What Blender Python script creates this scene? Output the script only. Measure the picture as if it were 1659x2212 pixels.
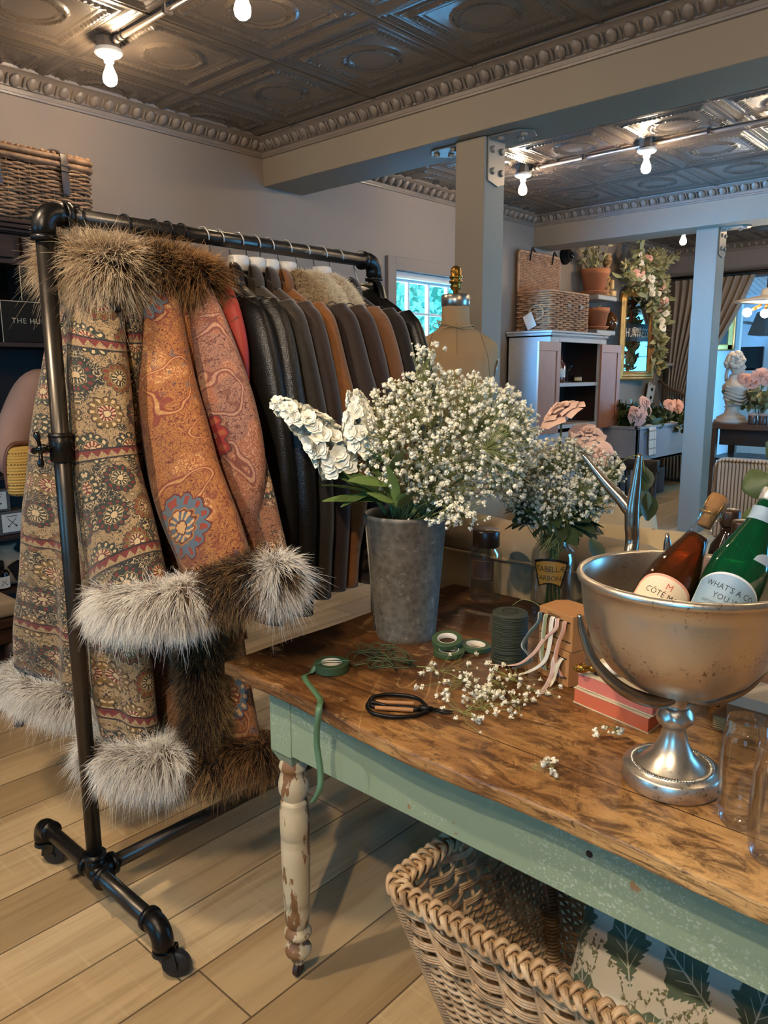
import bpy, math, random
import numpy as np
from mathutils import Vector, Matrix
PI = math.pi
random.seed(7); RNG = np.random.default_rng(11)
S = bpy.context.scene
COL = S.collection
for _o in list(bpy.data.objects): bpy.data.objects.remove(_o)

# ------------------------------------------------------------------ camera (metres, eye height 1.43 m)
EYE = np.array([0.0, 0.0, 1.43])
FPX, CX, CY = 1643.6, 829.5, 1106.0
PITCH, ROLL, YAW = 0.1813, 0.005, -0.738
_f = np.array([math.cos(PITCH)*math.sin(YAW), math.cos(PITCH)*math.cos(YAW), -math.sin(PITCH)])
_r = np.array([math.cos(YAW), -math.sin(YAW), 0.0]); _d = np.cross(_f, _r)
RIGHT = math.cos(ROLL)*_r + math.sin(ROLL)*_d
DOWN = -math.sin(ROLL)*_r + math.cos(ROLL)*_d
FWD = _f
cam = bpy.data.cameras.new('camera'); cam_o = bpy.data.objects.new('camera', cam); COL.objects.link(cam_o)
cam.sensor_fit = 'HORIZONTAL'; cam.sensor_width = 36.0; cam.lens = 36.0*FPX/1659.0
cam.clip_start = 0.05; cam.clip_end = 100
M = Matrix.Identity(4)
for i in range(3):
    M[i][0] = RIGHT[i]; M[i][1] = -DOWN[i]; M[i][2] = -FWD[i]; M[i][3] = EYE[i]
cam_o.matrix_world = M
S.camera = cam_o

# ------------------------------------------------------------------ view, world, daylight
S.view_settings.view_transform = 'Standard'; S.view_settings.look = 'None'
S.view_settings.gamma = 1.0; S.view_settings.use_curve_mapping = False
S.view_settings.exposure = 0.0
BULB_POWER = 34.0         # emission strength of the filament bulbs
BULB_COL = (1.0, 0.74, 0.47)
DAY_COL = (0.13, 0.44, 1.0)
w = bpy.data.worlds.new('sky'); S.world = w; w.use_nodes = True
w.node_tree.nodes['Background'].inputs[0].default_value = (0.07, 0.55, 1.0, 1)
w.node_tree.nodes['Background'].inputs[1].default_value = 7.0
def area(name, loc, direction, sx, sy, power, col=DAY_COL, portal=False):
    l = bpy.data.lights.new(name, 'AREA'); l.shape = 'RECTANGLE'; l.size = sx; l.size_y = sy; l.energy = power; l.color = col
    if portal: l.cycles.is_portal = True
    o = bpy.data.objects.new(name, l); COL.objects.link(o); o.location = loc
    o.rotation_euler = Vector(direction).to_track_quat('-Z', 'Z').to_euler()
    return o
# daylight standing in the window openings of the room (behind and right of the camera, the left window, the far kitchen), plus an added kitchen fill light
area('daylight', (-2.9, -2.98, 1.55), (0, 1, -0.15), 1.2, 1.3, 16)
area('daylight', (0.9, -2.98, 1.55), (0, 1, -0.15), 1.2, 1.3, 16)
area('daylight', (2.28, 5.2, 1.25), (-1, 0.12, -0.1), 1.9, 2.0, 110)
area('daylight', (-4.22, 5.14, 1.78), (1, 0, -0.5), 1.0, 0.86, 0.0001, portal=True)
area('daylight', (-4.92, 4.40, 1.85), (1, 0.75, -0.12), 1.9, 1.3, 1900)
area('daylight', (-0.16, 12.3, 1.7), (-1, 0, 0), 2.1, 1.5, .0001, portal=True)
area('daylight', (-0.40, 14.1, 1.7), (-1, -.1, -0.05), 1.0, 1.5, 150, (.45, .70, 1.0))  # fill light added at an unseen opening to brighten the kitchen

# ------------------------------------------------------------------ geometry helpers
WL = {}
def tag(o, label=None, cat=None, group=None, kind=None):
    if label: o['label'] = label
    if cat: o['category'] = cat
    if group: o['group'] = group
    if kind: o['kind'] = kind
    return o
def thing(name, label, cat, loc=(0, 0, 0), group=None):
    o = bpy.data.objects.new(name, None); COL.objects.link(o); o.location = loc; o.empty_display_size = 0.05
    WL[o.name] = np.array(loc, float)
    return tag(o, label, cat, group)
def place(o, loc, rz=0.0, rx=0.0, ry=0.0):
    o.location = loc; o.rotation_euler = (rx, ry, rz); return o
def at(u, v, axis, val):
    """point of the line of sight of pixel (u,v) that lies on the plane axis=val"""
    d = (u-CX)/FPX*RIGHT + (v-CY)/FPX*DOWN + FWD
    return EYE + d*((val-EYE[axis])/d[axis])
def lerp(a, b, t): return a + (b-a)*t
class MB:
    def __init__(s): s.v = []; s.f = []; s.uv = []; s.n = 0; s.has_uv = False
    def add(s, v, f, uv=None):
        v = np.asarray(v, float).reshape(-1, 3); b = s.n
        s.v.append(v); s.f += [tuple(i+b for i in q) for q in f]; s.n += len(v)
        if uv is not None: s.has_uv = True; s.uv.append(np.asarray(uv, float).reshape(-1, 2))
        else: s.uv.append(v[:, :2]*1.0)
        return s
    def box(s, x0, x1, y0, y1, z0, z1):
        v = [(x, y, z) for x in (x0, x1) for y in (y0, y1) for z in (z0, z1)]
        return s.add(v, [(0, 1, 3, 2), (4, 6, 7, 5), (0, 4, 5, 1), (2, 3, 7, 6), (0, 2, 6, 4), (1, 5, 7, 3)])
    def obox(s, c, ax, ay, az):
        """box from centre and three half-axis vectors"""
        c, ax, ay, az = map(lambda q: np.array(q, float), (c, ax, ay, az))
        v = [c+i*ax+j*ay+k*az for i in (-1, 1) for j in (-1, 1) for k in (-1, 1)]
        return s.add(v, [(0, 1, 3, 2), (4, 6, 7, 5), (0, 4, 5, 1), (2, 3, 7, 6), (0, 2, 6, 4), (1, 5, 7, 3)])
    def prism(s, poly, z0, z1):
        n = len(poly); v = [(x, y, z0) for x, y in poly] + [(x, y, z1) for x, y in poly]
        return s.add(v, [tuple(range(n-1, -1, -1)), tuple(range(n, 2*n))] + [(i, (i+1) % n, n+(i+1) % n, n+i) for i in range(n)])
    def rings(s, R, closed_u=True, cap=True, uv=None, closed_v=False):
        """R: array (m, n, 3) of rings"""
        R = np.asarray(R, float); m, n = R.shape[:2]; f = []
        for i in range(m if closed_v else m-1):
            i2 = (i+1) % m
            for j in range(n if closed_u else n-1):
                j2 = (j+1) % n
                f.append((i*n+j, i*n+j2, i2*n+j2, i2*n+j))
        if cap and not closed_v and closed_u:
            f.append(tuple(range(n-1, -1, -1))); f.append(tuple(range((m-1)*n, m*n)))
        return s.add(R.reshape(-1, 3), f, uv)
    def tube(s, pts, r, n=8, closed=False, cap=True, flat=1.0, up=None):
        P = np.asarray(pts, float); m = len(P)
        r = np.broadcast_to(np.asarray(r, float), (m,))
        T = np.gradient(P, axis=0) if not closed else np.roll(P, -1, 0)-np.roll(P, 1, 0)
        T = T/np.maximum(np.linalg.norm(T, axis=1, keepdims=True), 1e-9)
        a = np.array(up if up is not None else ((0, 0, 1) if abs(T[0][2]) < .9 else (1, 0, 0)), float)
        R = np.zeros((m, n, 3)); ang = np.linspace(0, 2*PI, n, endpoint=False)
        for i in range(m):
            a = a - T[i]*(a@T[i]); a = a/max(np.linalg.norm(a), 1e-9); b = np.cross(T[i], a)
            R[i] = P[i] + r[i]*(np.cos(ang)[:, None]*a*flat + np.sin(ang)[:, None]*b)
        return s.rings(R, True, cap and not closed, closed_v=closed)
    def lathe(s, prof, c=(0, 0, 0), n=32, cap=True, axis=None):
        ang = np.linspace(0, 2*PI, n, endpoint=False)
        R = np.array([[(p[0]*math.cos(t), p[0]*math.sin(t), p[1]) for t in ang] for p in prof])
        if axis is not None:
            q = Vector((0, 0, 1)).rotation_difference(Vector(axis)).to_matrix(); R = R @ np.array(q).T
        return s.rings(R + np.array(c, float), True, cap)
    def ball(s, c, r, n=8, m=6):
        r = np.broadcast_to(np.asarray(r, float), (3,))
        th = np.linspace(0.12, PI-0.12, m)
        return s.rings(np.array([[(c[0]+r[0]*math.sin(t)*math.cos(p), c[1]+r[1]*math.sin(t)*math.sin(p), c[2]-r[2]*math.cos(t)) for p in np.linspace(0, 2*PI, n, endpoint=False)] for t in th]))
    def ribbon(s, pts, width, wdir, thick=0.0008):
        P = np.asarray(pts, float); m = len(P); W = np.asarray(wdir, float)
        W = np.broadcast_to(W, (m, 3)); W = W/np.linalg.norm(W, axis=1, keepdims=True)
        T = np.gradient(P, axis=0); N = np.cross(T, W); N = N/np.maximum(np.linalg.norm(N, axis=1, keepdims=True), 1e-9)
        h = np.broadcast_to(np.asarray(width, float), (m,))[:, None]/2
        R = np.stack([P-W*h-N*thick/2, P+W*h-N*thick/2, P+W*h+N*thick/2, P-W*h+N*thick/2], 1)
        return s.rings(R)
    def grid(s, G, uv=None):
        return s.rings(G, closed_u=False, cap=False, uv=uv)
    def inst(s, V, F, mats):
        """copies of a small mesh (V,F) under (R(3x3), t) pairs"""
        V = np.asarray(V, float)
        for R, t in mats: s.add(V@np.asarray(R).T + t, F)
        return s
    def build(s, name, mat, parent=None, smooth=True, bevel=0.0, sub=0, solid=0.0, org=None, kind=None, segs=2, auto=None, label=None):
        V = np.concatenate(s.v); base = np.zeros(3)
        if parent is not None:
            p = parent; 
            base = WL[p.name].copy()
        else:
            mn, mx = V.min(0), V.max(0)
            base = np.array(org, float) if org is not None else np.array([(mn[0]+mx[0])/2, (mn[1]+mx[1])/2, mn[2]])
        me = bpy.data.meshes.new(name); me.from_pydata((V-base).tolist(), [], s.f); 
        if s.has_uv:
            UV = np.concatenate(s.uv); ul = me.uv_layers.new(name='uv'); li = np.zeros(len(me.loops), dtype=np.int32)
            me.loops.foreach_get('vertex_index', li); ul.data.foreach_set('uv', UV[li].ravel().astype(np.float32))
        me.materials.append(mat); me.update()
        o = bpy.data.objects.new(name, me); COL.objects.link(o)
        if parent is not None: o.parent = parent; WL[o.name] = base
        else: o.location = base; WL[o.name] = base
        if smooth:
            me.polygons.foreach_set('use_smooth', np.ones(len(me.polygons), dtype=bool))
            if auto is not None and hasattr(me, 'set_sharp_from_angle'): me.set_sharp_from_angle(angle=math.radians(auto))
        if solid: md = o.modifiers.new('solid', 'SOLIDIFY'); md.thickness = solid; md.offset = 0
        if bevel: md = o.modifiers.new('bevel', 'BEVEL'); md.width = bevel; md.segments = segs; md.limit_method = 'ANGLE'; md.angle_limit = math.radians(40)
        if sub: md = o.modifiers.new('sub', 'SUBSURF'); md.levels = sub; md.render_levels = sub
        if kind: o['kind'] = kind
        if label: o['label'] = label
        return o
def struct(mb, name, mat, **k):
    o = mb.build(name, mat, **k); o['kind'] = 'structure'; return o
def copy_tree(o, parent=None):
    c = o.copy(); COL.objects.link(c); c.parent = parent
    for ch in [x for x in bpy.data.objects if x.parent == o]: copy_tree(ch, c)
    return c
_tc = {}
def text_geo(txt, size, spacing=1.0):
    """vertices (x right, y up, centred) and faces of a word, built from the built-in font"""
    k = (txt, size, spacing)
    if k in _tc: return _tc[k]
    cu = bpy.data.curves.new('txt', 'FONT'); cu.body = txt; cu.size = size; cu.align_x = 'CENTER'; cu.space_character = spacing; cu.resolution_u = 2
    o = bpy.data.objects.new('txt', cu); COL.objects.link(o)
    dg = bpy.context.evaluated_depsgraph_get(); me = bpy.data.meshes.new_from_object(o.evaluated_get(dg))
    V = np.array([v.co[:] for v in me.vertices]); F = [tuple(p.vertices) for p in me.polygons]
    bpy.data.objects.remove(o); bpy.data.meshes.remove(me); bpy.data.curves.remove(cu)
    V[:, 1] -= size*0.35
    _tc[k] = (V, F); return V, F
def text_on(mb, txt, size, c, xdir, ydir, spacing=1.0, sx=1.0):
    V, F = text_geo(txt, size, spacing); xdir = np.array(xdir, float); ydir = np.array(ydir, float)
    return mb.add(np.array(c, float) + sx*V[:, :1]*xdir + V[:, 1:2]*ydir, F)
def bez(p, n=12):
    """smooth curve through the points p (Catmull-Rom)"""
    P = np.asarray(p, float); P = np.vstack([2*P[0]-P[1], P, 2*P[-1]-P[-2]]); out = []
    for i in range(1, len(P)-2):
        for t in np.linspace(0, 1, n, endpoint=False):
            a, b, c, d = P[i-1], P[i], P[i+1], P[i+2]
            out.append(0.5*((2*b)+(-a+c)*t+(2*a-5*b+4*c-d)*t*t+(-a+3*b-3*c+d)*t**3))
    out.append(P[-2]); return np.array(out)

# ------------------------------------------------------------------ material helpers
def lin(h):
    h = h.lstrip('#'); c = [int(h[i:i+2], 16)/255 for i in (0, 2, 4)]
    return tuple(x/12.92 if x <= .04045 else ((x+.055)/1.055)**2.4 for x in c)
class NT:
    def __init__(s, name):
        s.mat = bpy.data.materials.new(name); s.mat.use_nodes = True; s.t = s.mat.node_tree; s.N = s.t.nodes; s.L = s.t.links
        s.b = s.N['Principled BSDF']
    def put(s, sock, v):
        if v is None: return
        if isinstance(v, bpy.types.NodeSocket): s.L.new(v, sock)
        elif isinstance(v, (tuple, list)) and len(v) == 3 and sock.type == 'RGBA': sock.default_value = (*v, 1)
        else: sock.default_value = v
    def node(s, t, **k):
        n = s.N.new(t)
        for a, b in k.items(): setattr(n, a, b)
        return n
    def m(s, op, a, b=None, c=None, clamp=False):
        n = s.node('ShaderNodeMath', operation=op, use_clamp=clamp); s.put(n.inputs[0], a); s.put(n.inputs[1], b); s.put(n.inputs[2], c); return n.outputs[0]
    def vm(s, op, a, b=None):
        n = s.node('ShaderNodeVectorMath', operation=op); s.put(n.inputs[0], a); s.put(n.inputs[1], b); return n.outputs[0]
    def scale(s, v, sc):
        return s.vm('MULTIPLY', v, tuple(sc))
    def xyz(s, v):
        n = s.node('ShaderNodeSeparateXYZ'); s.put(n.inputs[0], v); return n.outputs
    def com(s, x, y, z=0.0):
        n = s.node('ShaderNodeCombineXYZ'); s.put(n.inputs[0], x); s.put(n.inputs[1], y); s.put(n.inputs[2], z); return n.outputs[0]
    def obj(s): return s.node('ShaderNodeTexCoord').outputs['Object']
    def uv(s): return s.node('ShaderNodeTexCoord').outputs['UV']
    def world(s): return s.node('ShaderNodeNewGeometry').outputs['Position']
    def noise(s, v, sc=5.0, det=3.0, rough=.5, dist=0.0, out=0):
        n = s.node('ShaderNodeTexNoise'); s.put(n.inputs['Vector'], v); n.inputs['Scale'].default_value = sc; n.inputs['Detail'].default_value = det
        n.inputs['Roughness'].default_value = rough; n.inputs['Distortion'].default_value = dist; return n.outputs[out]
    def vor(s, v, sc=5.0, feat='F1', out=0, rnd=1.0):
        n = s.node('ShaderNodeTexVoronoi', feature=feat); s.put(n.inputs['Vector'], v); n.inputs['Scale'].default_value = sc; n.inputs['Randomness'].default_value = rnd; return n.outputs[out]
    def wn(s, v):
        n = s.node('ShaderNodeTexWhiteNoise', noise_dimensions='3D'); s.put(n.inputs['Vector'], v); return n.outputs['Value']
    def ramp(s, f, stops, interp='LINEAR'):
        n = s.node('ShaderNodeValToRGB'); cr = n.color_ramp; cr.interpolation = interp
        while len(cr.elements) < len(stops): cr.elements.new(0.5)
        for e, (p, c) in zip(cr.elements, stops):
            e.position = p; e.color = (*c, 1) if not isinstance(c, float) else (c, c, c, 1)
        s.put(n.inputs[0], f); return n.outputs[0]
    def mix(s, f, a, b, mode='MIX'):
        n = s.node('ShaderNodeMix', data_type='RGBA', blend_type=mode); s.put(n.inputs[0], f); s.put(n.inputs[6], a); s.put(n.inputs[7], b); return n.outputs[2]
    def step(s, a, lo, hi):
        n = s.node('ShaderNodeMapRange', interpolation_type='SMOOTHSTEP'); s.put(n.inputs[0], a); n.inputs[1].default_value = lo; n.inputs[2].default_value = hi; return n.outputs[0]
    def bump(s, h, strength=.3, dist=.01):
        n = s.node('ShaderNodeBump'); n.inputs['Strength'].default_value = strength; n.inputs['Distance'].default_value = dist; s.put(n.inputs['Height'], h); s.L.new(n.outputs[0], s.b.inputs['Normal'])
    def done(s, col=None, rough=None, metal=None, spec=None, **k):
        s.put(s.b.inputs['Base Color'], col); s.put(s.b.inputs['Roughness'], rough); s.put(s.b.inputs['Metallic'], metal); s.put(s.b.inputs['Specular IOR Level'], spec)
        for a, v in k.items(): s.put(s.b.inputs[a.replace('_', ' ')], v)
        return s.mat
def plain(name, col, rough=.6, metal=0.0, var=.12, sc=8.0, bump=0.0, bsc=40.0, spec=None, **k):
    """one colour with slight uneven tone and an optional fine relief"""
    n = NT(name); col = lin(col) if isinstance(col, str) else col
    v = n.obj(); f = n.noise(v, sc, 4)
    c = n.mix(f, tuple(x*(1-var) for x in col), tuple(min(1, x*(1+var)) for x in col))
    if bump: n.bump(n.noise(v, bsc, 4), bump, .004)
    return n.done(c, rough, metal, spec, **k)
def glass(name, col=(1, 1, 1), rough=0.02, ior=1.3, mixf=.8):
    """thin clear glass: mostly see-through with a mirror-like sheen that grows at glancing angles"""
    n = NT(name); t = n.node('ShaderNodeBsdfTransparent'); t.inputs[0].default_value = (*col, 1)
    g = n.node('ShaderNodeBsdfGlossy'); g.inputs['Roughness'].default_value = rough
    fr = n.node('ShaderNodeLayerWeight'); fr.inputs[0].default_value = ior
    mx = n.node('ShaderNodeMixShader'); f = n.m('MULTIPLY', fr.outputs['Fresnel'], mixf, clamp=True); n.L.new(f, mx.inputs[0])
    n.L.new(t.outputs[0], mx.inputs[1]); n.L.new(g.outputs[0], mx.inputs[2]); n.L.new(mx.outputs[0], n.N['Material Output'].inputs[0])
    return n.mat
def emis(name, col, power):
    n = NT(name); return n.done(col, .3, Emission_Color=col, Emission_Strength=power)
# ------------------------------------------------------------------ materials of the room
def m_wall(name, hexc, rough=.75):
    n = NT(name); v = n.obj(); f = n.noise(v, 1.3, 3); g = n.noise(v, 90, 2)
    c = lin(hexc); n.bump(g, .06, .002)
    return n.done(n.mix(f, tuple(x*.9 for x in c), tuple(x*1.1 for x in c)), rough)
M_wall = m_wall('taupe wall paint', '#7f7368')
M_beam = m_wall('beam paint', '#857866', .6)
M_trimp = plain('moulding paint', '#75695d', .42, var=.1, sc=20, bump=.1, bsc=60)
M_ceil = plain('pressed tin ceiling paint', '#51483f', .27, var=.12, sc=5, bump=.10, bsc=70, spec=.7, Coat_Weight=.5, Coat_Roughness=.16)
def m_floor():
    n = NT('oak plank floor'); x, y, z = n.xyz(n.obj()); W = .2065
    xs = n.m('DIVIDE', n.m('ADD', x, 2.05+W*40), W); row = n.m('FLOOR', xs); lx = n.m('FRACT', xs)
    off = n.m('MULTIPLY', n.wn(n.com(row, 3.0, 1.0)), 1.9); ys = n.m('DIVIDE', n.m('ADD', n.m('ADD', y, off), 30.0), 1.9)
    pl = n.m('FLOOR', ys); ly = n.m('FRACT', ys)
    tone = n.wn(n.com(row, pl, 5.0)); sh = n.m('MULTIPLY', tone, 37.0)
    gv = n.com(n.m('MULTIPLY', x, 26.0), n.m('ADD', n.m('MULTIPLY', y, 1.6), sh), sh)
    g = n.noise(gv, 1.0, 6, .6, .6); g2 = n.noise(n.com(n.m('MULTIPLY', x, 4.0), n.m('ADD', n.m('MULTIPLY', y, .8), sh), sh), 1.6, 4, .55)
    base = n.ramp(n.m('ADD', n.m('MULTIPLY', tone, .5), n.m('MULTIPLY', g2, .5)), [(.15, lin('#8c7350')), (.5, lin('#b4986f')), (.85, lin('#d0b58a'))])
    c = n.mix(n.m('MULTIPLY', n.step(g, .42, .75), .5), base, lin('#7a5c3a'))
    saw = n.step(n.noise(n.com(n.m('MULTIPLY', x, 3.0), n.m('MULTIPLY', y, 60.0), tone), 1.0, 2), .56, .75)
    c = n.mix(n.m('MULTIPLY', n.m('MULTIPLY', saw, n.step(tone, .35, .6)), .28), c, lin('#d2bd98'))
    kn = n.step(n.vor(n.com(n.m('MULTIPLY', x, 2.6), n.m('MULTIPLY', y, 1.1), sh), 1.2), .05, .015)
    c = n.mix(kn, c, lin('#3a2413'))
    ex = n.m('MINIMUM', lx, n.m('SUBTRACT', 1.0, lx)); ey = n.m('MINIMUM', ly, n.m('SUBTRACT', 1.0, ly))
    gap = n.m('MAXIMUM', n.step(ex, .016, .006), n.step(ey, .0017, .0007))
    c = n.mix(n.m('MULTIPLY', gap, .8), c, lin('#3b2a18'))
    n.bump(n.m('SUBTRACT', n.m('MULTIPLY', g, .25), gap), .35, .004)
    return n.done(c, n.m('ADD', .36, n.m('MULTIPLY', g, .22)), spec=.4)
M_floor = m_floor()
M_white = plain('white window paint', '#cfcac2', .5, var=.05)
M_glass = glass('window glass', (.96, 1, 1), .01, .25, .5)
M_kwall = m_wall('pale kitchen wall', '#b9bcc0')

# ------------------------------------------------------------------ room shell
XW, B, ZC = -4.10, 2.62, 2.90
f = MB(); f.box(-5.2, 3.0, -3.3, 15.4, -.12, 0); struct(f, 'floor', M_floor, smooth=False, org=(0, 0, 0))
WY0, WY1, WZ0, WZ1 = 4.636, 5.66, 1.34, 2.22
m = MB()
m.box(-4.28, XW, -3.2, WY0, 0, 3.1); m.box(-4.28, XW, WY1, 10.2, 0, 3.1)
m.box(-4.28, XW, WY0, WY1, 0, WZ0); m.box(-4.28, XW, WY0, WY1, WZ1, 3.1)
struct(m, 'wall_left', M_wall, smooth=False, org=(XW, 0, 0))
m = MB()   # far wall with the wide opening to the kitchen
m.box(-4.28, -3.55, 10, 10.2, 0, 3.1); m.box(-3.55, -.5, 10, 10.2, 2.57, 3.1); m.box(-.5, 2.6, 10, 10.2, 0, 3.1)
struct(m, 'wall_back', M_wall, smooth=False, org=(0, 10, 0))
m = MB()
m.box(2.3, 2.45, -3.2, 4.15, 0, 3.1); m.box(2.3, 2.45, 6.25, 10.2, 0, 3.1); m.box(2.3, 2.45, 4.15, 6.25, 2.35, 3.1); m.box(2.3, 2.45, 4.15, 6.25, 0, .15)
struct(m, 'wall_right', M_wall, smooth=False, org=(2.3, 0, 0))
m = MB(); xs = [(-4.28, -3.6), (-2.2, .2), (1.6, 2.45)]
for a, b in xs: m.box(a, b, -3.2, -3.05, 0, 3.1)
for a, b in ((-3.6, -2.2), (.2, 1.6)): m.box(a, b, -3.2, -3.05, 0, .8); m.box(a, b, -3.2, -3.05, 2.3, 3.1)
struct(m, 'wall_front', M_wall, smooth=False, org=(0, -3.05, 0))
m = MB()   # kitchen beyond the opening
m.box(-4.9, -4.75, 10.2, 15, 0, 3.6); m.box(-4.9, 0, 14.85, 15, 0, 3.6)
m.box(-.35, -.2, 10.2, 11.2, 0, 3.6); m.box(-.35, -.2, 13.4, 13.55, 0, 3.6); m.box(-.35, -.2, 14.65, 15, 0, 3.6); m.box(-.35, -.2, 13.55, 14.65, 0, .9); m.box(-.35, -.2, 13.55, 14.65, 2.5, 3.6); m.box(-.35, -.2, 11.2, 13.4, 0, .9); m.box(-.35, -.2, 11.2, 13.4, 2.5, 3.6)  # the second, smaller opening is unseen and added for the kitchen fill light
struct(m, 'wall_kitchen', M_kwall, smooth=False, org=(-3, 14, 0))
# kitchen ceiling: sloping beadboard
m = MB()
for k in range(46):
    x0 = -4.8+k*.1
    m.add([(x0, 10.15, 3.55), (x0+.088, 10.15, 3.55), (x0+.088, 14.9, 2.75), (x0, 14.9, 2.75), (x0, 10.15, 3.62), (x0+.088, 10.15, 3.62), (x0+.088, 14.9, 2.82), (x0, 14.9, 2.82)],
          [(0, 1, 2, 3), (7, 6, 5, 4), (0, 4, 5, 1), (1, 5, 6, 2), (2, 6, 7, 3), (3, 7, 4, 0)])
m.box(-4.9, 0, 10.1, 15, 3.64, 3.7)
struct(m, 'ceiling_kitchen', plain('beadboard white', '#bfc4c8', .5), smooth=False, org=(-2.5, 12, 3.5))

# ------------------------------------------------------------------ pressed tin ceilings (real relief)
T = .664; TX, TY = -3.034, 2.565
def relief(x, y):
    a = (x-TX)/T; b = (y-TY)/T; a = (a-np.floor(a)-.5); b = (b-np.floor(b)-.5)
    r = np.hypot(a, b); th = np.arctan2(b, a); mm = np.maximum(abs(a), abs(b)); al = np.where(abs(a) > abs(b), b, a)
    g = lambda t, c, w: np.exp(-((t-c)/w)**2)
    h = .010*g(r, .205, .020)*(1+.32*np.cos(30*th+9*(r-.2)/.02)) + .006*g(r, .165, .008)
    h += .010*g(mm, .345, .022)*(1+.30*np.cos(al*150)) + .006*g(mm, .395, .008) + .004*g(mm, .30, .006)
    h += .013*np.clip((mm-.44)/.03, 0, 1) - .007*g(mm, .47, .008) - .012*np.clip((mm-.494)/.006, 0, 1)
    h += .006*g(np.hypot(abs(a)-.345, abs(b)-.345), 0, .035)
    return h
def tin(x0, x1, y0, y1, z, step, nm):
    nx = int((x1-x0)/step)+1; ny = int((y1-y0)/step)+1
    X, Y = np.meshgrid(np.linspace(x0, x1, nx), np.linspace(y0, y1, ny), indexing='ij')
    V = np.stack([X, Y, z-relief(X, Y)], -1).reshape(-1, 3)
    i = np.arange((nx-1)*ny).reshape(nx-1, ny)[:, :-1].ravel()
    F = np.stack([i, i+1, i+ny+1, i+ny], 1)
    me = bpy.data.meshes.new(nm); me.vertices.add(len(V)); me.vertices.foreach_set('co', (V-np.array([0, 0, z])).ravel())
    me.loops.add(F.size); me.loops.foreach_set('vertex_index', F.ravel().astype(np.int32)); me.polygons.add(len(F))
    me.polygons.foreach_set('loop_start', np.arange(0, F.size, 4, dtype=np.int32)); me.update(calc_edges=True); me.validate()
    me.polygons.foreach_set('use_smooth', np.ones(len(F), dtype=bool)); me.materials.append(M_ceil)
    o = bpy.data.objects.new(nm, me); COL.objects.link(o); o.location = (0, 0, z); o['kind'] = 'structure'
tin(-4.1, .2, .7, 3.37, ZC, .0072, 'ceiling')
tin(-4.1, .6, 3.69, 6.70, ZC, .0080, 'ceiling')
tin(-4.1, 0, 6.98, 10.0, 2.95, .014, 'ceiling')
m = MB(); m.box(-4.28, 2.45, -3.2, 10.2, 3.0, 3.12); struct(m, 'ceiling', M_wall, smooth=False, org=(0, 3, 3.0))
m = MB(); m.box(.19, 2.4, -3.1, 10, ZC, ZC+.02); m.box(-4.15, .2, -3.1, .71, ZC, ZC+.02); struct(m, 'ceiling', M_ceil, smooth=False, org=(1, -1, ZC))

# ------------------------------------------------------------------ beams and posts
m = MB(); m.box(-4.1, 2.3, 3.36, 3.70, B, 3.0); struct(m, 'ceiling_beam', M_beam, smooth=False, bevel=.004)
m = MB(); m.box(-4.1, 2.3, 6.68, 7.00, B-.01, 3.0); struct(m, 'ceiling_beam', M_beam, smooth=False, bevel=.004)
PX0, PX1 = -2.60, -2.413
for y0 in (3.435, 6.83):
    m = MB(); m.box(PX0, PX1, y0, y0+.185, 0, B); struct(m, 'pillar', M_beam, smooth=False, bevel=.006)

# ------------------------------------------------------------------ egg-and-dart crown mouldings
def crown(p0, p1, nrm, zb, zt, nm, egg=.082):
    p0, p1, nrm = (np.array(q, float) for q in (p0, p1, nrm)); L = np.linalg.norm(p1-p0); t = (p1-p0)/L
    prof = [(0, zb-.004), (.012, zb-.002), (.014, zb+.008), (.010, zb+.012), (.012, zb+.03), (.022, zb+.034), (.024, zb+.042), (.034, zb+.048), (.05, zt-.035), (.075, zt-.014), (.088, zt-.013), (.094, zt-.004), (.094, zt+.002), (0, zt+.002)]
    m = MB(); R = np.array([[np.append(q, 0)+np.append(nrm*a, z) for a, z in prof] for q in (p0, p1)])
    m.rings(R, True, True)
    k = int(L/egg); th = np.linspace(.25, PI-.25, 6); ph = np.linspace(0, 2*PI, 9)[:-1]
    ball = np.array([[(math.sin(a)*math.cos(b), math.sin(a)*math.sin(b), -math.cos(a)) for b in ph] for a in th]).reshape(-1, 3)
    F = [(i*8+j, i*8+(j+1) % 8, (i+1)*8+(j+1) % 8, (i+1)*8+j) for i in range(5) for j in range(8)]
    d = np.array([*(nrm*.7), .7]); e = np.array([*(nrm*.7), -.7])
    A = np.stack([np.append(t, 0)*.027, e*.016, d*.034], 1); A2 = np.stack([np.append(t, 0)*.006, e*.012, d*.030], 1)
    for i in range(k):
        c = np.append(p0+t*(i+.5)*egg+nrm*.046, (zb+zt)/2+.002); m.add(ball@A.T+c, F)
        c = np.append(p0+t*(i+1)*egg+nrm*.044, (zb+zt)/2+.002); m.add(ball@A2.T+c, F)
    return struct(m, nm, M_trimp, auto=50)
crown((XW, .6), (XW, 3.36), (1, 0), 2.792, ZC, 'trim_1')
crown((-4.1, 3.36), (.4, 3.36), (0, -1), 2.792, ZC, 'trim_2')
crown((XW, 3.70), (XW, 6.68), (1, 0), 2.80, ZC, 'trim_3')
crown((-4.1, 6.68), (.2, 6.68), (0, -1), 2.80, ZC, 'trim_4')
crown((XW, 7.0), (XW, 10), (1, 0), 2.85, 2.95, 'trim_5')
crown((-4.1, 10), (0, 10), (0, -1), 2.86, 2.95, 'trim_6')
m = MB(); m.box(XW, XW+.018, -3, 10, 0, .14); struct(m, 'baseboard_left', M_trimp, smooth=False, bevel=.004)

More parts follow.
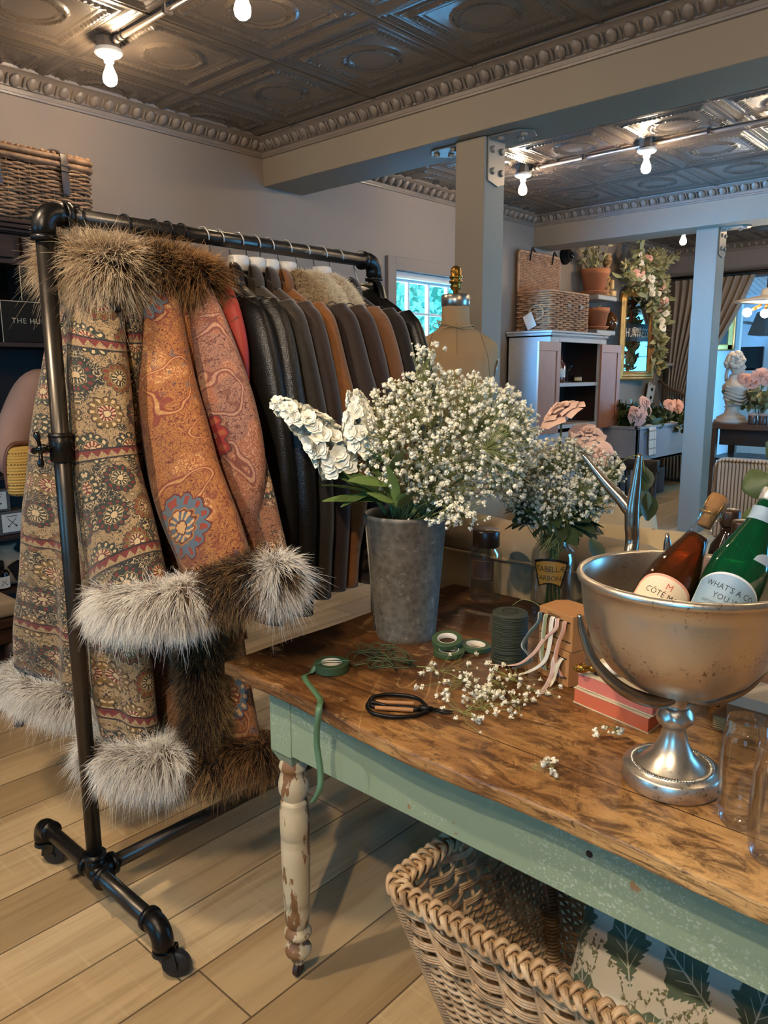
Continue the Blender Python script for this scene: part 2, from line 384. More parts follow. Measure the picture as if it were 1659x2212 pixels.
# ------------------------------------------------------------------ left window
win = thing('window_1', 'small paned window in the taupe side wall', 'window', (XW, (WY0+WY1)/2, WZ0)); del win['category']; win['kind'] = 'structure'
m = MB(); tw = .096
for y0, y1, z0, z1 in ((WY0-tw, WY0, WZ0-tw, WZ1+tw), (WY1, WY1+tw, WZ0-tw, WZ1+tw), (WY0, WY1, WZ1, WZ1+tw), (WY0, WY1, WZ0-tw, WZ0)): m.box(XW-.002, XW+.03, y0, y1, z0, z1)
m.build('casing', M_wall, win, smooth=False, bevel=.003)
m = MB(); xs0, xs1 = -4.215, -4.175
m.box(xs0, xs1, WY0, WY1, WZ1-.07, WZ1); m.box(xs0, xs1, WY0, WY1, WZ0, WZ0+.06); m.box(xs0, xs1, WY0, WY0+.02, WZ0, WZ1); m.box(xs0, xs1, WY1-.05, WY1, WZ0, WZ1)
for k in (1, 2, 3): y = WY0+.02+k*.262-.02; m.box(xs0+.005, xs1-.005, y, y+.024, WZ0, WZ1-.06)
for z in (1.63, 1.90): m.box(xs0+.008, xs1-.008, WY0, WY1, z, z+.02)
m.build('sash', M_white, win, smooth=False, bevel=.003)
m = MB(); m.box(XW-.115, XW-.02, WY0, WY1, WZ1-.028, WZ1-.001); m.box(XW-.075, XW-.02, WY0, WY1, WZ1-.05, WZ1-.027); m.build('head_jamb', M_white, win, smooth=False, bevel=.003)
m = MB(); m.box(-4.198, -4.193, WY0+.01, WY1-.04, WZ0+.05, WZ1-.06); m.build('window_pane', M_glass, win, smooth=False)
# windows that let the daylight in, on the walls the picture does not show
def plain_window(nm, cx, cy, z0, z1, wd, alongx):
    m = MB(); t = .05
    def bx(a0, a1, q0, q1): 
        if alongx: m.box(cx+a0, cx+a1, cy-.03, cy+.03, q0, q1)
        else: m.box(cx-.03, cx+.03, cy+a0, cy+a1, q0, q1)
    bx(-wd/2, wd/2, z0, z0+t); bx(-wd/2, wd/2, z1-t, z1); bx(-wd/2, -wd/2+t, z0, z1); bx(wd/2-t, wd/2, z0, z1); bx(-.015, .015, z0, z1); bx(-wd/2, wd/2, (z0+z1)/2-.015, (z0+z1)/2+.015)
    struct(m, nm, M_white, smooth=False)
plain_window('window_2', -2.9, -3.1, .8, 2.3, 1.4, True); plain_window('window_3', .9, -3.1, .8, 2.3, 1.4, True)
plain_window('window_4', 2.36, 5.2, .15, 2.35, 2.1, False); plain_window('window_5', -.28, 12.3, .9, 2.5, 2.2, False)
# doorway casing in the far wall
m = MB(); m.box(-3.63, -3.55, 9.97, 10.2, 0, 2.62); m.box(-3.63, -.45, 9.97, 10.2, 2.55, 2.63); m.box(-.53, -.45, 9.97, 10.2, 0, 2.62)
struct(m, 'door_1', plain('dark door casing', '#4a3d33', .5), smooth=False, bevel=.004)
m = MB(); m.box(-9, -5.2, 0, 12, -.2, -.1); struct(m, 'ground_garden', plain('garden soil', '#4a4030', .9), smooth=False)
# hedge outside the left window
rng = np.random.default_rng(5); m = MB()
q = np.array([(-.5, -.35, 0), (0, -.5, .05), (.5, 0, 0), (0, .5, .05)])
for i in range(9000):
    c = np.array([-5.6-rng.random()*1.0, 3.4+rng.random()*5.0, -.05+rng.random()**.85*3.6]); e = rng.normal(size=(3, 3)); Q, _ = np.linalg.qr(e)
    m.add(q@(Q*rng.uniform(.06, .13)).T+c, [(0, 1, 2, 3)])
hd = m.build('hedge_foliage', plain('leafy green', '#9fc9a4', .6, var=.35, sc=2), smooth=False, org=(-6, 6, 0), kind='stuff')
hd['label'] = 'blurred leafy greenery outside the small window'; hd['category'] = 'hedge'
# ------------------------------------------------------------------ filament bulbs on their conduits
M_porc = plain('white porcelain', '#d8d2c6', .25, var=.04)
M_steel = plain('painted steel box', '#6d645b', .4, .4)
M_pipeg = plain('grey conduit paint', '#776c61', .35, .3)
M_bulb = emis('glowing bulb', BULB_COL, BULB_POWER*12)
def bulb_lamp(x, y, z, label, drop=.19, s=1.0, tilt=0):
    t = thing('ceiling_bulb_lamp', label, 'ceiling lamp', (x, y, z), 'bare bulb lamps along the ceiling conduits')
    m = MB(); m.lathe([(.052*s, 0), (.052*s, -.045*s), (.044*s, -.05*s)], (x, y, z), 8); m.build('junction_box', M_steel, t, smooth=False)
    m = MB(); m.lathe([(.040*s, -.048*s), (.060*s, -.052*s), (.062*s, -.066*s), (.05*s, -.076*s), (.024*s, -.082*s), (.021*s, -.105*s), (.016*s, -.106*s)], (x, y, z), 28); m.build('socket', M_porc, t)
    m = MB(); zb = -.104*s; L = drop-.104
    m.lathe([(.012*s, zb), (.0135*s, zb-.012*s), (.020*s, zb-.03*s), (.029*s, zb-.052*s), (.031*s, zb-.068*s), (.027*s, zb-.084*s), (.016*s, zb-.094*s), (.004, zb-.097*s)], (x, y, z), 20); m.build('bulb', M_bulb, t)
    return t
for x, y, z, lb in ((-3.39, 1.92, ZC, 'bare glowing bulb at the end of the conduit, above the clothes rack'),
                    (-2.43, 1.92, ZC, 'bare bulb cut by the top edge of the photo'),
                    (-3.2, 5.04, ZC, 'bare bulb just right of the thick post by the dress form'),
                    (-2.28, 5.06, ZC, 'bare bulb in the middle of the far tin ceiling'),
                    (-3.06, 7.72, 2.84, 'small glaring bulb beside the head of the far blue post')):
    bulb_lamp(x, y, z, lb)
for x, y, z, lb in ((-.5, 1.92, ZC, 'b'), (.5, 1.92, ZC, 'c'), (-1.3, 5.06, ZC, 'd'), (-.3, 5.06, ZC, 'e'), (-1.6, -1.1, ZC, 'f'), (-.35, -1.1, ZC, 'g'), (.8, -1.1, ZC, 'h'), (-1.8, 7.86, 2.95, 'i'), (-3.0, -1.1, ZC, 'j')):
    o = bulb_lamp(x, y, z, None)
    o['label'] = 'bare bulb on the conduit outside the photo'
for y, z, x0, x1, lb in ((1.92, ZC, -3.34, 1.2, 'grey conduit pipe feeding the bulb above the clothes rack'), (5.05, ZC, -3.15, .8, 'thin conduit pipe across the far tin ceiling')):
    t = thing('conduit_pipe', lb, 'pipe', ((x0+x1)/2, y, z))
    m = MB(); m.tube([(x0, y, z-.028), (x1, y, z-.028)], .0125, 12); m.build('pipe', M_pipeg, t)
    x = x0+.02
    m = MB(); m.tube([(x, y, z-.028), (x+.03, y, z-.028)], .017, 12); m.tube([(x+.05, y, z-.028), (x+.062, y, z-.028)], .0165, 12); m.build('connector', M_steel, t)
    m = MB()
    for k in range(1, 5): m = MB(); xx = x0+.42*k; m.box(xx, xx+.018, y-.02, y+.02, z-.044, z-.008); m.build('clamp', M_steel, t, smooth=False)

# spotlights on the ceiling behind the camera that light the table and the rack
def ceiling_spot(x, y, aim, power, label, ang=95):
    z = ZC-.02; t = thing('ceiling_spotlight', label, 'spotlight', (x, y, z)); d = np.array(aim, float)-np.array([x, y, z-.10]); d /= np.linalg.norm(d); c = np.array([x, y, z-.10])
    m = MB(); m.lathe([(.05, -.0), (.05, -.02), (.012, -.024), (.012, -.09)], (x, y, z), 24); m.build('canopy', M_steel, t)
    m = MB(); m.lathe([(.001, -.07), (.035, -.065), (.045, .03), (.043, .03), (.034, -.06)], c, 28, axis=d); m.build('can', M_steel, t)
    l = bpy.data.lights.new('spot', 'SPOT'); l.energy = power; l.color = (1.0, .80, .58); l.spot_size = math.radians(ang); l.spot_blend = .6; l.shadow_soft_size = .035
    o = bpy.data.objects.new('spot', l); COL.objects.link(o); o.location = c+d*.035; o.rotation_euler = Vector(d).to_track_quat('-Z', 'Y').to_euler()
ceiling_spot(-1.75, -.15, (-1.45, .65, 0), 150, 'ceiling spotlight over the left aisle, outside the photo')
ceiling_spot(-.15, -.75, (-.50, 1.0, .6), 190, 'ceiling spotlight over the table, outside the photo')
# ------------------------------------------------------------------ steel angle brackets on the posts
M_brk = plain('painted bracket', '#8b8073', .35, .25, var=.1)
def bracket(x, y, z, side, label):
    t = thing('angle_bracket', label, 'bracket', (x, y, z), 'steel angle brackets between posts and beams')
    s = side; w0 = .075
    m = MB()
    m.add([(x+s*.002, y-w0, z-.005), (x+s*.002, y+w0, z-.005), (x+s*.002, y+w0, z-.215), (x+s*.002, y+w0*.2, z-.235), (x+s*.002, y-w0, z-.215)] + [(x+s*.010, y-w0, z-.005), (x+s*.010, y+w0, z-.005), (x+s*.010, y+w0, z-.215), (x+s*.010, y+w0*.2, z-.235), (x+s*.010, y-w0, z-.215)],
          [(4, 3, 2, 1, 0), (5, 6, 7, 8, 9)]+[(i, (i+1) % 5, 5+(i+1) % 5, 5+i) for i in range(5)])
    m.prism([(x, y-w0), (x+s*.18, y-w0), (x+s*.235, y-w0*.1), (x+s*.20, y+w0), (x, y+w0)][::s], z-.010, z-.001)
    m.build('plate', M_brk, t, smooth=False, bevel=.002)
    for dy, dz in ((-.038, -.06), (.038, -.06), (-.038, -.165), (.038, -.165)):
        m = MB(); m.lathe([(.017, 0), (.017, .012), (.012, .016)], (x+s*.009, y+dy, z+dz), 6, axis=(s, 0, 0)); m.build('bolt', M_brk, t, smooth=False)
    for dx, dy in ((.06, -.038), (.13, .035), (.185, -.02)):
        m = MB(); m.lathe([(.017, 0), (.017, .012), (.012, .016)], (x+s*dx, y+dy, z-.0095), 6, axis=(0, 0, -1)); m.build('bolt', M_brk, t, smooth=False)
bracket(PX1, 3.53, B, 1, 'bolted steel bracket facing right on the thick post by the dress form')
bracket(PX0, 3.53, B, -1, 'blue-lit bracket peeking out left of the thick post under the beam')
bracket(PX1, 6.92, B-.01, 1, 'small bolted bracket on top of the far blue post')

# ------------------------------------------------------------------ wicker
def wick(name, a, b, c, rough=.55):
    n = NT(name); v = n.obj(); f = n.noise(v, 22, 3); g = n.noise(v, 3.5, 2)
    col = n.ramp(n.m('ADD', n.m('MULTIPLY', f, .7), n.m('MULTIPLY', g, .3)), [(.3, lin(a)), (.5, lin(b)), (.7, lin(c))])
    n.bump(n.noise(v, 160, 2), .2, .002); return n.done(col, rough)
M_wick_brown = wick('brown willow', '#3f2c1e', '#7a5c41', '#9c7a58')
M_wick_red = wick('red brown wicker', '#6b4630', '#9a6d4b', '#b98b63')
M_wick_tan = wick('tan wicker', '#6e5238', '#a3845f', '#c4a67e')
M_wick_pale = wick('pale rattan', '#75593d', '#b3926b', '#d4ba95')
M_leather = plain('dark leather strap', '#33251c', .45, var=.25, sc=30, bump=.15, bsc=90)
def rr_loop(x0, x1, y0, y1, r, n):
    """n points evenly spaced on a rounded rectangle, with outward normals"""
    a, b = (x1-x0)-2*r, (y1-y0)-2*r; q = PI*r/2; L = 2*(a+b)+4*q; P = []; N = []
    for k in range(n):
        s = k/n*L
        segs = [(a, 0), (q, 1), (b, 2), (q, 3), (a, 4), (q, 5), (b, 6), (q, 7)]
        for ln, kind in segs:
            if s <= ln or kind == 7: break
            s -= ln
        cx = {1: x1-r, 3: x1-r, 5: x0+r, 7: x0+r}.get(kind); cy = {1: y0+r, 3: y1-r, 5: y1-r, 7: y0+r}.get(kind)
        if kind == 0: P.append((x0+r+s, y0)); N.append((0, -1))
        elif kind == 2: P.append((x1, y0+r+s)); N.append((1, 0))
        elif kind == 4: P.append((x1-r-s, y1)); N.append((0, 1))
        elif kind == 6: P.append((x0, y1-r-s)); N.append((-1, 0))
        else:
            th = {1: -PI/2, 3: 0, 5: PI/2, 7: PI}[kind]+s/r; N.append((math.cos(th), math.sin(th))); P.append((cx+r*math.cos(th), cy+r*math.sin(th)))
    return np.array(P), np.array(N)
def weave(m, rectf, z0, z1, rows, stakes, rw, amp, r=.03, jitter=0.0, flat=1.0, n=5, per=3, rng=None):
    """rows of strands passing in front of and behind stakes round a (tapering) box; rectf(t)->x0,x1,y0,y1"""
    npt = stakes*per
    for i in range(rows):
        t = (i+.5)/rows; z = z0+(z1-z0)*t
        P, N = rr_loop(*rectf(t), r, npt)
        ph = np.arange(npt)/per*PI + i*PI
        off = amp*np.cos(ph)
        zz = np.full(npt, z)
        if jitter and rng is not None: zz = zz + jitter*np.interp(np.arange(npt), np.linspace(0, npt, 25), rng.normal(size=25))
        m.tube(np.column_stack([P+N*off[:, None], zz]), rw, n, closed=True, flat=flat, up=(0, 0, 1))
def stakes_(m, rectf, z0, z1, k, rad, r=.03, n=5):
    P0, _ = rr_loop(*rectf(0), r, k); P1, _ = rr_loop(*rectf(1), r, k)
    for a, b in zip(P0, P1): m.tube([(*a, z0), (*b, z1)], rad, n)
def braid(m, P, N, z, R, k, wig=3):
    """three-strand plait laid along closed path P, each strand made of three thin canes"""
    n = len(P); s = np.arange(n)/n*2*PI*k
    for j in range(3):
        ph = s+j*2*PI/3
        for e in (-1, 0, 1):
            a = R*1.05*np.sin(ph+e*.36); b = R*.55*np.sin(2*ph+e*.36)-R*.05*abs(e)
            m.tube(np.column_stack([P+N*a[:, None], z+b]), R*.21, 5, closed=True)

# hamper on top of the dark hutch, top left
hx0, hx1, hy0, hy1, hz0, hz1 = -4.06, -3.66, 1.12, 1.94, 2.12, 2.46
ham = thing('wicker_hamper', 'closed brown willow hamper with leather straps on top of the dark hutch', 'basket', ((hx0+hx1)/2, (hy0+hy1)/2, hz0))
rng = np.random.default_rng(3)
m = MB(); zb = hz0+.27
rf = lambda t: (hx0, hx1, hy0, hy1)
weave(m, rf, hz0+.008, zb-.01, 24, 46, .0062, .007, .03, jitter=.0035, rng=rng, per=4); stakes_(m, rf, hz0, zb, 46, .004)
P, N = rr_loop(hx0, hx1, hy0, hy1, .03, 160); m.tube(np.column_stack([P, np.full(160, zb)]), .013, 8, closed=True)
m.box(hx0+.012, hx1-.012, hy0+.012, hy1-.012, hz0+.004, zb-.02)
m.build('body', M_wick_brown, ham)
m = MB(); rl = lambda t: (hx0-.006, hx1+.006, hy0-.006, hy1+.006)
P, N = rr_loop(hx0-.006, hx1+.006, hy0-.006, hy1+.006, .03, 160)
for z in (zb+.03,): 
    s = np.arange(160); m.tube(np.column_stack([P, np.full(160, z)]), .0125, 8, closed=True)
for k in range(500):
    pass
for i in range(30):
    y = hy0+.01+(hy1-hy0-.02)*i/29; xs_ = np.linspace(hx0, hx1, 12); m.tube(np.column_stack([xs_, np.full(12, y), zb+.045+.02*np.sin((xs_-hx0)/(hx1-hx0)*PI)+.003*(-1)**i*np.cos(np.arange(12)*PI)]), .011, 5)
m.build('lid', M_wick_brown, ham)
m = MB()
for i in range(150):
    j = int(i/150*640); 
P, N = rr_loop(hx0-.006, hx1+.006, hy0-.006, hy1+.006, .03, 420)
ang = np.arange(420*4)*2*PI/4
m.build_ = None
for i in range(0, 420):
    if N[i][0] > -.5:
        for z in (zb, zb+.03):
            c = np.array([*P[i], z]); a = np.array([*N[i], 0])*.0148; b = np.array([0, 0, .0148]); tt = np.array([-N[i][1], N[i][0], 0])*.0022
            m.rings(np.array([[c+a*math.cos(q)+b*math.sin(q)+tt*s for q in np.linspace(0, 2*PI, 7)[:-1]] for s in (-1, 1)]), cap=False)
m.build('wrapped_rim', M_wick_brown, ham)
for y in (1.49, 1.80):
    m = MB(); x = hx1+.021
    m.ribbon([(hx1-.12, y, zb+.062), (hx1-.02, y, zb+.058), (hx1+.018, y, zb+.045), (x+.002, y, zb+.01), (x, y, zb-.05), (x-.002, y+.004, zb-.13)], .036, (0, 1, 0), .005)
    s_ = m.build('strap', M_leather, ham, bevel=.001)
    m = MB(); m.tube([(x+.006, y-.022, zb-.005), (x+.006, y+.022, zb-.005), (x+.006, y+.022, zb-.03), (x+.006, y-.022, zb-.03)], .003, 6, closed=True); m.build('buckle', plain('dull buckle', '#6b6258', .35, .8), s_)
m = MB(); m.tube(bez([(hx0+.2, 1.80, zb+.06), (hx0+.2, 1.83, zb+.105), (hx0+.2, 1.88, zb+.11), (hx0+.2, 1.92, zb+.06)]), .012, 8, flat=.6); m.build('handle', M_leather, ham)

# ------------------------------------------------------------------ dark hutch
M_dark = NT('dark mahogany'); _v = M_dark.obj(); _x = M_dark.xyz(_v)
M_dark = M_dark.done(M_dark.mix(M_dark.noise(M_dark.com(M_dark.m('MULTIPLY', _x[0], 8.), M_dark.m('MULTIPLY', _x[1], 2.), M_dark.m('MULTIPLY', _x[2], 14.)), 2, 4), lin('#1d120c'), lin('#3a2417')), .55, spec=.2)
Y0, Y1, X0, X1 = .2, 2.06, -4.08, -3.68
h = thing('shelf_hutch', 'tall dark wooden shelf hutch behind the clothes rack', 'cabinet', (-3.88, 1.1, 0))
m = MB()
m.box(X0, X0+.02, Y0, Y1, 0, 2.08); m.box(X0, X1, Y0, Y0+.03, 0, 2.08); m.box(X0, X1, Y1-.03, Y1, 0, 2.08); m.box(X0, X1, Y0, Y1, 1.925, 1.945); m.box(X0, X1, Y0, Y1, 2.06, 2.08); m.box(X0, X1-.02, Y0, Y1, 1.945, 2.06)
m.box(X0, X1, Y0, Y1, 0, .08); m.build('carcass', M_dark, h, smooth=False, bevel=.003)
m = MB(); m.box(X0, X1+.03, Y0-.03, Y1+.03, 2.08, 2.10); m.box(X0, X1+.015, Y0-.015, Y1+.015, 2.065, 2.08); m.box(X0, X1+.04, Y0-.04, Y1+.02, 2.10, 2.118); m.build('cornice', M_dark, h, smooth=False, bevel=.004)
for z in (1.575, 1.22, .965, .68, .42):
    m = MB(); m.box(X0, X1+.005, Y0+.03, Y1-.03, z-.02, z); m.build('shelf', M_dark, h, smooth=False, bevel=.002)
M_nick = plain('worn nickel', '#8c8378', .3, .9)
for y in (.86, 1.34, 1.80):
    m = MB(); m.box(X1-.02, X1+.004, y-.21, y+.21, 1.952, 2.052); d = m.build('drawer', M_dark, h, smooth=False, bevel=.004)
    m = MB(); t_ = np.linspace(0, PI, 12); P = np.array([(X1+.006+.022*math.sin(a)*k, y+.04*math.cos(a), 2.01+.014*math.sin(a)*0+(.018 if k == 0 else -.012)) for k in (0, 1) for a in t_]).reshape(2, 12, 3)
    m.rings(P, False, False); m.build('cup_pull', M_nick, d, solid=.003)
# black gift boxes with lettering
M_blk = plain('black card', '#16130f', .75, spec=.15); M_gilt = plain('tan gilt', '#a98b62', .4, .2)
def gift(y0, y1, z0, z1, label):
    t = thing('gift_box', label, 'box', (-3.76, (y0+y1)/2, z0), 'black lettered gift boxes in the hutch')
    m = MB(); m.box(-3.84, -3.70, y0, y1, z0, z1); m.build('carton', M_blk, t, smooth=False, bevel=.002)
    m = MB(); e = .003; x = -3.6985
    m.box(-3.70, x, y0, y1, z1-e, z1); m.box(-3.70, x, y0, y0+e, z0, z1); m.box(-3.70, x, y1-e, y1, z0, z1); m.build('edging', M_gilt, t, smooth=False)
    m = MB(); text_on(m, 'THE HUNTRESS', .034, (-3.6975, (y0+y1)/2, (z0+z1)/2+.005), (0, 1, 0), (0, 0, 1), 1.15); m.build('lettering', M_gilt, t, smooth=False)
gift(1.475, 1.83, 1.577, 1.764, 'lower black gift box with tan edges, below the other one in the hutch')
gift(1.575, 1.93, 1.766, 1.922, 'upper black gift box standing on the other one in the hutch')
# soap boxes with crossed arrows
M_card = plain('white label', '#c9c2b4', .6, var=.05); M_ink = plain('black ink', '#1b1814', .6); M_speck = plain('dark marbled paper', '#4a443c', .6, var=.8, sc=60)
def arrows(m, c, s):
    c = np.array(c, float)
    for a in (1, -1):
        d = np.array([0, .7*a, .7])*s; n_ = np.array([0, .7, -.7*a])*s*.05
        m.add([c-d-n_, c-d+n_, c+d+n_, c+d-n_], [(0, 1, 2, 3)])
        for k in (-1, -.85): q = c+d*k; m.add([q-n_*3, q-n_*3+d*.12, q+n_*3+d*.12, q+n_*3], [(0, 1, 2, 3)])
def soap(y, z, s, label):
    t = thing('soap_box', label, 'box', (-3.75, y, z), 'soap boxes with crossed arrow labels')
    m = MB(); m.box(-3.80, -3.69, y-s, y+s, z, z+1.75*s); m.build('carton', M_speck, t, smooth=False, bevel=.003)
    q = MB(); q.box(-3.69, -3.6885, y-s*.72, y+s*.72, z+.2*s, z+1.55*s); lab = q.build('paper_label', M_card, t, smooth=False)
    q = MB(); arrows(q, (-3.688, y, z+.9*s), s*.45); q.box(-3.6885, -3.688, y-s*.4, y+s*.4, z+1.35*s, z+1.4*s); q.build('printed_arrows', M_ink, lab, smooth=False)
soap(1.435, .682, .064, 'square soap box with a crossed arrow label, nearest the hanging coat')
soap(1.375, .797, .06, 'soap box with a crossed arrow label, on top and cut by the photo edge')
soap(1.285, .682, .064, 'soap box at the photo edge, below the top one')
t = thing('lotion_bottle', 'small black bottle with a white arrow label on the lower shelf', 'bottle', (-3.72, 1.372, .42))
m = MB(); m.lathe([(.034, 0), (.036, .005), (.036, .075), (.03, .088), (.014, .094), (.014, .1)], (-3.72, 1.372, .422), 24); m.build('bottle_body', plain('black glass', '#0d0b0a', .1), t)
m = MB(); m.lathe([(.017, .098), (.017, .132), (.014, .136)], (-3.72, 1.372, .422), 16); m.build('cap', M_blk, t)
q = MB(); a_ = np.linspace(-1.2, 1.2, 10); q.rings(np.array([[(-3.72+.0368*math.cos(a), 1.372+.0368*math.sin(a), z) for a in a_] for z in (.43, .485)]), False, False); l_ = q.build('paper_label', M_card, t)
q = MB(); arrows(q, (-3.6825, 1.372, .458), .018); q.build('printed_arrows', M_ink, l_, smooth=False)
# cloth sack and a small black carton behind the bottle
m = MB(); rng = np.random.default_rng(8)
R = []
for i, (r, z) in enumerate([(.06, 0), (.085, .02), (.09, .06), (.08, .11), (.05, .15), (.025, .165), (.045, .19), (.05, .20)]):
    R.append([(-3.80+r*math.cos(a)*(1+.12*math.sin(5*a+i)), 1.43+r*1.25*math.sin(a)*(1+.1*math.sin(7*a+2*i)), .422+z) for a in np.linspace(0, 2*PI, 28, endpoint=False)])
m.rings(R); o = m.build('cloth_sack', plain('undyed muslin', '#8f8471', .9), sub=1); tag(o, 'pale cloth sack slumped on the lower hutch shelf', 'sack')
m = MB(); m.obox((-3.71, 1.445, .50), (.012, 0, 0), (0, .026, .012), (0, -.016, .036)); o = m.build('card_tag', M_blk, smooth=False); tag(o, 'tilted black card leaning on the cloth sack', 'card')
# bench with a cushion, lower left edge
t = thing('side_bench', 'low dark bench with a tan cushion at the left photo edge', 'bench', (-3.2, 1.0, 0))
bx0, bx1, by0, by1 = -3.55, -3.05, .3, 1.21
m = MB(); m.box(bx0, bx1, by0, by1, .44, .475); m.box(bx0+.02, bx1-.02, by0+.02, by1-.02, .37, .44); m.build('bench_top', M_dark, t, smooth=False, bevel=.005)
m = MB(); m.box(bx0+.01, bx1-.01, by0+.01, by1-.02, .476, .545); m.build('cushion', plain('tan linen cushion', '#8d7a61', .9, bump=.2, bsc=300), t, bevel=.02, segs=3)
for x in (bx0+.05, bx1-.05):
    for y in (by0+.05, by1-.05):
        m = MB(); m.lathe([(.022, 0), (.018, .05), (.03, .15), (.02, .22), (.032, .3), (.032, .37)], (x, y, 0), 14); m.build('leg', M_dark, t)

# ------------------------------------------------------------------ person behind the coats (only the arm, bag and hair show)
def skin_body(name, joints, edges, radii, mat, parent, root=0, sub=2):
    me = bpy.data.meshes.new(name); base = WL[parent.name]
    me.from_pydata([tuple(np.array(j)-base) for j in joints], edges, []); o = bpy.data.objects.new(name, me); COL.objects.link(o); o.parent = parent; WL[o.name] = base
    me.materials.append(mat); md = o.modifiers.new('skin', 'SKIN')
    lay = me.skin_vertices[0] if me.skin_vertices else None
    if lay is None: me.attributes; 
    for i, r in enumerate(radii):
        r = (r, r) if not isinstance(r, tuple) else r
        me.skin_vertices[0].data[i].radius = r; me.skin_vertices[0].data[i].use_root = (i == root)
    md.use_smooth_shade = True; md.branch_smoothing = .6
    s2 = o.modifiers.new('sub', 'SUBSURF'); s2.levels = sub; s2.render_levels = sub
    return o
px, py = -2.80, 1.40
per = thing('person', 'person in a dusty pink top half hidden behind the first patterned coat', 'person', (px, py, 0))
M_skin = plain('skin', '#a87b62', .5); M_pink = plain('dusty pink knit', '#a57f6b', .85, var=.1, sc=20, bump=.25, bsc=220); M_trou = plain('dark trousers', '#1c1a1b', .8); M_hair = plain('dark brown hair', '#1a110c', .4, var=.4, sc=60)
J = [(px, py, .95), (px, py, 1.12), (px, py, 1.30), (px-.01, py, 1.43), (px-.02, py, 1.50), (px-.03, py, 1.60), (px-.05, py, 1.68),
     (px-.02, py-.11, 1.41), (px-.02, py-.185, 1.385), (px-.05, py-.265, 1.20), (px-.06, py-.27, 1.13), (px-.2, py-.2, 1.04), (px-.26, py-.15, 1.02),
     (px-.02, py+.11, 1.41), (px-.02, py+.185, 1.385), (px-.03, py+.25, 1.13), (px-.2, py+.2, 1.0), (px-.25, py+.18, .98),
     (px, py-.09, .88), (px+.01, py-.10, .50), (px+.02, py-.10, .09), (px-.10, py-.11, .035), (px, py+.09, .88), (px+.01, py+.10, .50), (px+.02, py+.10, .09), (px-.10, py+.11, .035)]
Ed = [(0, 1), (1, 2), (2, 3), (3, 4), (4, 5), (5, 6), (3, 7), (7, 8), (8, 9), (9, 10), (10, 11), (11, 12), (3, 13), (13, 14), (14, 15), (15, 16), (16, 17), (0, 18), (18, 19), (19, 20), (20, 21), (0, 22), (22, 23), (23, 24), (24, 25)]
Rd = [(.10, .13), (.09, .11), (.10, .13), (.085, .10), .05, .085, .07, .06, .055, .045, .042, .035, .028, .06, .055, .042, .034, .028, .085, .06, .04, .035, .085, .06, .04, .035]
skin_body('body', J, Ed, Rd, M_skin, per)
skin_body('trousers', [J[0], J[18], J[19], J[20], J[22], J[23], J[24]], [(0, 1), (1, 2), (2, 3), (0, 4), (4, 5), (5, 6)], [(.115, .145), .098, .072, .055, .098, .072, .055], M_trou, per)
skin_body('jumper', [(px, py, .90), J[1], J[2], J[3], J[7], J[8], J[9], J[10], (px-.15, py-.225, 1.07), J[13], J[14], J[15], (px-.14, py+.22, 1.05)], [(0, 1), (1, 2), (2, 3), (3, 4), (4, 5), (5, 6), (6, 7), (7, 8), (3, 9), (9, 10), (10, 11), (11, 12)],
          [(.135, .165), (.12, .14), (.125, .155), (.10, .115), .08, .075, .072, .075, .05, .08, .075, .068, .05], M_pink, per)
for sgn, hx in ((-1, J[12]), (1, J[17])):
    for k in range(4):
        m = MB(); b0 = np.array(hx)+np.array([-.01, (k-1.5)*.017, 0]); m.tube([b0, b0+(-.035, 0, -.006), b0+(-.06+.004*abs(k-1.5), 0, -.024), b0+(-.068, 0, -.048)], [.009, .0085, .008, .006], 8); m.build('finger', M_skin, per)
    m = MB(); b0 = np.array(hx)+np.array([.01, -sgn*.025, 0]); m.tube([b0, b0+(-.02, -sgn*.022, -.004), b0+(-.045, -sgn*.026, -.012)], [.011, .01, .007], 8); m.build('thumb', M_skin, per)
m = MB()   # face
m.tube([(px-.125, py, 1.645), (px-.143, py, 1.615), (px-.125, py, 1.605)], [.008, .013, .01], 8); m.build('nose', M_skin, per)
for s in (-1, 1):
    m = MB(); m.ball((px-.112, py+s*.032, 1.645), .012, 10, 7); m.build('eye', plain('eye white', '#ddd8cf', .2), per)
m = MB(); m.tube([(px-.115, py-.024, 1.575), (px-.122, py, 1.574), (px-.115, py+.024, 1.575)], [.004, .007, .004], 8); m.build('mouth', plain('lips', '#8d5248', .4), per)
m = MB()   # long dark hair
R = []
for z, a, b, cx in ((1.765, .03, .03, .0), (1.755, .075, .075, .0), (1.72, .108, .108, .01), (1.66, .115, .118, .03), (1.58, .105, .125, .055), (1.50, .09, .14, .07), (1.42, .075, .15, .085), (1.34, .06, .14, .09), (1.27, .04, .11, .09)):
    R.append([(px-.045+cx+a*math.cos(t)*(1+.05*math.sin(11*t)), py+b*math.sin(t)*(1+.05*math.sin(13*t)), z) for t in np.linspace(0, 2*PI, 40, endpoint=False)])
m.rings(R[::-1]); m.build('hair', M_hair, per)
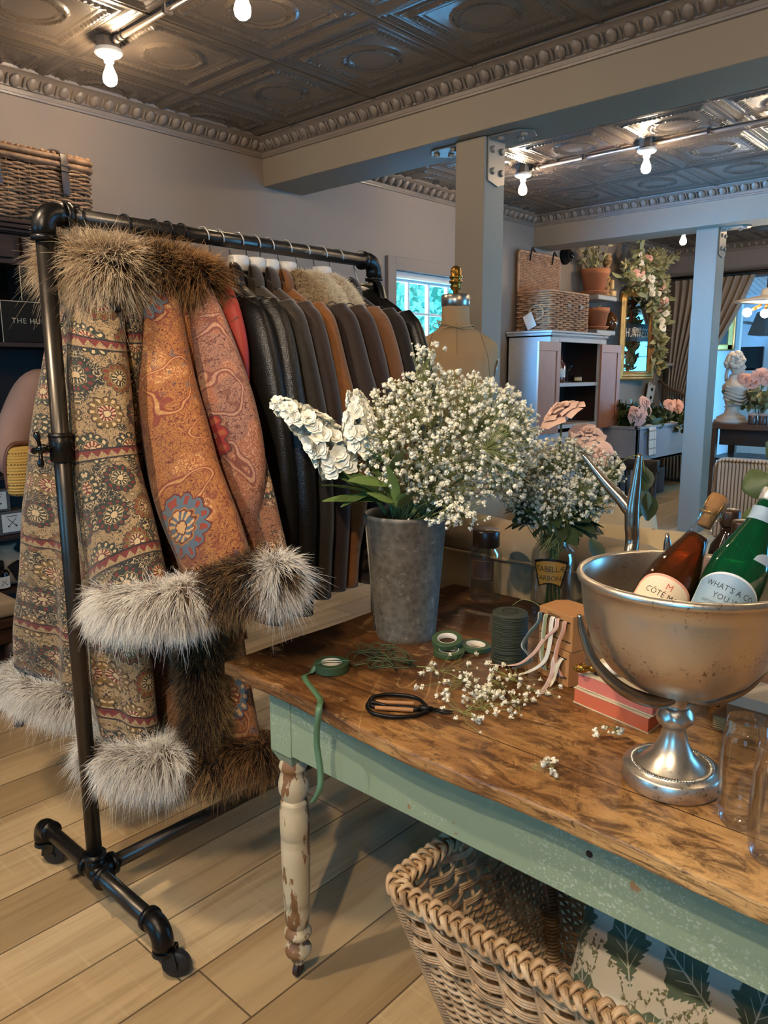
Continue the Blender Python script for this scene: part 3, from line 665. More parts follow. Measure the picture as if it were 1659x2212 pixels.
# knitted yellow bag on its chain
bag = thing('shoulder_bag', 'mustard knitted bag with a gold chain strap beside the pink sleeve', 'bag', (-2.72, 1.15, .98))
bc = at(58, 1015, 0, -2.72); M_knit = NT('mustard knit'); _o = M_knit.obj(); _z = M_knit.xyz(_o)[2]
_w = M_knit.m('SINE', M_knit.m('MULTIPLY', _z, 620.0)); M_knit.bump(M_knit.m('ADD', _w, M_knit.noise(_o, 260, 2)), .5, .003)
_rows = M_knit.step(M_knit.m('FRACT', M_knit.m('MULTIPLY', _z, 28.0)), .16, .08); _holes = M_knit.m('MULTIPLY', _rows, M_knit.step(M_knit.m('SINE', M_knit.m('MULTIPLY', M_knit.xyz(_o)[1], 700.0)), .0, .3))
M_knit = M_knit.done(M_knit.mix(_holes, lin('#b08c45'), lin('#5b421d')), .9)
m = MB(); R = []
for z, a, b in ((.0, .03, .055), (.008, .045, .07), (.05, .05, .075), (.12, .045, .072), (.165, .03, .064), (.175, .015, .05)):
    R.append([(bc[0]+a*math.cos(t), bc[1]+b*np.sign(math.sin(t))*abs(math.sin(t))**.7, bc[2]-.09+z) for t in np.linspace(0, 2*PI, 28, endpoint=False)])
m.rings(R); m.build('bag_body', M_knit, bag, sub=1)
m = MB(); m.tube(bez([(bc[0], bc[1]-.068, bc[2]-.06), (bc[0], bc[1]-.07, bc[2]+.03), (bc[0], bc[1]-.04, bc[2]+.09), (bc[0], bc[1]+.05, bc[2]+.09)]), .009, 8); m.build('leather_binding', plain('brown leather', '#5a3521', .5), bag)
M_gold = plain('brass chain', '#b8955a', .25, .95)
m = MB(); P = bez([(bc[0]-.01, bc[1]-.01, bc[2]+.085), (-2.70, 1.215, 1.22), (-2.70, 1.235, 1.36), (-2.76, 1.24, 1.468)], 14)
for i in range(0, len(P)-1):
    d = P[i+1]-P[i]; d /= np.linalg.norm(d); a = np.array([0, 1, 0]) if i % 2 else np.array([1, 0, 0]); a = a-d*(a@d); a /= np.linalg.norm(a)
    m.tube([P[i]+d*.009*math.cos(t)+a*.006*math.sin(t) for t in np.linspace(0, 2*PI, 9)[:-1]], .0022, 5, closed=True)
m.build('chain_strap', M_gold, bag)
# ------------------------------------------------------------------ plants toolbox
def petal_patch(w, h, cup, curl, n=5, mrows=5):
    """one petal: base at origin, growing +z, facing +x; returns (m,n,3)"""
    R = np.zeros((mrows, n, 3))
    for i in range(mrows):
        t = i/(mrows-1); ww = w*(.35+.65*math.sin(min(1, t*1.15+.08)*PI*.62))*(1 if t < .85 else .86)
        for j in range(n):
            s = (j/(n-1)-.5)*2
            R[i, j] = (cup*h*(t**.9)*.55*(1-.75*s*s*.5)+curl*h*max(0, t-.6)**2*3 - .30*w*s*s*(1-t*.3), s*ww/2, h*t*(1-.10*s*s*(t > .8))-abs(curl)*h*.3*max(0, t-.75))
    return R
def rose_geo(layers=5, seed=0, open_=1.0):
    """a garden rose: tight spiral bud inside, overlapping cupped petals that curl outward towards the rim; about 2 units across"""
    rg = np.random.default_rng(seed); m = MB()
    for L in range(layers):
        u = L/(layers-1); n = 3+L; r0 = .10+.30*u; h = .95-.42*u*u; wid = (.55+.75*u); out = .05+1.05*u**1.4*open_
        for j in range(n):
            a = 2*PI*j/n+L*.9+rg.normal()*.1; til = 1+rg.normal()*.08; G = np.zeros((6, 7, 3))
            for i in range(6):
                t = i/5
                for k in range(7):
                    s = (k-3)/3; w = wid*(.45+.55*math.sin(min(1, .15+t*.95)*PI*.6)); ang = a+s*w/2/(r0+out*t*.6+.15)*.75
                    rr = r0*(.35+.65*t**.6)+out*.62*t**1.7*til+.05*abs(s)*u; z = h*math.sin(t*PI/2*(1.0+.22*u))-.10*u-(.20*u*max(0, t-.7)/.3*(1-.4*s*s))-.10*t*s*s*(.4+u)
                    G[i, k] = (rr*math.cos(ang), rr*math.sin(ang), z*.8-.25)
            m.grid(G)
    m.lathe([(.02, -.45), (.18, -.38), (.26, -.22), (.16, -.02), (.1, .42)], (0, 0, 0), 9)
    return np.concatenate(m.v)*.62, m.f
ROSE = [rose_geo(5, i, 1.0) for i in range(3)]
def frame_of(axis, spin=0.0):
    z = np.array(axis, float); z /= np.linalg.norm(z); a = np.array([1, 0, 0]) if abs(z[0]) < .8 else np.array([0, 1, 0])
    x = np.cross(a, z); x /= np.linalg.norm(x); y = np.cross(z, x); c, s = math.cos(spin), math.sin(spin)
    return np.stack([c*x+s*y, -s*x+c*y, z], 1)
def leaf_geo(w=.5, l=1.0, bend=.25, n=5, fold=.15, lobes=0):
    R = np.zeros((n, 3, 3))
    for i in range(n):
        t = i/(n-1); ww = w*math.sin(PI*min(1, t*.92+.05))**.8
        if lobes: ww *= 1+.25*math.sin(t*PI*lobes*2)
        z = -bend*t*t
        R[i] = [(-ww/2, l*t, z+fold*ww), (0, l*t, z), (ww/2, l*t, z+fold*ww)]
    return R
def add_leaf(m, p, d, size, w=.5, bend=.25, roll=0.0, fold=.15, n=5, lobes=0):
    d = np.array(d, float); d /= np.linalg.norm(d); up = np.array([0, 0, 1.0]); x = np.cross(d, up)
    if np.linalg.norm(x) < 1e-3: x = np.array([1.0, 0, 0])
    x /= np.linalg.norm(x); z = np.cross(x, d); c, s = math.cos(roll), math.sin(roll); x, z = c*x+s*z, -s*x+c*z
    G = leaf_geo(w, 1, bend, n, fold, lobes)*size; A = np.stack([x, d, z], 0)
    m.grid(G.reshape(-1, 3).dot(A).reshape(G.shape)+np.array(p, float))
def m_petal(name, a, b, tr=.25):
    n = NT(name); v = n.obj(); c = n.mix(n.noise(v, 30, 3), lin(a), lin(b))
    return n.done(c, .6, Subsurface_Weight=.0, Sheen_Weight=.1)
M_pinkrose = m_petal('pink rose petal', '#d79a85', '#e8b7a3'); M_dustrose = m_petal('dusty rose petal', '#c39a89', '#e0bfae')
M_leafd = plain('dark leaf', '#2f3d22', .45, var=.5, sc=12); M_leafo = plain('olive leaf', '#7f8056', .55, var=.4, sc=12); M_stem = plain('green stem', '#5e6a35', .6, var=.3)
M_leafdry = plain('dried foliage', '#a3986a', .8, var=.4, sc=15); M_cream = m_petal('cream blossom', '#d8c9ad', '#efe5cf')
def rose(name, c, size, axis, mat, label, cat='flower', group=None, k=0, stem=None):
    t = thing(name, label, cat, c, group)
    V, F = ROSE[k % 3]; m = MB(); m.add(V*size@frame_of(axis, k*1.3).T+np.array(c), F); m.build('petals', mat, t)
    if stem is not None: m = MB(); m.tube(bez([np.array(c)-np.array(axis)/np.linalg.norm(axis)*size*.05, *stem]), size*.035, 6); m.build('stem', M_stem, t)
    return t

# ------------------------------------------------------------------ painted cabinet with open doors
n = NT('worn grey blue paint'); v = n.obj(); f_ = n.noise(v, 6, 5, .6)
M_cabp = n.done(n.mix(n.step(f_, .62, .70), n.mix(n.noise(v, 1.5, 2), lin('#8d8b8a'), lin('#a8a39b')), lin('#6a5f55')), .55)
n = NT('red brown door wood'); v = n.obj(); x, y, z = n.xyz(v)
M_redw = n.done(n.mix(n.noise(n.com(n.m('MULTIPLY', x, 14.), n.m('MULTIPLY', y, 14.), n.m('MULTIPLY', z, 2.)), 2.5, 4), lin('#7a4d38'), lin('#a06d52')), .5)
cx0, cx1, cy0, cy1, cz = -4.08, -3.62, 6.23, 7.33, 1.80
cab = thing('painted_cabinet', 'tall grey blue painted cabinet with both red brown doors folded open', 'cabinet', ((cx0+cx1)/2, (cy0+cy1)/2, 0))
m = MB(); dy0, dy1, dz0, dz1 = 6.385, 7.195, .86, 1.70
m.box(cx0, cx1, cy0, cy0+.03, 0, cz-.04); m.box(cx0, cx1, cy1-.03, cy1, 0, cz-.04); m.box(cx0, cx0+.02, cy0, cy1, 0, cz-.04); m.box(cx0, cx1, cy0, cy1, cz-.06, cz-.03)
m.box(cx1-.03, cx1, cy0+.02, dy0, .0, cz-.05); m.box(cx1-.03, cx1, dy1, cy1-.02, 0, cz-.05); m.box(cx1-.03, cx1, dy0, dy1, dz1, cz-.05); m.box(cx1-.03, cx1, dy0, dy1, 0, dz0)
m.build('carcass', M_cabp, cab, smooth=False, bevel=.003)
m = MB(); m.box(cx0, cx1+.03, cy0-.03, cy1+.03, cz-.02, cz); m.box(cx0, cx1+.015, cy0-.015, cy1+.015, cz-.045, cz-.02); m.build('cornice', M_cabp, cab, smooth=False, bevel=.005)
m = MB(); m.box(cx0+.02, cx0+.025, cy0+.03, cy1-.03, .1, cz-.06); m.box(cx0+.02, cx1-.03, cy0+.03, cy0+.034, .1, cz-.06); m.box(cx0+.02, cx1-.03, cy1-.034, cy1-.03, .1, cz-.06); m.build('lining', plain('dark interior', '#2a1a13', .7), cab, smooth=False)
for zz in (1.325, .93):
    m = MB(); m.box(cx0+.02, cx1-.01, cy0+.03, cy1-.03, zz-.035, zz); m.build('shelf', M_cabp, cab, smooth=False, bevel=.003)
def cab_door(hy, sgn, ang):
    d = np.array([math.cos(math.radians(ang)), math.sin(math.radians(ang)), 0]); nn = np.array([-d[1], d[0], 0])*sgn; hp = np.array([cx1+.012, hy, 0]); L = .405
    m = MB(); up = np.array([0, 0, 1.])
    def slab(a0, a1, z0, z1, t0, t1): m.obox(hp+d*(a0+a1)/2+nn*(t0+t1)/2+up*(z0+z1)/2, d*(a1-a0)/2, nn*(t1-t0)/2, up*(z1-z0)/2)
    slab(0, L, dz0+.005, dz0+.09, -.011, .011); slab(0, L, dz1-.085, dz1-.005, -.011, .011); slab(0, .07, dz0+.09, dz1-.085, -.011, .011); slab(L-.07, L, dz0+.09, dz1-.085, -.011, .011); slab(.07, L-.07, dz0+.09, dz1-.085, -.004, .004)
    return m.build('door', M_redw, cab, smooth=False, bevel=.002)
cab_door(dy0, 1, -88); cab_door(dy1, -1, 88)
# things on its shelf
M_clear = glass('clear glass', (.94, .96, .96), .02, .3, .35); M_whisky = NT('amber spirit').done(lin('#5a2412'), .08, Transmission_Weight=.0, Coat_Weight=.6)
zz = 1.327
def bottle(name, c, prof, mat, label, lab=None, capc=None, cat='bottle', group=None):
    t = thing(name, label, cat, c, group); m = MB(); m.lathe(prof, c, 20); m.build('glass', mat, t)
    if lab: 
        m = MB(); a_ = np.linspace(-1.1, 1.1, 10)+lab[3]; m.rings(np.array([[(c[0]+lab[0]*math.cos(a), c[1]+lab[0]*math.sin(a), c[2]+q) for a in a_] for q in lab[1:3]]), False, False); m.build('label', M_card, t)
    if capc: r, z0_, z1_, mt = capc; m = MB(); m.lathe([(r, z0_), (r, z1_)], c, 14); m.build('stopper', mt, t)
    return t
bottle('spirit_bottle', (-3.72, 6.60, zz), [(.045, 0), (.048, .01), (.048, .17), (.018, .21), (.016, .255)], M_whisky, 'amber spirit bottle with a white label on the cabinet shelf', (.0487, .05, .13, -.5), (.019, .255, .29, M_blk))
bottle('clear_bottle', (-3.70, 6.44, zz), [(.04, 0), (.042, .01), (.042, .20), (.015, .24), (.014, .30)], M_clear, 'clear glass bottle beside the left cabinet door')
t = bottle('coupe_glass', (-3.74, 6.78, zz), [(.035, 0), (.034, .004), (.005, .008), (.004, .10), (.03, .125), (.055, .165)], M_clear, 'clear stemmed coupe glass on the cabinet shelf', cat='glass')
m = MB(); m.lathe([(.05, 0), (.052, .004), (.052, .055), (.05, .06)], (-3.72, 6.92, zz), 20); t = thing('preserve_jar', 'squat dark jar with a tan label on the cabinet shelf', 'jar', (-3.72, 6.92, zz)); m.build('jar', plain('dark jar', '#1a100b', .2), t)
m = MB(); a_ = np.linspace(-1.0, .9, 8)-.4; m.rings(np.array([[(-3.72+.0528*math.cos(a), 6.92+.0528*math.sin(a), zz+q) for a in a_] for q in (.015, .047)]), False, False); m.build('label', plain('tan label', '#b08a55', .6), t)

# open picnic basket on the cabinet
bk = thing('picnic_basket', 'woven wicker picnic basket with its lid open on the grey blue cabinet', 'basket', (-3.87, 6.65, cz))
x0, x1, y0, y1, z0, z1 = -4.03, -3.67, 6.30, 7.02, cz+.004, cz+.365
rf = lambda t: (x0, x1, y0, y1)
m = MB(); weave(m, rf, z0, z1-.02, 17, 30, .0105, .012, .03, per=4); stakes_(m, rf, z0, z1, 34, .005); m.box(x0+.014, x1-.014, y0+.014, y1-.014, z0, z1-.06); m.build('body', M_wick_red, bk)
m = MB(); P, N = rr_loop(x0, x1, y0, y1, .03, 150); m.tube(np.column_stack([P, np.full(150, z1-.008)]), .012, 7, closed=True); m.build('rim', M_wick_red, bk)
a, b = at(1121, 540, 0, -4.05), at(1206, 633, 0, -4.05)
m = MB(); ly0, ly1, lz0, lz1 = a[1], b[1], z1+.0, a[2]+.0
for i in range(26):
    zq = lz0+.012+(lz1-lz0-.024)*i/25; yy = np.linspace(ly0+.012, ly1-.012, 44); m.tube(np.column_stack([-4.05+.0075*np.cos(np.arange(44)*PI/2+i*PI), yy, np.full(44, zq)]), .0085, 5)
for i in range(12): yq = ly0+.02+(ly1-ly0-.04)*i/11; m.tube([(-4.05, yq, lz0+.005), (-4.05, yq, lz1-.005)], .005, 5)
q, _ = rr_loop(ly0, ly1, lz0, lz1, .035, 110); m.tube(np.column_stack([np.full(110, -4.05), q]), .013, 7, closed=True); m.build('lid', M_wick_red, bk)
for yy, pts in ((ly0+.17, None), (ly1-.17, None)):
    m = MB(); m.ribbon([(-4.035, yy, lz1-.08), (-4.03, yy+.02, lz1+.012), (-4.045, yy+.06, lz1+.05), (-4.04, yy+.10, lz1+.005)], .02, (1, 0, .2), .004); m.build('strap', M_leather, bk)
m = MB(); m.tube([(x1+.016+.004*math.sin(t*3), y0+.02-.005, z0+.21+.055*math.sin(t)) if False else (x0+.22+.075*math.cos(t), y0-.018, z0+.16+.065*math.sin(t)) for t in np.linspace(0, 2*PI, 25)[:-1]], .007, 6, closed=True); m.build('twine_ring', M_wick_tan, bk)
m = MB(); c = at(1144, 694, 1, y0-.03); m.obox(c, (.045, 0, .022), (0, .0012, 0), (-.03, 0, .062)); m.build('price_tag', M_card, bk, smooth=False)
for yy in (6.62, 6.86):
    m = MB(); m.box(x1+.008, x1+.014, yy-.035, yy+.03, z0+.215, z0+.25); m.build('leather_tab', M_leather, bk, smooth=False)
# round black bell on the wall
c = at(1222, 553, 0, XW+.02); t = thing('wall_bell', 'round black bell knob screwed to the far left wall', 'bell', c)
m = MB(); m.lathe([(.085, -.02), (.085, .005), (.075, .02), (.06, .03), (.06, .05), (.045, .06)], c, 24, axis=(1, 0, 0)); m.build('base', M_blk, t)
m = MB(); m.lathe([(.03, .05), (.034, .075), (.02, .09), (.006, .092)], c, 18, axis=(1, 0, 0)); m.build('push_knob', plain('black enamel', '#0b0a0a', .1), t)

# ------------------------------------------------------------------ wall shelves right of the cabinet
M_shelf = plain('grey painted shelf', '#8f8b85', .5)
sh_y0, sh_y1 = 7.50, 7.93
o = MB(); o.box(XW+.002, XW+.03, 7.40, 8.56, .9, 2.22); b_ = o.build('backing_board', plain('black stained board', '#120e0b', .7), smooth=False); tag(b_, 'black board on the wall between the cabinet and the gilt mirror', 'board')
for z, lb in ((2.215, 'upper grey wall shelf carrying the tall plant pot'), (1.860, 'lower grey wall shelf with the small terracotta pot')):
    m = MB(); m.box(XW+.03, XW+.285, sh_y0, sh_y1, z-.05, z); s_ = m.build('wall_shelf', M_shelf, smooth=False, bevel=.012); tag(s_, lb, 'shelf', 'grey wall shelves')
M_terra = plain('terracotta', '#a2643f', .8, var=.15, sc=10, bump=.1)
def pot(c, r, h, label):
    t = thing('terracotta_pot', label, 'plant pot', c, 'terracotta pots on the wall shelves')
    m = MB(); m.lathe([(r*.70, .02), (r*.92, h*.78), (r*1.0, h*.79), (r*1.03, h), (r*.93, h), (r*.86, h*.8), (r*.8, h*.75)], c, 28); m.build('pot', M_terra, t)
    m = MB(); m.lathe([(r*.75, 0), (r*1.0, .03), (r*1.02, .04), (r*.7, .022)], c, 28); m.build('saucer', M_terra, t)
    m = MB(); m.lathe([(r*.86, h*.82), (.001, h*.84)], c, 20, cap=False); m.build('soil', plain('dry soil', '#3a2a1c', .95), t); return t
cA = at(1283, 634, 0, -3.93); cA[2] = 2.217; pA = pot(tuple(cA), .148, .26, 'large terracotta pot of dried stems on the upper wall shelf')
cB = at(1289, 706, 0, -3.93); cB[2] = 1.862; pB = pot(tuple(cB), .125, .23, 'smaller terracotta pot on the lower wall shelf')
rng = np.random.default_rng(2); m = MB(); q = MB()
for i in range(9):
    b0 = cA+np.array([rng.normal()*.03, rng.normal()*.03, .21]); tip = b0+np.array([rng.normal()*.05, rng.normal()*.07-.03, rng.uniform(.15, .40)])
    m.tube([b0, (b0+tip)/2+rng.normal(size=3)*.01, tip], .005, 5)
    for k in range(9): p = lerp(b0, tip, .3+.7*rng.random()); add_leaf(q, p, rng.normal(size=3)+(0, 0, .8), .06, .45, roll=rng.random()*6)
m.build('dried_stems', M_leafdry, pA); q.build('dried_leaves', M_leafdry, pA)
m = MB()
for i in range(5): b0 = cB+np.array([rng.normal()*.03, rng.normal()*.04, .18]); m.tube([b0, b0+(0, .01, .06), b0+(.01, .03, .08)], .004, 5)
m.build('twigs', M_leafdry, pB)
# barley twist wooden candlestick, brown glass egg, wooden tag
c = at(1308, 642, 0, -3.90); c[2] = 2.217; M_twist = plain('honey turned wood', '#8f6b40', .5, var=.25)
t = thing('twist_column', 'tall turned wooden column beside the large terracotta pot', 'column', c)
m = MB(); m.lathe([(.055, 0), (.055, .02), (.035, .035), (.045, .05), (.03, .06)], c, 20); m.build('foot', M_twist, t)
m = MB(); th = np.linspace(0, 2*PI, 20, endpoint=False); R = []
for zq in np.linspace(.055, .36, 60):
    rr_ = .036+.010*np.cos(2*(th-zq*38)); R.append(np.column_stack([c[0]+rr_*np.cos(th), c[1]+rr_*np.sin(th), np.full(20, c[2]+zq)]))
m.rings(np.array(R)); m.build('twisted_shaft', M_twist, t)
m = MB(); m.lathe([(.035, .355), (.05, .37), (.05, .39), (.03, .41), (.045, .43), (.045, .44)], c, 20); m.build('capital', M_twist, t)
c = np.array([-3.85, 7.875, 2.217]); t = thing('wooden_toy', 'small pale wooden block figure on the end of the upper shelf', 'ornament', c); m = MB(); m.box(c[0]-.03, c[0]+.03, c[1]-.05, c[1]+.05, c[2], c[2]+.06); m.box(c[0]-.025, c[0]+.025, c[1]-.045, c[1]-.0, c[2]+.07, c[2]+.17); m.build('block', plain('pale wood', '#b9955f', .6), t, bevel=.015)
c = at(1317, 711, 0, -3.9); c[2] = 1.862; t = thing('glass_ornament', 'shiny brown egg shaped ornament on the lower wall shelf', 'ornament', c); m = MB(); m.lathe([(.04, 0), (.075, .04), (.085, .09), (.07, .15), (.03, .20), (.004, .215)], c, 24); m.build('egg', plain('brown lustre', '#4d3019', .12, .2, var=.3), t)

# ------------------------------------------------------------------ gilt mirror with its garland
M_gilt2 = NT('aged gilt'); v = M_gilt2.obj(); M_gilt2.bump(M_gilt2.noise(v, 35, 4), .3, .006); M_gilt2 = M_gilt2.done(M_gilt2.mix(M_gilt2.noise(v, 12, 4), lin('#a06a2c'), lin('#d9a95c')), .38, .55)
my0, my1, mz0, mz1 = 8.555, 9.255, 1.325, 2.40
mir = thing('gilt_mirror', 'tall gilt framed mirror with rounded top corners hung on the left wall', 'mirror', (-4.06, (my0+my1)/2, mz0))
def round_top(y0, y1, z0, z1, r, n=10):
    a = [(y0, z0), (y1, z0)] + [(y1-r+r*math.cos(t), z1-r+r*math.sin(t)) for t in np.linspace(0, PI/2, n)] + [(y0+r+r*math.cos(t), z1-r+r*math.sin(t)) for t in np.linspace(PI/2, PI, n)]
    return np.array(a)
prof = [(0, 0.0), (0, .035), (.02, .052), (.035, .045), (.05, .058), (.075, .05), (.088, .03), (.10, .034), (.11, .02), (.11, .005)]
R = [np.column_stack([np.full(22, XW+.004+h), round_top(my0+a, my1-a, mz0+a, mz1-a, max(.02, .17-a))]) for a, h in prof]
m = MB(); m.rings(np.array(R), True, False); m.build('frame', M_gilt2, mir, auto=40)
m = MB(); q = round_top(my0+.105, my1-.105, mz0+.105, mz1-.105, .07); m.add(np.column_stack([np.full(22, XW+.02), q]), [tuple(range(22))]); gl = m.build('mirror_glass', NT('silvered glass').done((.75, .8, .85), .03, 1.0), mir, smooth=False)
band0, band1 = at(1370, 738, 0, XW+.02)[2], at(1370, 700, 0, XW+.02)[2]
m = MB(); m.add([(XW+.0215, my0+.125, band0), (XW+.0215, my1-.125, band0), (XW+.0215, my1-.125, band1), (XW+.0215, my0+.125, band1)], [(0, 1, 2, 3)]); m.build('painted_band', plain('black paint', '#14171b', .4), gl, smooth=False)
m = MB(); yc = (my0+my1)/2; text_on(m, 'THE', .09, (XW+.023, yc, band1-.075), (0, 1, 0), (0, 0, 1)); m.box(XW+.022, XW+.0235, yc-.09, yc+.09, band1-.135, band1-.128); text_on(m, 'HUNTRESS', .15, (XW+.023, yc, band0+.10), (0, 1, 0), (0, 0, 1), sx=.62); m.build('lettering', plain('cream lettering', '#d9cdb3', .5), gl, smooth=False)
M_rib = plain('rust ribbon', '#8e4522', .6)
gar = thing('flower_garland', 'dried flower garland trailing over the right corner of the gilt mirror', 'garland', (-3.85, 9.1, 2.4))
rng = np.random.default_rng(21); ml = MB(); md = MB(); mp = MB(); mc = MB(); mt = MB()
spine = np.array([at(u, v, 0, -3.80) for u, v in ((1350, 600), (1375, 590), (1395, 592), (1415, 615), (1424, 650), (1426, 690), (1424, 740), (1420, 800))])
spine = bez(spine, 10)
wid = np.interp(np.linspace(0, 1, len(spine)), [0, .2, .42, .6, .75, 1], [.10, .22, .26, .17, .12, .06])
for i in range(560):
    k = rng.integers(len(spine)); p = spine[k]+rng.normal(size=3)*np.array([.05, .55, .55])*wid[k]; p[0] = max(p[0], -3.86)
    (add_leaf(ml if rng.random() < .6 else md, p, rng.normal(size=3)+(.3, 0, .3), rng.uniform(.06, .15), .42, roll=rng.random()*6))
for i in range(34):
    k = rng.integers(int(len(spine)*.7)); p = spine[k]+rng.normal(size=3)*np.array([.05, .5, .5])*wid[k]; p[0] = max(p[0]+.06, -3.84); V, F = ROSE[i % 3]
    (mp if i % 3 == 0 else mc).add(V*rng.uniform(.045, .08)@frame_of(rng.normal(size=3)+(1, -.4, .3), i).T+p, F)
for u, v, L in ((1425, 545, .0), (1430, 548, 0), (1462, 552, 0), (1445, 560, 0), (1410, 548, 0), (1385, 560, 0), (1350, 570, 0), (1440, 605, 0)):
    e = at(u, v, 0, -3.74); s0 = spine[int(len(spine)*.36)]; P = bez([s0, (s0+e)/2+(0.03, 0, .03), e], 10)
    for k in range(6, len(P)):
        for j in range(5): add_leaf(md, P[k], (P[k]-P[k-1])*30+rng.normal(size=3)*.5, .07, .35, roll=rng.random()*6)
    mt.tube(P, .004, 5)
ml.build('green_leaves', M_leafo, gar); md.build('dried_leaves', M_leafdry, gar); mp.build('pink_blooms', M_pinkrose, gar); mc.build('cream_blooms', M_cream, gar); mt.build('twigs', M_leafdry, gar)
m = MB(); m.ribbon([at(u, v, 0, -3.86) for u, v in ((1413, 645), (1409, 690), (1407, 720), (1412, 745))], .05, (0, 1, 0), .003); m.tube([at(u, v, 0, -3.84) for u, v in ((1412, 650), (1419, 690), (1420, 715), (1408, 760), (1401, 780))], .006, 6); m.build('rust_ribbon', M_rib, gar)
m = MB(); m.box(XW, XW+.20, 9.47, 9.80, 1.49, 1.53); s_ = m.build('wall_shelf', M_shelf, smooth=False, bevel=.012); tag(s_, 'short grey wall shelf under the end of the garland', 'shelf')
t = thing('hanging_tag_board', 'cream punched card hanging from straps below the mirror', 'card', at(1405, 850, 0, -4.05)); cc = at(1405, 850, 0, -4.05)
m = MB(); m.obox(cc, (.004, 0, 0), (0, .10, -.03), (0, .035, .12)); m.build('card', M_card, t, smooth=False)
m = MB(); m.ribbon([(-4.06, cc[1]-.04, 1.49), (-4.05, cc[1]+.0, 1.35), cc+(0.01, -.05, .10)], .022, (0, 1, 0), .003); m.build('strap', plain('tan strap', '#b5906b', .7), t)
m = MB(); m.ribbon([(-4.06, cc[1]+.06, 1.49), (-4.05, cc[1]+.09, 1.32), cc+(0.01, .04, .10)], .022, (0, 1, 0), .003); m.build('strap', plain('tan strap', '#b5906b', .7), t)
for dz in (.05, -.05): m = MB(); m.lathe([(.024, 0), (.022, .008)], cc+np.array([.006, .01+dz*.3, dz]), 14, axis=(1, 0, 0)); m.build('black_dot', M_blk, t)

mir.rotation_euler = (0, 0, math.radians(-10)); mir.location = (-3.996, (my0+my1)/2, mz0)
# ------------------------------------------------------------------ grey trough table with roses
tx0, tx1, ty0, ty1, tz = -3.95, -3.28, 7.44, 9.30, .862
tr = thing('trough_table', 'grey painted trough table against the left wall holding greenery', 'table', ((tx0+tx1)/2, (ty0+ty1)/2, 0))
M_trough = plain('slate grey paint', '#7d7c80', .45, var=.15)
m = MB(); m.box(tx0, tx0+.03, ty0, ty1, .5, tz); m.box(tx1-.03, tx1, ty0, ty1, .5, tz); m.box(tx0, tx1, ty0, ty0+.03, .5, tz); m.box(tx0, tx1, ty1-.03, ty1, .5, tz); m.box(tx0, tx1, ty0, ty1, .5, .53); m.box(tx0+.02, tx1-.02, ty0+.02, ty1-.02, tz-.12, tz-.10); m.build('trough', M_trough, tr, smooth=False, bevel=.004)
m = MB()
for a in ((tx0-.02, tx0+.04, ty0-.02, ty1+.02), (tx1-.04, tx1+.02, ty0-.02, ty1+.02), (tx0, tx1, ty0-.02, ty0+.04), (tx0, tx1, ty1-.04, ty1+.02)): m.box(*a, tz-.015, tz+.015)
m.build('rim', M_trough, tr, smooth=False, bevel=.006)
for x in (tx0+.06, tx1-.06):
    for y in (ty0+.1, ty1-.1): m = MB(); m.prism([(x-.035, y-.035), (x+.035, y-.035), (x+.035, y+.035), (x-.035, y+.035)], 0, .5); m.build('leg', M_trough, tr, smooth=False, bevel=.004)
m = MB(); m.box(tx0+.03, tx0+.34, ty0+.35, ty1-.3, .0, .30); o = m.build('dark_chest', M_dark, smooth=False, bevel=.01); tag(o, 'dark chest in the shadow under the grey trough table', 'chest')
pl = thing('leafy_planting', 'dark green foliage filling the grey trough table', 'plant', ((tx0+tx1)/2, 8.3, tz-.10))
rng = np.random.default_rng(31); ml = MB(); mg = MB(); ms = MB()
for i in range(900):
    y = rng.uniform(ty0+.10, ty1-.05); x = rng.uniform(tx0+.08, tx1-.04); hmax = .30 if y < 8.1 else .22
    hz = rng.random()**.7*hmax*(1-.5*abs((x-(tx0+tx1)/2)/.34)); p = (x, y, tz-.08+hz); add_leaf(ml if rng.random() < .6 else mg, p, rng.normal(size=3)+(.4, -.3, .3), rng.uniform(.07, .13), .55, roll=rng.random()*6)
for i in range(40): x, y = rng.uniform(tx0+.1, tx1-.1), rng.uniform(ty0+.1, ty1-.1); ms.tube([(x, y, tz-.10), (x+rng.normal()*.05, y+rng.normal()*.05, tz+.12)], .004, 5)
for i in range(16): p = at(1470+rng.normal()*7, 925+rng.uniform(-15, 8), 0, tx1+.04); add_leaf(mg, p, rng.normal(size=3)+(.6, 0, -.6), .06, .7, roll=rng.random()*6)
ml.build('dark_leaves', M_leafd, pl); mg.build('green_leaves', plain('mid green leaf', '#46552b', .4, var=.4), pl); ms.build('stems', M_stem, pl)
for i, (u, v, s, ax, lb) in enumerate(((1383, 898, .15, (1, -1, .25), 'big open pink rose low on the left of the trough'), (1376, 884, .10, (1, -.6, .8), 'pink rose just above the big one on the trough'), (1403, 868, .13, (1, -.2, .4), 'pink rose leaning right in the middle of the trough'), (1410, 890, .12, (1, .3, -.1), 'lower pink rose leaning right in the middle of the trough'), (1449, 869, .11, (.8, -.8, .8), 'small pink rose left of the round one at the trough end'), (1466, 877, .13, (1, -.8, .3), 'round pink rose next to the blue post'), (1476, 868, .08, (1, 0, .6), 'pink rose bud half behind the blue post'))):
    c = at(u, v, 0, tx1-.02 if i not in (4, 5, 6) else tx1-.10); rose('pink_rose', tuple(c-np.array(ax)/np.linalg.norm(ax)*s*.35), s*.95, ax, M_pinkrose, lb, 'rose', 'pink roses in the trough table', i, [c+(-.05, .02, -.12), (c[0]-.10, c[1]+.03, tz-.10)])
tw_ = MB(); P = []
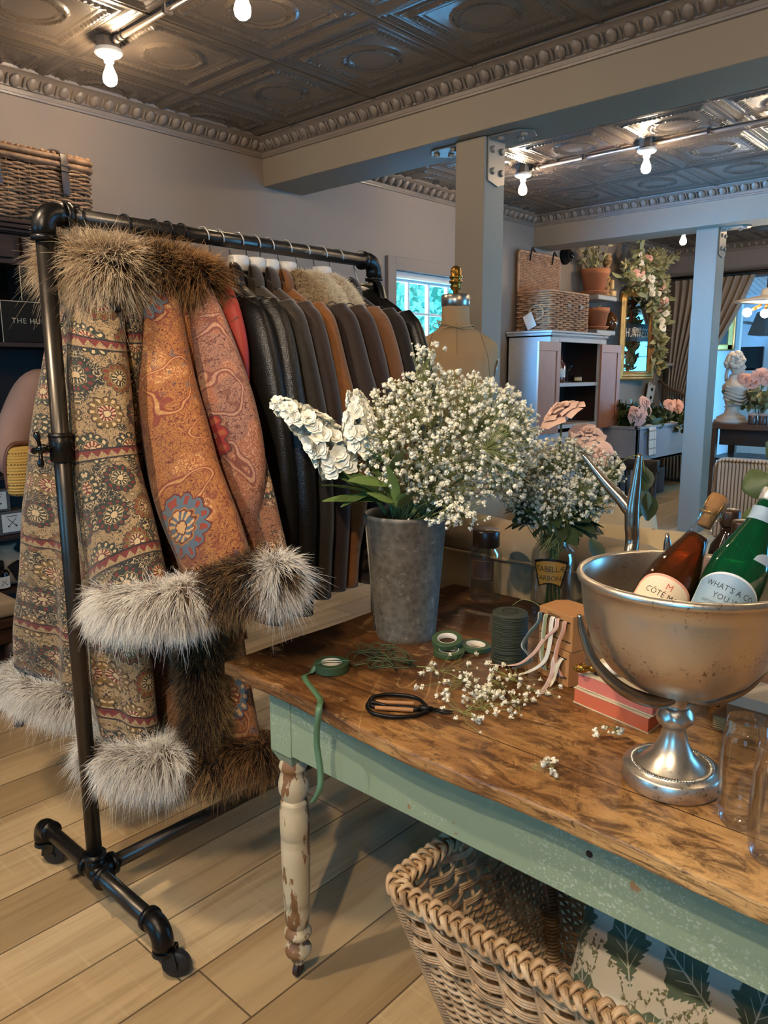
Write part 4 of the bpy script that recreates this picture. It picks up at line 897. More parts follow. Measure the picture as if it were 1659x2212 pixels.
for k, (x, z) in enumerate(((tx1-.10, tz+.022), (tx1-.02, tz+.024), (tx1+.028, tz+.01), (tx1+.03, tz-.06), (tx1+.028, tz-.18), (tx1+.034, tz-.30))):
    P.append([(x+.006*math.sin(j*1.3+k), 7.60+.17*j/9+.01*k, z-.006*(j % 2)*(k > 2)) for j in range(10)])
n = NT('striped towel'); _s = n.xyz(n.obj()); tw = n.m('ADD', n.step(n.m('FRACT', n.m('MULTIPLY', _s[1], 18.)), .8, .9), n.step(n.m('FRACT', n.m('MULTIPLY', _s[2], 11.)), .82, .9))
tw_.grid(np.array(P)); o = tw_.build('tea_towel', n.done(n.mix(tw, lin('#d8d0c0'), lin('#9a8a78')), .9), solid=.004, sub=1); tag(o, 'cream striped tea towel hanging over the trough rim', 'towel')

# ------------------------------------------------------------------ curtain over the far opening
M_cur = plain('taupe linen curtain', '#7f7264', .85, var=.12, bump=.15, bsc=200)
cur = thing('linen_curtain', 'long taupe curtain tied back left of the far blue post', 'curtain', (-3.6, 9.88, 0))
m = MB(); R = []; nn = 90
for z, xa, xb, am in ((2.56, -4.02, -3.02, .025), (2.45, -4.0, -3.06, .035), (2.1, -4.0, -3.2, .05), (1.6, -4.0, -3.48, .05), (1.25, -4.0, -3.62, .035), (1.12, -3.99, -3.66, .03), (.9, -4.0, -3.58, .045), (.4, -4.0, -3.52, .05), (.02, -4.0, -3.50, .05)):
    s_ = np.linspace(0, 1, nn); R.append(np.column_stack([xa+(xb-xa)*s_, 9.86+am*np.sin(s_*2*PI*11+z*.4), np.full(nn, z)]))
m.grid(np.array(R)); m.build('cloth', M_cur, cur, solid=.004, sub=1)
m = MB(); P = bez([at(1424, 822, 1, 9.80), at(1445, 838, 1, 9.76), at(1470, 848, 1, 9.76), at(1478, 856, 1, 9.80)]); m.tube(P, .018, 8); m.build('tieback_rope', plain('dark cord', '#4d3a2a', .8), cur)
m = MB(); m.tube([(-4.08, 9.87, 2.585), (-2.0, 9.87, 2.585)], .016, 10); m.build('curtain_rail', plain('black iron', '#191614', .4, .5), cur)

# ------------------------------------------------------------------ side table with the plaster bust
sx0, sx1, sy0, sy1, sz = -2.83, -1.5, 8.0, 8.75, .905
st = thing('console_table', 'rough brown wooden table carrying the white bust', 'table', ((sx0+sx1)/2, (sy0+sy1)/2, 0))
M_brown = plain('brown stained wood', '#553722', .45, var=.35, sc=6)
m = MB(); m.box(sx0, sx1, sy0, sy1, sz-.055, sz); m.build('tabletop', M_brown, st, smooth=False, bevel=.006)
m = MB(); m.box(sx0+.12, sx1-.1, sy0+.1, sy0+.5, sz-.22, sz-.056); m.build('drawer_box', plain('dark drawer', '#231914', .5), st, smooth=False, bevel=.004)
for x in (sx0+.07, sx1-.07):
    for y in (sy0+.07, sy1-.07): m = MB(); m.box(x-.035, x+.035, y-.035, y+.035, 0, sz-.056); m.build('leg', M_brown, st, smooth=False, bevel=.004)
for k in range(6): m = MB(); y = sy0+.05+.115*k; m.box(sx0+.03, sx1-.03, y, y+.09, .53, .555); m.build('slat', plain('dark slat', '#3d332d', .3), st, smooth=False, bevel=.003)
m = MB(); x0, y0 = sx0+.15, sy0+.08; m.box(x0, x0+.42, y0, y0+.35, .28, .30)
for a in ((x0, x0+.42, y0, y0+.02), (x0, x0+.42, y0+.33, y0+.35), (x0, x0+.02, y0, y0+.35), (x0+.40, x0+.42, y0, y0+.35)): m.box(*a, .30, .48)
m.box(sx0+.02, sx1-.02, sy0+.02, sy1-.02, .25, .28); o = m.build('lower_crate', M_brown, st, smooth=False, bevel=.004)
# bust: socle, draped shoulders, neck, head in profile with curls
M_plas = plain('plaster', '#c9bcab', .7, var=.06, bump=.08, bsc=30)
bc = at(1580, 905, 1, 8.22); bc[2] = sz
bust = thing('plaster_bust', 'white classical plaster bust of a curly haired woman on the console table', 'sculpture', bc)
H_ = at(1580, 752, 1, 8.22)[2]-sz
m = MB(); m.lathe([(.17, 0), (.17, .03), (.14, .04), (.15, .055), (.115, .075), (.075, .10), (.065, .15), (.085, .165)], bc, 36); m.build('socle', M_plas, bust)
fx = RIGHT*1.0; fx = np.array([fx[0], fx[1], 0]); fx /= np.linalg.norm(fx); fy = np.array([-fx[1], fx[0], 0])
def bp(x, y, z): return bc+fx*x+fy*y+np.array([0, 0, z])
m = MB(); R = []
for z, cx_, a, b in ((.15, 0, .06, .05), (.20, .005, .085, .07), (.26, .02, .11, .10), (.32, .03, .125, .125), (.36, .01, .12, .14), (.39, -.015, .085, .12), (.415, -.015, .052, .06), (.46, -.008, .046, .046), (.50, .0, .048, .046)):
    R.append([bp(cx_+a*math.cos(t)*(1+.05*math.sin(6*t+z*30)*(z < .38)), b*math.sin(t), z) for t in np.linspace(0, 2*PI, 36, endpoint=False)])
m.rings(np.array(R)); m.build('torso', M_plas, bust, sub=1)
m = MB(); R = []
for z, cx_, a, b in ((.475, .035, .02, .02), (.485, .035, .05, .038), (.51, .03, .066, .048), (.54, .022, .072, .055), (.575, .012, .078, .062), (.61, .005, .08, .064), (.645, 0, .07, .06), (.67, -.003, .045, .04), (.68, -.003, .01, .01)):
    R.append([bp(cx_+a*math.cos(t), b*math.sin(t), z) for t in np.linspace(0, 2*PI, 30, endpoint=False)])
m.rings(np.array(R)); 
m.tube([bp(.088, 0, .585), bp(.108, 0, .553), bp(.092, 0, .545)], [.008, .014, .008], 8); m.tube([bp(.088, -.02, .523), bp(.095, 0, .522), bp(.088, .02, .523)], [.006, .01, .006], 8); m.ball(bp(.075, 0, .49), .022, 10, 7)
for s in (-1, 1): m.ball(bp(.075, s*.028, .575), .013, 8, 6); m.ball(bp(-.01, s*.064, .56), (.012, .012, .02), 8, 6)
m.build('head', M_plas, bust, sub=1)
m = MB(); rng = np.random.default_rng(4)
for i in range(95):
    t = rng.uniform(0, 2*PI); zz = rng.uniform(.555, .70); rad = .082*math.sqrt(max(0, 1-((zz-.60)/.11)**2)) 
    p = (rad*math.cos(t)-.004, rad*.85*math.sin(t), zz)
    if p[0] > .04 and zz < .615: continue
    m.ball(bp(*p), rng.uniform(.016, .026), 7, 5)
m.ball(bp(-.085, 0, .60), .035, 9, 7); m.ball(bp(.01, 0, .70), .03, 9, 7); m.tube([bp(-.06, .03, .56), bp(-.07, .04, .48), bp(-.06, .05, .42)], .016, 7)
m.build('curls', M_plas, bust)
# drapery folds
m = MB()
for k in range(5): m.tube(bez([bp(-.11, -.06+.01*k, .37-.03*k), bp(.02, -.12, .33-.035*k), bp(.13, -.06, .35-.03*k)]), .010, 7)
m.build('drapery', M_plas, bust)
vs = at(1640, 880, 1, 8.3); t = thing('glass_vase', 'clear glass vase under the pink roses by the bust', 'vase', (vs[0], vs[1], sz)); m = MB(); m.lathe([(.05, 0), (.055, .01), (.06, .10), (.045, .15), (.055, .17)], (vs[0], vs[1], sz), 20); m.build('glass', M_clear, t)
lf = thing('rose_foliage', 'green leaves of the rose bunch beside the bust', 'plant', (vs[0], vs[1], sz+.01)); ml = MB(); rng = np.random.default_rng(41)
for i in range(220): p = np.array([vs[0]+rng.normal()*.12, vs[1]+rng.normal()*.08, sz+.19+abs(rng.normal())*.08]); add_leaf(ml, p, rng.normal(size=3)+(0, -.4, -.1), rng.uniform(.06, .11), .6, roll=rng.random()*6)
ml.build('leaves', M_leafo, lf); m = MB()
for k in range(6): m.tube([(vs[0]+.02*math.cos(k), vs[1]+.02*math.sin(k), sz+.012), (vs[0]+.06*math.cos(k*2), vs[1]+.05*math.sin(k*2), sz+.2)], .004, 5)
m.build('stems', M_stem, lf)
for i, (u, v, s, lb) in enumerate(((1644, 812, .125, 'largest pink rose of the bunch by the bust'), (1612, 822, .12, 'cream pink rose touching the face of the bust'), (1626, 826, .10, 'pale pink rose in the middle of the bunch by the bust'), (1603, 815, .07, 'small coral rose behind the bust shoulder'), (1657, 820, .10, 'pink rose of the bunch cut by the photo edge'))):
    c = at(u, v, 1, 8.2); rose('pink_rose', tuple(c), s, (.4, -1, .4), M_pinkrose, lb, 'rose', 'pink roses beside the bust', i, [c+(0, .05, -.15)])
for u, lb in ((1626, 'left of two little ridged jars on the console table edge'), (1649, 'right of two little ridged jars on the console table edge')):
    c = at(u, 905, 1, 8.07); c[2] = sz; t = thing('ribbed_jar', lb, 'jar', c, 'little jars on the console table'); m = MB(); m.lathe([(.04, 0), (.043, .01), (.043, .085), (.038, .092)], c, 18); m.build('jar', plain('smoky jar', '#4c3c33', .2), t); m = MB(); m.lathe([(.044, .088), (.044, .108)], c, 18); m.build('lid', plain('pink lid', '#b99a8b', .4), t)

# ------------------------------------------------------------------ striped slipper chair
n = NT('ticking stripe'); _s = n.xyz(n.obj()); _a = n.m('ADD', n.m('ADD', _s[0], n.m('MULTIPLY', _s[1], .9)), n.m('MULTIPLY', n.noise(n.obj(), 5, 2), .006))
_f = n.m('FRACT', n.m('MULTIPLY', _a, 46.)); M_tick = n.done(n.mix(n.step(n.m('ABSOLUTE', n.m('SUBTRACT', _f, .5)), .14, .22), lin('#6b5038'), lin('#c3ab8c')), .9)
ch = thing('slipper_chair', 'brown and cream striped upholstered chair seen from behind on the right', 'armchair', (-1.25, 5.3, 0))
p0 = at(1546, 990, 1, 5.0)
m = MB(); m.box(-1.70, -.95, 5.0, 5.16, .36, p0[2]+.0); m.build('back', M_tick, ch, bevel=.045, segs=4)
m = MB(); m.box(-1.70, -.95, 5.12, 5.75, .16, .44); m.build('seat', M_tick, ch, bevel=.04, segs=4)
m = MB(); q, _ = rr_loop(-1.692, -.958, .38, p0[2]-.008, .05, 60); m.tube(np.column_stack([q[:, 0], np.full(60, 5.008), q[:, 1]]), .007, 6, closed=True); m.build('piping', M_tick, ch)
for x in (-1.64, -1.0):
    for y in (5.08, 5.68): m = MB(); m.lathe([(.018, 0), (.03, .17)], (x, y, 0), 12); m.build('leg', M_dark, ch)

# ------------------------------------------------------------------ pendant lamp and kitchen beyond
pc = at(1657, 648, 1, 8.6); M_bulb2 = emis('pendant bulb glow', BULB_COL, BULB_POWER*5)
pd = thing('pendant_lamp', 'pale dish pendant lamp with bare bulbs at the right photo edge', 'pendant lamp', pc)
m = MB(); m.lathe([(.31, -.015), (.30, -.005), (.12, .035), (.06, .05), (.055, .10), (.02, .12)], pc, 40); m.build('dish_shade', plain('cream enamel', '#c9bfae', .35), pd, solid=.004)
m = MB(); m.tube([pc+(0, 0, .11), (pc[0], pc[1], 2.95)], .012, 8); m.build('stem', plain('brown iron', '#3c2a20', .4, .5), pd)
for a in (3.75, 5.6, 1.9):
    d = np.array([math.cos(a), math.sin(a), -.55]); c0 = pc+d*.05+(0, 0, -.02); m = MB(); m.tube([c0, c0+d*.085], .017, 10); m.build('lamp_holder', plain('brass', '#a87b45', .3, .9), pd); m = MB(); m.ball(c0+d*.135, .045, 16, 12); m.build('bulb', M_bulb2, pd)
t = thing('gilt_picture_frame', 'gold picture frame glimpsed in the kitchen right of the blue post', 'picture', at(1572, 712, 1, 12.2)); a, b = at(1540, 662, 1, 12.2), at(1586, 757, 1, 12.2)
m = MB(); fw = .10
for q in ((a[0], b[0], a[2]-fw, a[2]), (a[0], b[0], b[2], b[2]+fw), (b[0]-fw, b[0], b[2], a[2]), (a[0], a[0]+fw, b[2], a[2])): m.box(q[0], q[1], 12.15, 12.2, q[2], q[3])
m.build('frame', M_gilt2, t, smooth=False, bevel=.02)
m = MB(); m.box(a[0]+fw, b[0]-fw, 12.17, 12.18, b[2]+fw, a[2]-fw); m.build('canvas', plain('dark canvas', '#3a3430', .6), t, smooth=False)
m = MB(); m.box(a[0]-.1, b[0]+.06, 12.21, 12.30, 0, 3.2); struct(m, 'wall_partition', M_kwall, smooth=False)
a, b = at(1578, 750, 1, 13.6), at(1646, 796, 1, 13.6); t = thing('television', 'black screen on the kitchen counter behind the bust', 'television', ((a[0]+b[0])/2, 13.6, b[2]))
m = MB(); m.box(a[0], b[0], 13.6, 13.66, b[2], a[2]); m.build('screen', plain('black screen', '#0b0b0c', .15), t, smooth=False, bevel=.006); m = MB(); m.box((a[0]+b[0])/2-.15, (a[0]+b[0])/2+.15, 13.58, 13.7, b[2]-.03, b[2]); m.build('stand', M_blk, t, smooth=False)
m = MB(); m.box(a[0]-.4, b[0]+.9, 13.4, 14.1, 0, b[2]-.03); o = m.build('kitchen_counter', plain('white cupboard', '#c3c4c6', .5), smooth=False, bevel=.01); tag(o, 'white kitchen counter far behind the console table', 'counter')
a, b = at(1622, 676, 1, 13.0), at(1720, 721, 1, 13.0)
m = MB(); m.add([(a[0]+.12, 12.9, a[2]), (b[0], 12.9, a[2]), (b[0], 12.9, b[2]), (a[0], 12.9, b[2]), (a[0]+.12, 13.5, a[2]), (b[0], 13.5, a[2]), (b[0], 13.5, b[2]), (a[0], 13.5, b[2])], [(3, 2, 1, 0), (4, 5, 6, 7), (0, 1, 5, 4), (2, 3, 7, 6), (1, 2, 6, 5), (3, 0, 4, 7)])
t = thing('range_hood', 'taupe kitchen hood hanging behind the pendant lamp', 'hood', ((a[0]+b[0])/2, 13.2, b[2])); m.build('hood', plain('taupe hood', '#5d4f49', .5), t, smooth=False, bevel=.01)
m = MB(); m.box(a[0]+.4, b[0]-.2, 13.0, 13.4, a[2]-.01, 3.05); m.build('flue', plain('taupe hood', '#5d4f49', .5), t, smooth=False)
a = at(1590, 694, 1, 12.6); t = thing('wall_sconce', 'small white square light fitting on the kitchen wall', 'wall lamp', a); m = MB(); m.box(a[0]-.06, a[0]+.06, 12.5, 12.6, a[2]-.09, a[2]+.07); m.build('shade', M_white, t, smooth=False, bevel=.01); m = MB(); m.box(a[0]-.02, a[0]+.02, 12.6, 14.85, a[2]-.02, a[2]+.02); m.build('bracket_arm', M_white, t, smooth=False)
# ------------------------------------------------------------------ black pipe garment rack
RX, RY0, RY1, RZ = -1.80, .83, 1.935, 1.792
n = NT('black steel pipe'); v = n.obj(); M_pipe = n.done(n.mix(n.noise(v, 9, 4), lin('#37332f'), lin('#57514a')), n.m('ADD', .24, n.m('MULTIPLY', n.noise(v, 30, 3), .16)), .85)
M_cast = plain('cast iron fitting', '#2a2826', .32, .8, bump=.15, bsc=120); M_rub = plain('black rubber', '#1b1a19', .55); M_plas_b = plain('black plastic', '#121211', .25)
rack = thing('clothes_rack', 'black steel pipe clothes rack on casters holding the coats', 'clothes rack', (RX, (RY0+RY1)/2, 0))
m = MB(); m.tube([(RX, RY0+.03, RZ), (RX, RY1-.03, RZ)], .0200, 20); m.build('rail', M_pipe, rack)
zb = .125
for y, e in ((RY0, 1), (RY1, -1)):
    m = MB(); m.tube([(RX, y, zb+.01), (RX, y, RZ-.04)], .0200, 20); m.build('post', M_pipe, rack)
    m = MB(); a = np.linspace(0, PI/2, 9); P = [(RX, y, RZ-.055)]+[(RX, y+e*(.032-.032*math.cos(t)), RZ-.032+.032*math.sin(t)) for t in a]+[(RX, y+e*.055, RZ)]
    m.tube(P, .0265, 20); m.tube([(RX, y, RZ-.062), (RX, y, RZ-.05)], .0300, 20); m.tube([(RX, y+e*.05, RZ), (RX, y+e*.062, RZ)], .0300, 20); m.build('elbow', M_cast, rack)
    m = MB(); m.tube([(RX-.29, y, zb), (RX+.29, y, zb)], .0200, 20); m.build('foot_pipe', M_pipe, rack)
    m = MB(); m.tube([(RX-.045, y, zb), (RX+.045, y, zb)], .0255, 20); m.tube([(RX, y, zb), (RX, y, zb+.05)], .0255, 20); m.tube([(RX, y, zb), (RX, y+e*.05, zb)], .0255, 20)
    for s in (-1, 1): m.tube([(RX+s*.036, y, zb), (RX+s*.048, y, zb)], .0300, 20)
    m.tube([(RX, y, zb+.042), (RX, y, zb+.054)], .0300, 20); m.tube([(RX, y+e*.042, zb), (RX, y+e*.054, zb)], .0300, 20); m.build('tee', M_cast, rack)
    for s in (-1, 1):
        x = RX+s*.30; c = thing('caster', None, None, (0, 0, 0)); bpy.data.objects.remove(c)
        m = MB(); P = [(RX+s*.265, y, zb)]+[(x-s*.0+s*(.0+.034*math.sin(t))-s*.012, y, zb-.034+.034*math.cos(t)) for t in np.linspace(0, PI/2, 9)]+[(x+s*.022, y, zb-.045)]
        m.tube(P, .0265, 20); m.tube([(RX+s*.262, y, zb), (RX+s*.274, y, zb)], .0300, 20); el = m.build('end_elbow', M_cast, rack)
        x = x+s*.022
        m = MB(); m.lathe([(.014, .012), (.012, 0), (.026, -.004), (.028, -.012), (.022, -.018)], (x, y, zb-.05), 20)
        sw = np.array([.76, .65, 0])*.030; tn = np.array([-sw[1], sw[0], 0]); tn = tn/np.linalg.norm(tn)
        for q in (-1, 1): m.obox(np.array([x, y, .052])+sw*.55+tn*q*.0165, sw/np.linalg.norm(sw)*.017, tn*.002, (-.006*s, 0, .021))
        m.obox(np.array([x, y, .072])+sw*.2, sw/np.linalg.norm(sw)*.022, tn*.0185, (0, 0, .0025)); cm = m.build('caster_fork', M_plas_b, rack, auto=40)
        m = MB(); wc = np.array([x, y, .034])+sw; m.lathe([(.012, -.013), (.026, -.013), (.030, -.011), (.034, -.008), (.034, .008), (.030, .011), (.026, .013), (.012, .013)], wc, 32, axis=tn); m.lathe([(.007, -.02), (.007, .02)], wc, 12, axis=tn); m.build('caster_wheel', M_rub, rack, auto=40)
m = MB(); m.tube([(RX, RY0+.03, zb), (RX, RY1-.03, zb)], .0200, 20); m.build('tie_pipe', M_pipe, rack)
zc_ = at(128, 965, 1, RY0)[2]
m = MB(); m.lathe([(.024, -.035), (.0275, -.033), (.0275, .033), (.024, .035)], (RX, RY0, zc_), 22); m.lathe([(.024, .0), (.029, .001), (.029, .006), (.024, .007)], (RX, RY0, zc_+.024), 22); m.build('height_collar', M_cast, rack)
m = MB(); hc = np.array([RX-.0, RY0-.050, zc_-.002]); m.tube([hc+(0, .03, 0), hc], .009, 10)
for a in (.2, 1.75, 3.3, 4.85):
    d = np.array([math.cos(a)*.8, -.12, math.sin(a)]); m.tube([hc, hc+d*.020, hc+d*.034, hc+d*.042], [.0055, .0045, .0085, .005], 10)
m.ball(hc, .011, 12, 8); m.build('cross_handle', plain('dark chrome', '#3a3836', .18, .95), rack)

# ------------------------------------------------------------------ cloth pieces as closed lofts
def stations(st, k=9):
    S_ = np.asarray(st, float); return bez(S_, k)
def loft(m, st, n=44, folds=0, famp=.10, seed=0, k=9, horiz=False, expo=1.0, f0=.25):
    """st rows: x, y, z, half width, half depth. Rings stand square to the path (or level when horiz)."""
    Q = stations(st, k); P = Q[:, :3]; rg = np.random.default_rng(seed); L = np.concatenate([[0], np.cumsum(np.linalg.norm(np.diff(P, axis=0), axis=1))])
    th = np.linspace(0, 2*PI, n, endpoint=False); R = []; UV = []; ph = rg.random(6)*6.28; T = np.gradient(P, axis=0)
    for i in range(len(P)):
        t = T[i]/np.linalg.norm(T[i]); yv = np.array([0, 1., 0])
        wv = np.array([1., 0, 0]) if horiz else np.cross(yv, t); wv = wv/np.linalg.norm(wv)
        if wv[0] < 0: wv = -wv
        dv = np.array([0, 1., 0]) if horiz else np.cross(t, wv); dv = dv/np.linalg.norm(dv)
        if dv[1] < 0: dv = -dv
        g = min(1, max(0, (i/(len(P)-1)-f0)/.5)); hw, hd = Q[i, 3], Q[i, 4]
        fo = 1+famp*g*np.sin(folds*th+ph[0]+L[i]*1.5)+.4*famp*g*np.sin((folds*2+1)*th+ph[1])
        wr = .05*np.sin(L[i]*21+2.5*np.sin(th+ph[2])+ph[3])+.05*np.sin(L[i]*11+3*th+ph[4])
        c, s = np.cos(th), np.sin(th); c = np.sign(c)*abs(c)**expo; s = np.sign(s)*abs(s)**expo
        R.append(P[i]+wv*(hw*c)[:, None]*(1+.2*wr[:, None])+dv*(hd*s*(fo+wr))[:, None])
        per = 2*(hw+hd)*1.2; UV.append(np.column_stack([np.abs(((th/(2*PI)+.25) % 1)-.5)*2*per*.5+.3*seed, np.full(n, L[i]+.37*seed)]))
    m.rings(np.array(R), True, True, uv=np.array(UV).reshape(-1, 2)); return np.array(R)

# ------------------------------------------------------------------ woven patterns
def brocade(name, g1, g2, line, A, Bc, Cc, petal, cell=.115, scroll=38.0, mr=.43, share=1.0, bands=True, lw=.11, dark=.5, scal=6, rough=.85, squash=1.0, vine=None):
    n = NT(name); uv = n.uv(); ux, uy, _ = n.xyz(uv)
    wob = n.noise(uv, 11, 2, out=1); wx, wy, _z = n.xyz(n.vm('SUBTRACT', wob, (.5, .5, .5)))
    w2x, w2y, _w = n.xyz(n.vm('SUBTRACT', n.noise(uv, 55, 2, out=1), (.5, .5, .5))); wx = n.m('ADD', wx, n.m('MULTIPLY', w2x, .35)); wy = n.m('ADD', wy, n.m('MULTIPLY', w2y, .35))
    x = n.m('DIVIDE', n.m('ADD', ux, n.m('MULTIPLY', wx, .03)), cell); y = n.m('DIVIDE', n.m('ADD', uy, n.m('MULTIPLY', wy, .03)), cell*squash)
    row = n.m('FLOOR', y); x = n.m('ADD', x, n.m('MULTIPLY', n.m('MODULO', row, 2.0), .5)); col = n.m('FLOOR', x)
    lx, ly = n.m('SUBTRACT', n.m('FRACT', x), .5), n.m('SUBTRACT', n.m('FRACT', y), .5)
    r = n.m('SQRT', n.m('ADD', n.m('MULTIPLY', lx, lx), n.m('MULTIPLY', ly, ly))); a = n.m('ARCTAN2', ly, lx)
    idv = n.com(col, row, 2.0); h1 = n.wn(idv); h2 = n.wn(n.com(col, row, 9.0)); h3 = n.wn(n.com(col, row, 17.0))
    edge = n.m('MULTIPLY', mr, n.m('ADD', .90, n.m('MULTIPLY', n.m('ABSOLUTE', n.m('COSINE', n.m('MULTIPLY', a, float(scal)))), .16)))
    q = n.m('DIVIDE', r, edge)
    # ground: curling scrolls between small leaves
    s1 = n.noise(uv, scroll, 2, .5, 1.2); s2 = n.noise(uv, scroll*.45, 2, .5, .8)
    ln = n.step(n.m('ABSOLUTE', n.m('SUBTRACT', n.m('FRACT', n.m('MULTIPLY', s1, 5.0)), .5)), lw+.05, lw-.03)
    patch = n.step(n.noise(uv, 8, 2), dark-.02, dark+.02)
    base = n.mix(patch, lin(g1), lin(g2))
    bits = n.mix(n.step(h3, .4, .6), lin(A), lin(Cc)); base = n.mix(n.m('MULTIPLY', n.step(s2, .60, .64), .7), base, bits)
    base = n.mix(ln, base, n.mix(patch, lin(line), lin(petal)))
    if vine:
        vz = n.m('ABSOLUTE', n.m('SUBTRACT', n.m('FRACT', n.m('MULTIPLY', n.noise(uv, 5.5, 2), 4.0)), .5)); dbl = n.m('MULTIPLY', n.step(n.m('ABSOLUTE', n.m('SUBTRACT', vz, .05)), .022, .014), 1.0); base = n.mix(n.m('MULTIPLY', dbl, .8), base, lin(vine)); base = n.mix(n.m('MULTIPLY', n.step(vz, .03, .02), .5), base, lin(petal))
    # medallion: rings with a ring of drop petals
    pet = n.step(n.m('COSINE', n.m('MULTIPLY', a, float(scal*2))), .1, .35)
    fill = n.mix(n.step(h1, .45, .55), lin(A), lin(Cc)); mid = n.mix(n.step(h2, .5, .6), lin(Bc), lin(A))
    med = n.ramp(q, [(0, 0.0), (.20, .5), (.25, 1.0), (.50, .5), (.55, .25), (.60, .75), (.93, .5)], 'CONSTANT')
    isln = n.m('COMPARE', med, .5, .02); ispet = n.m('COMPARE', med, 1.0, .02); iso = n.m('COMPARE', med, .75, .02); isg = n.m('COMPARE', med, .25, .02)
    c = n.mix(isln, lin(petal), lin(line)); c = n.mix(isg, c, lin(g1))
    c = n.mix(ispet, c, n.mix(pet, mid, lin(petal)))
    pet2 = n.m('MULTIPLY', n.step(n.m('COSINE', n.m('MULTIPLY', a, float(scal*2))), .25, .45), n.step(n.m('ABSOLUTE', n.m('SUBTRACT', q, .77)), .11, .09))
    c = n.mix(iso, c, n.mix(pet2, fill, n.mix(n.step(h2, .35, .45), lin(petal), lin(Bc))))
    inside = n.m('MULTIPLY', n.step(q, 1.0, .985), n.step(h1, share, share-.001) if share < 1 else 1.0)
    c = n.mix(inside, base, c)
    if bands:
        f = n.m('FRACT', n.m('DIVIDE', uy, .27)); tri = n.m('ABSOLUTE', n.m('SUBTRACT', n.m('FRACT', n.m('MULTIPLY', ux, 45.)), .5))
        b1 = n.m('MULTIPLY', n.step(f, .0, .005), n.step(f, .115, .11)); zig = n.step(n.m('SUBTRACT', f, n.m('ADD', .03, n.m('MULTIPLY', tri, .11))), -.004, .004)
        bc = n.mix(zig, lin(Bc), lin(g1)); bc = n.mix(n.m('MULTIPLY', ln, .6), bc, lin(line))
        le = n.m('MAXIMUM', n.step(n.m('ABSOLUTE', n.m('SUBTRACT', f, .008)), .012, .008), n.step(n.m('ABSOLUTE', n.m('SUBTRACT', f, .107)), .012, .008))
        c = n.mix(b1, c, n.mix(le, bc, lin(line)))
    fine = n.noise(uv, 420, 2); c = n.mix(n.m('MULTIPLY', n.step(fine, .5, .7), .18), c, lin(line))
    n.bump(n.m('ADD', n.m('MULTIPLY', fine, .5), n.noise(uv, 9, 3)), .25, .004)
    return n.done(c, rough, Sheen_Weight=.15)
M_pais1 = brocade('paisley weave', '#957850', '#14170f', '#1c110b', '#232a1b', '#6b1f16', '#664a1d', '#b5976b', cell=.088, scroll=72, dark=.52)
M_pais2 = brocade('orange kashmir weave', '#98602a', '#8d4d20', '#5a1f10', '#4d5a62', '#82301c', '#74341c', '#bf9058', cell=.15, scroll=100, mr=.40, share=.5, bands=False, lw=.15, dark=.55, scal=7, squash=1.3, vine='#6e2416')
M_pais3 = brocade('rose medallion weave', '#8a5f49', '#834a2e', '#4a221a', '#7d1512', '#8e4426', '#63301a', '#a98063', cell=.14, scroll=90, mr=.42, share=.75, bands=False, lw=.12, dark=.5, scal=6, squash=1.25, vine='#5e2a22')
M_pais4 = brocade('brown kashmir weave', '#82553a', '#5a3a24', '#2f1d14', '#8a2c1a', '#b06f3a', '#3a4038', '#c0a07c', cell=.09, scroll=70, mr=.40, share=.7, bands=False, dark=.5)
n = NT('red poppy silk'); uv = n.uv(); d_ = n.vor(uv, 14); M_red = n.done(n.mix(n.step(n.noise(uv, 16, 3, .5, .8), .56, .60), n.mix(n.noise(uv, 6, 2), lin('#8e1d12'), lin('#b53a22')), lin('#2b120c')), .6)
def leather_mat(name, a, b, rough=.42, grain=.35, suede=False):
    n = NT(name); v = n.uv(); c = n.mix(n.noise(v, 5, 4), tuple(q*.62 for q in lin(a)), tuple(q*.62 for q in lin(b)))
    if suede: c = n.mix(n.m('MULTIPLY', n.noise(v, 60, 3), .35), c, tuple(x*1.5 for x in lin(b)))
    n.bump(n.m('ADD', n.m('MULTIPLY', n.vor(v, 330), .4), n.m('MULTIPLY', n.noise(v, 14, 4), 1.3)), grain, .003)
    return n.done(c, rough, Sheen_Weight=.3 if suede else .0, spec=.12 if suede else .35)

# ------------------------------------------------------------------ fur
def fur_mat(name, stops, rough=.55):
    n = NT(name); hi = n.node('ShaderNodeHairInfo'); t = n.m('ADD', hi.outputs['Intercept'], n.m('MULTIPLY', n.m('SUBTRACT', hi.outputs['Random'], .5), .5))
    pz = n.noise(n.obj(), 9, 3); t = n.m('ADD', t, n.m('MULTIPLY', n.m('SUBTRACT', pz, .5), .9), clamp=True)
    return n.done(n.ramp(t, [(p, lin(c)) for p, c in stops]), rough, spec=.25)
M_fur_pale = fur_mat('silver fur', [(0, '#564839'), (.28, '#978774'), (.5, '#d2c8b8'), (1, '#f4efe4')])
M_fur_col = fur_mat('blond fur', [(0, '#2a1d13'), (.35, '#6a5138'), (.65, '#ab8f6c'), (1, '#d9c6a6')])
M_fur_dk = fur_mat('dark brown fur', [(0, '#060403'), (.5, '#160d08'), (.72, '#4f341c'), (1, '#a5814f')])
M_fur_br = fur_mat('fox brown fur', [(0, '#120a06'), (.4, '#3c2410'), (.68, '#70481f'), (1, '#ab7f4a')])
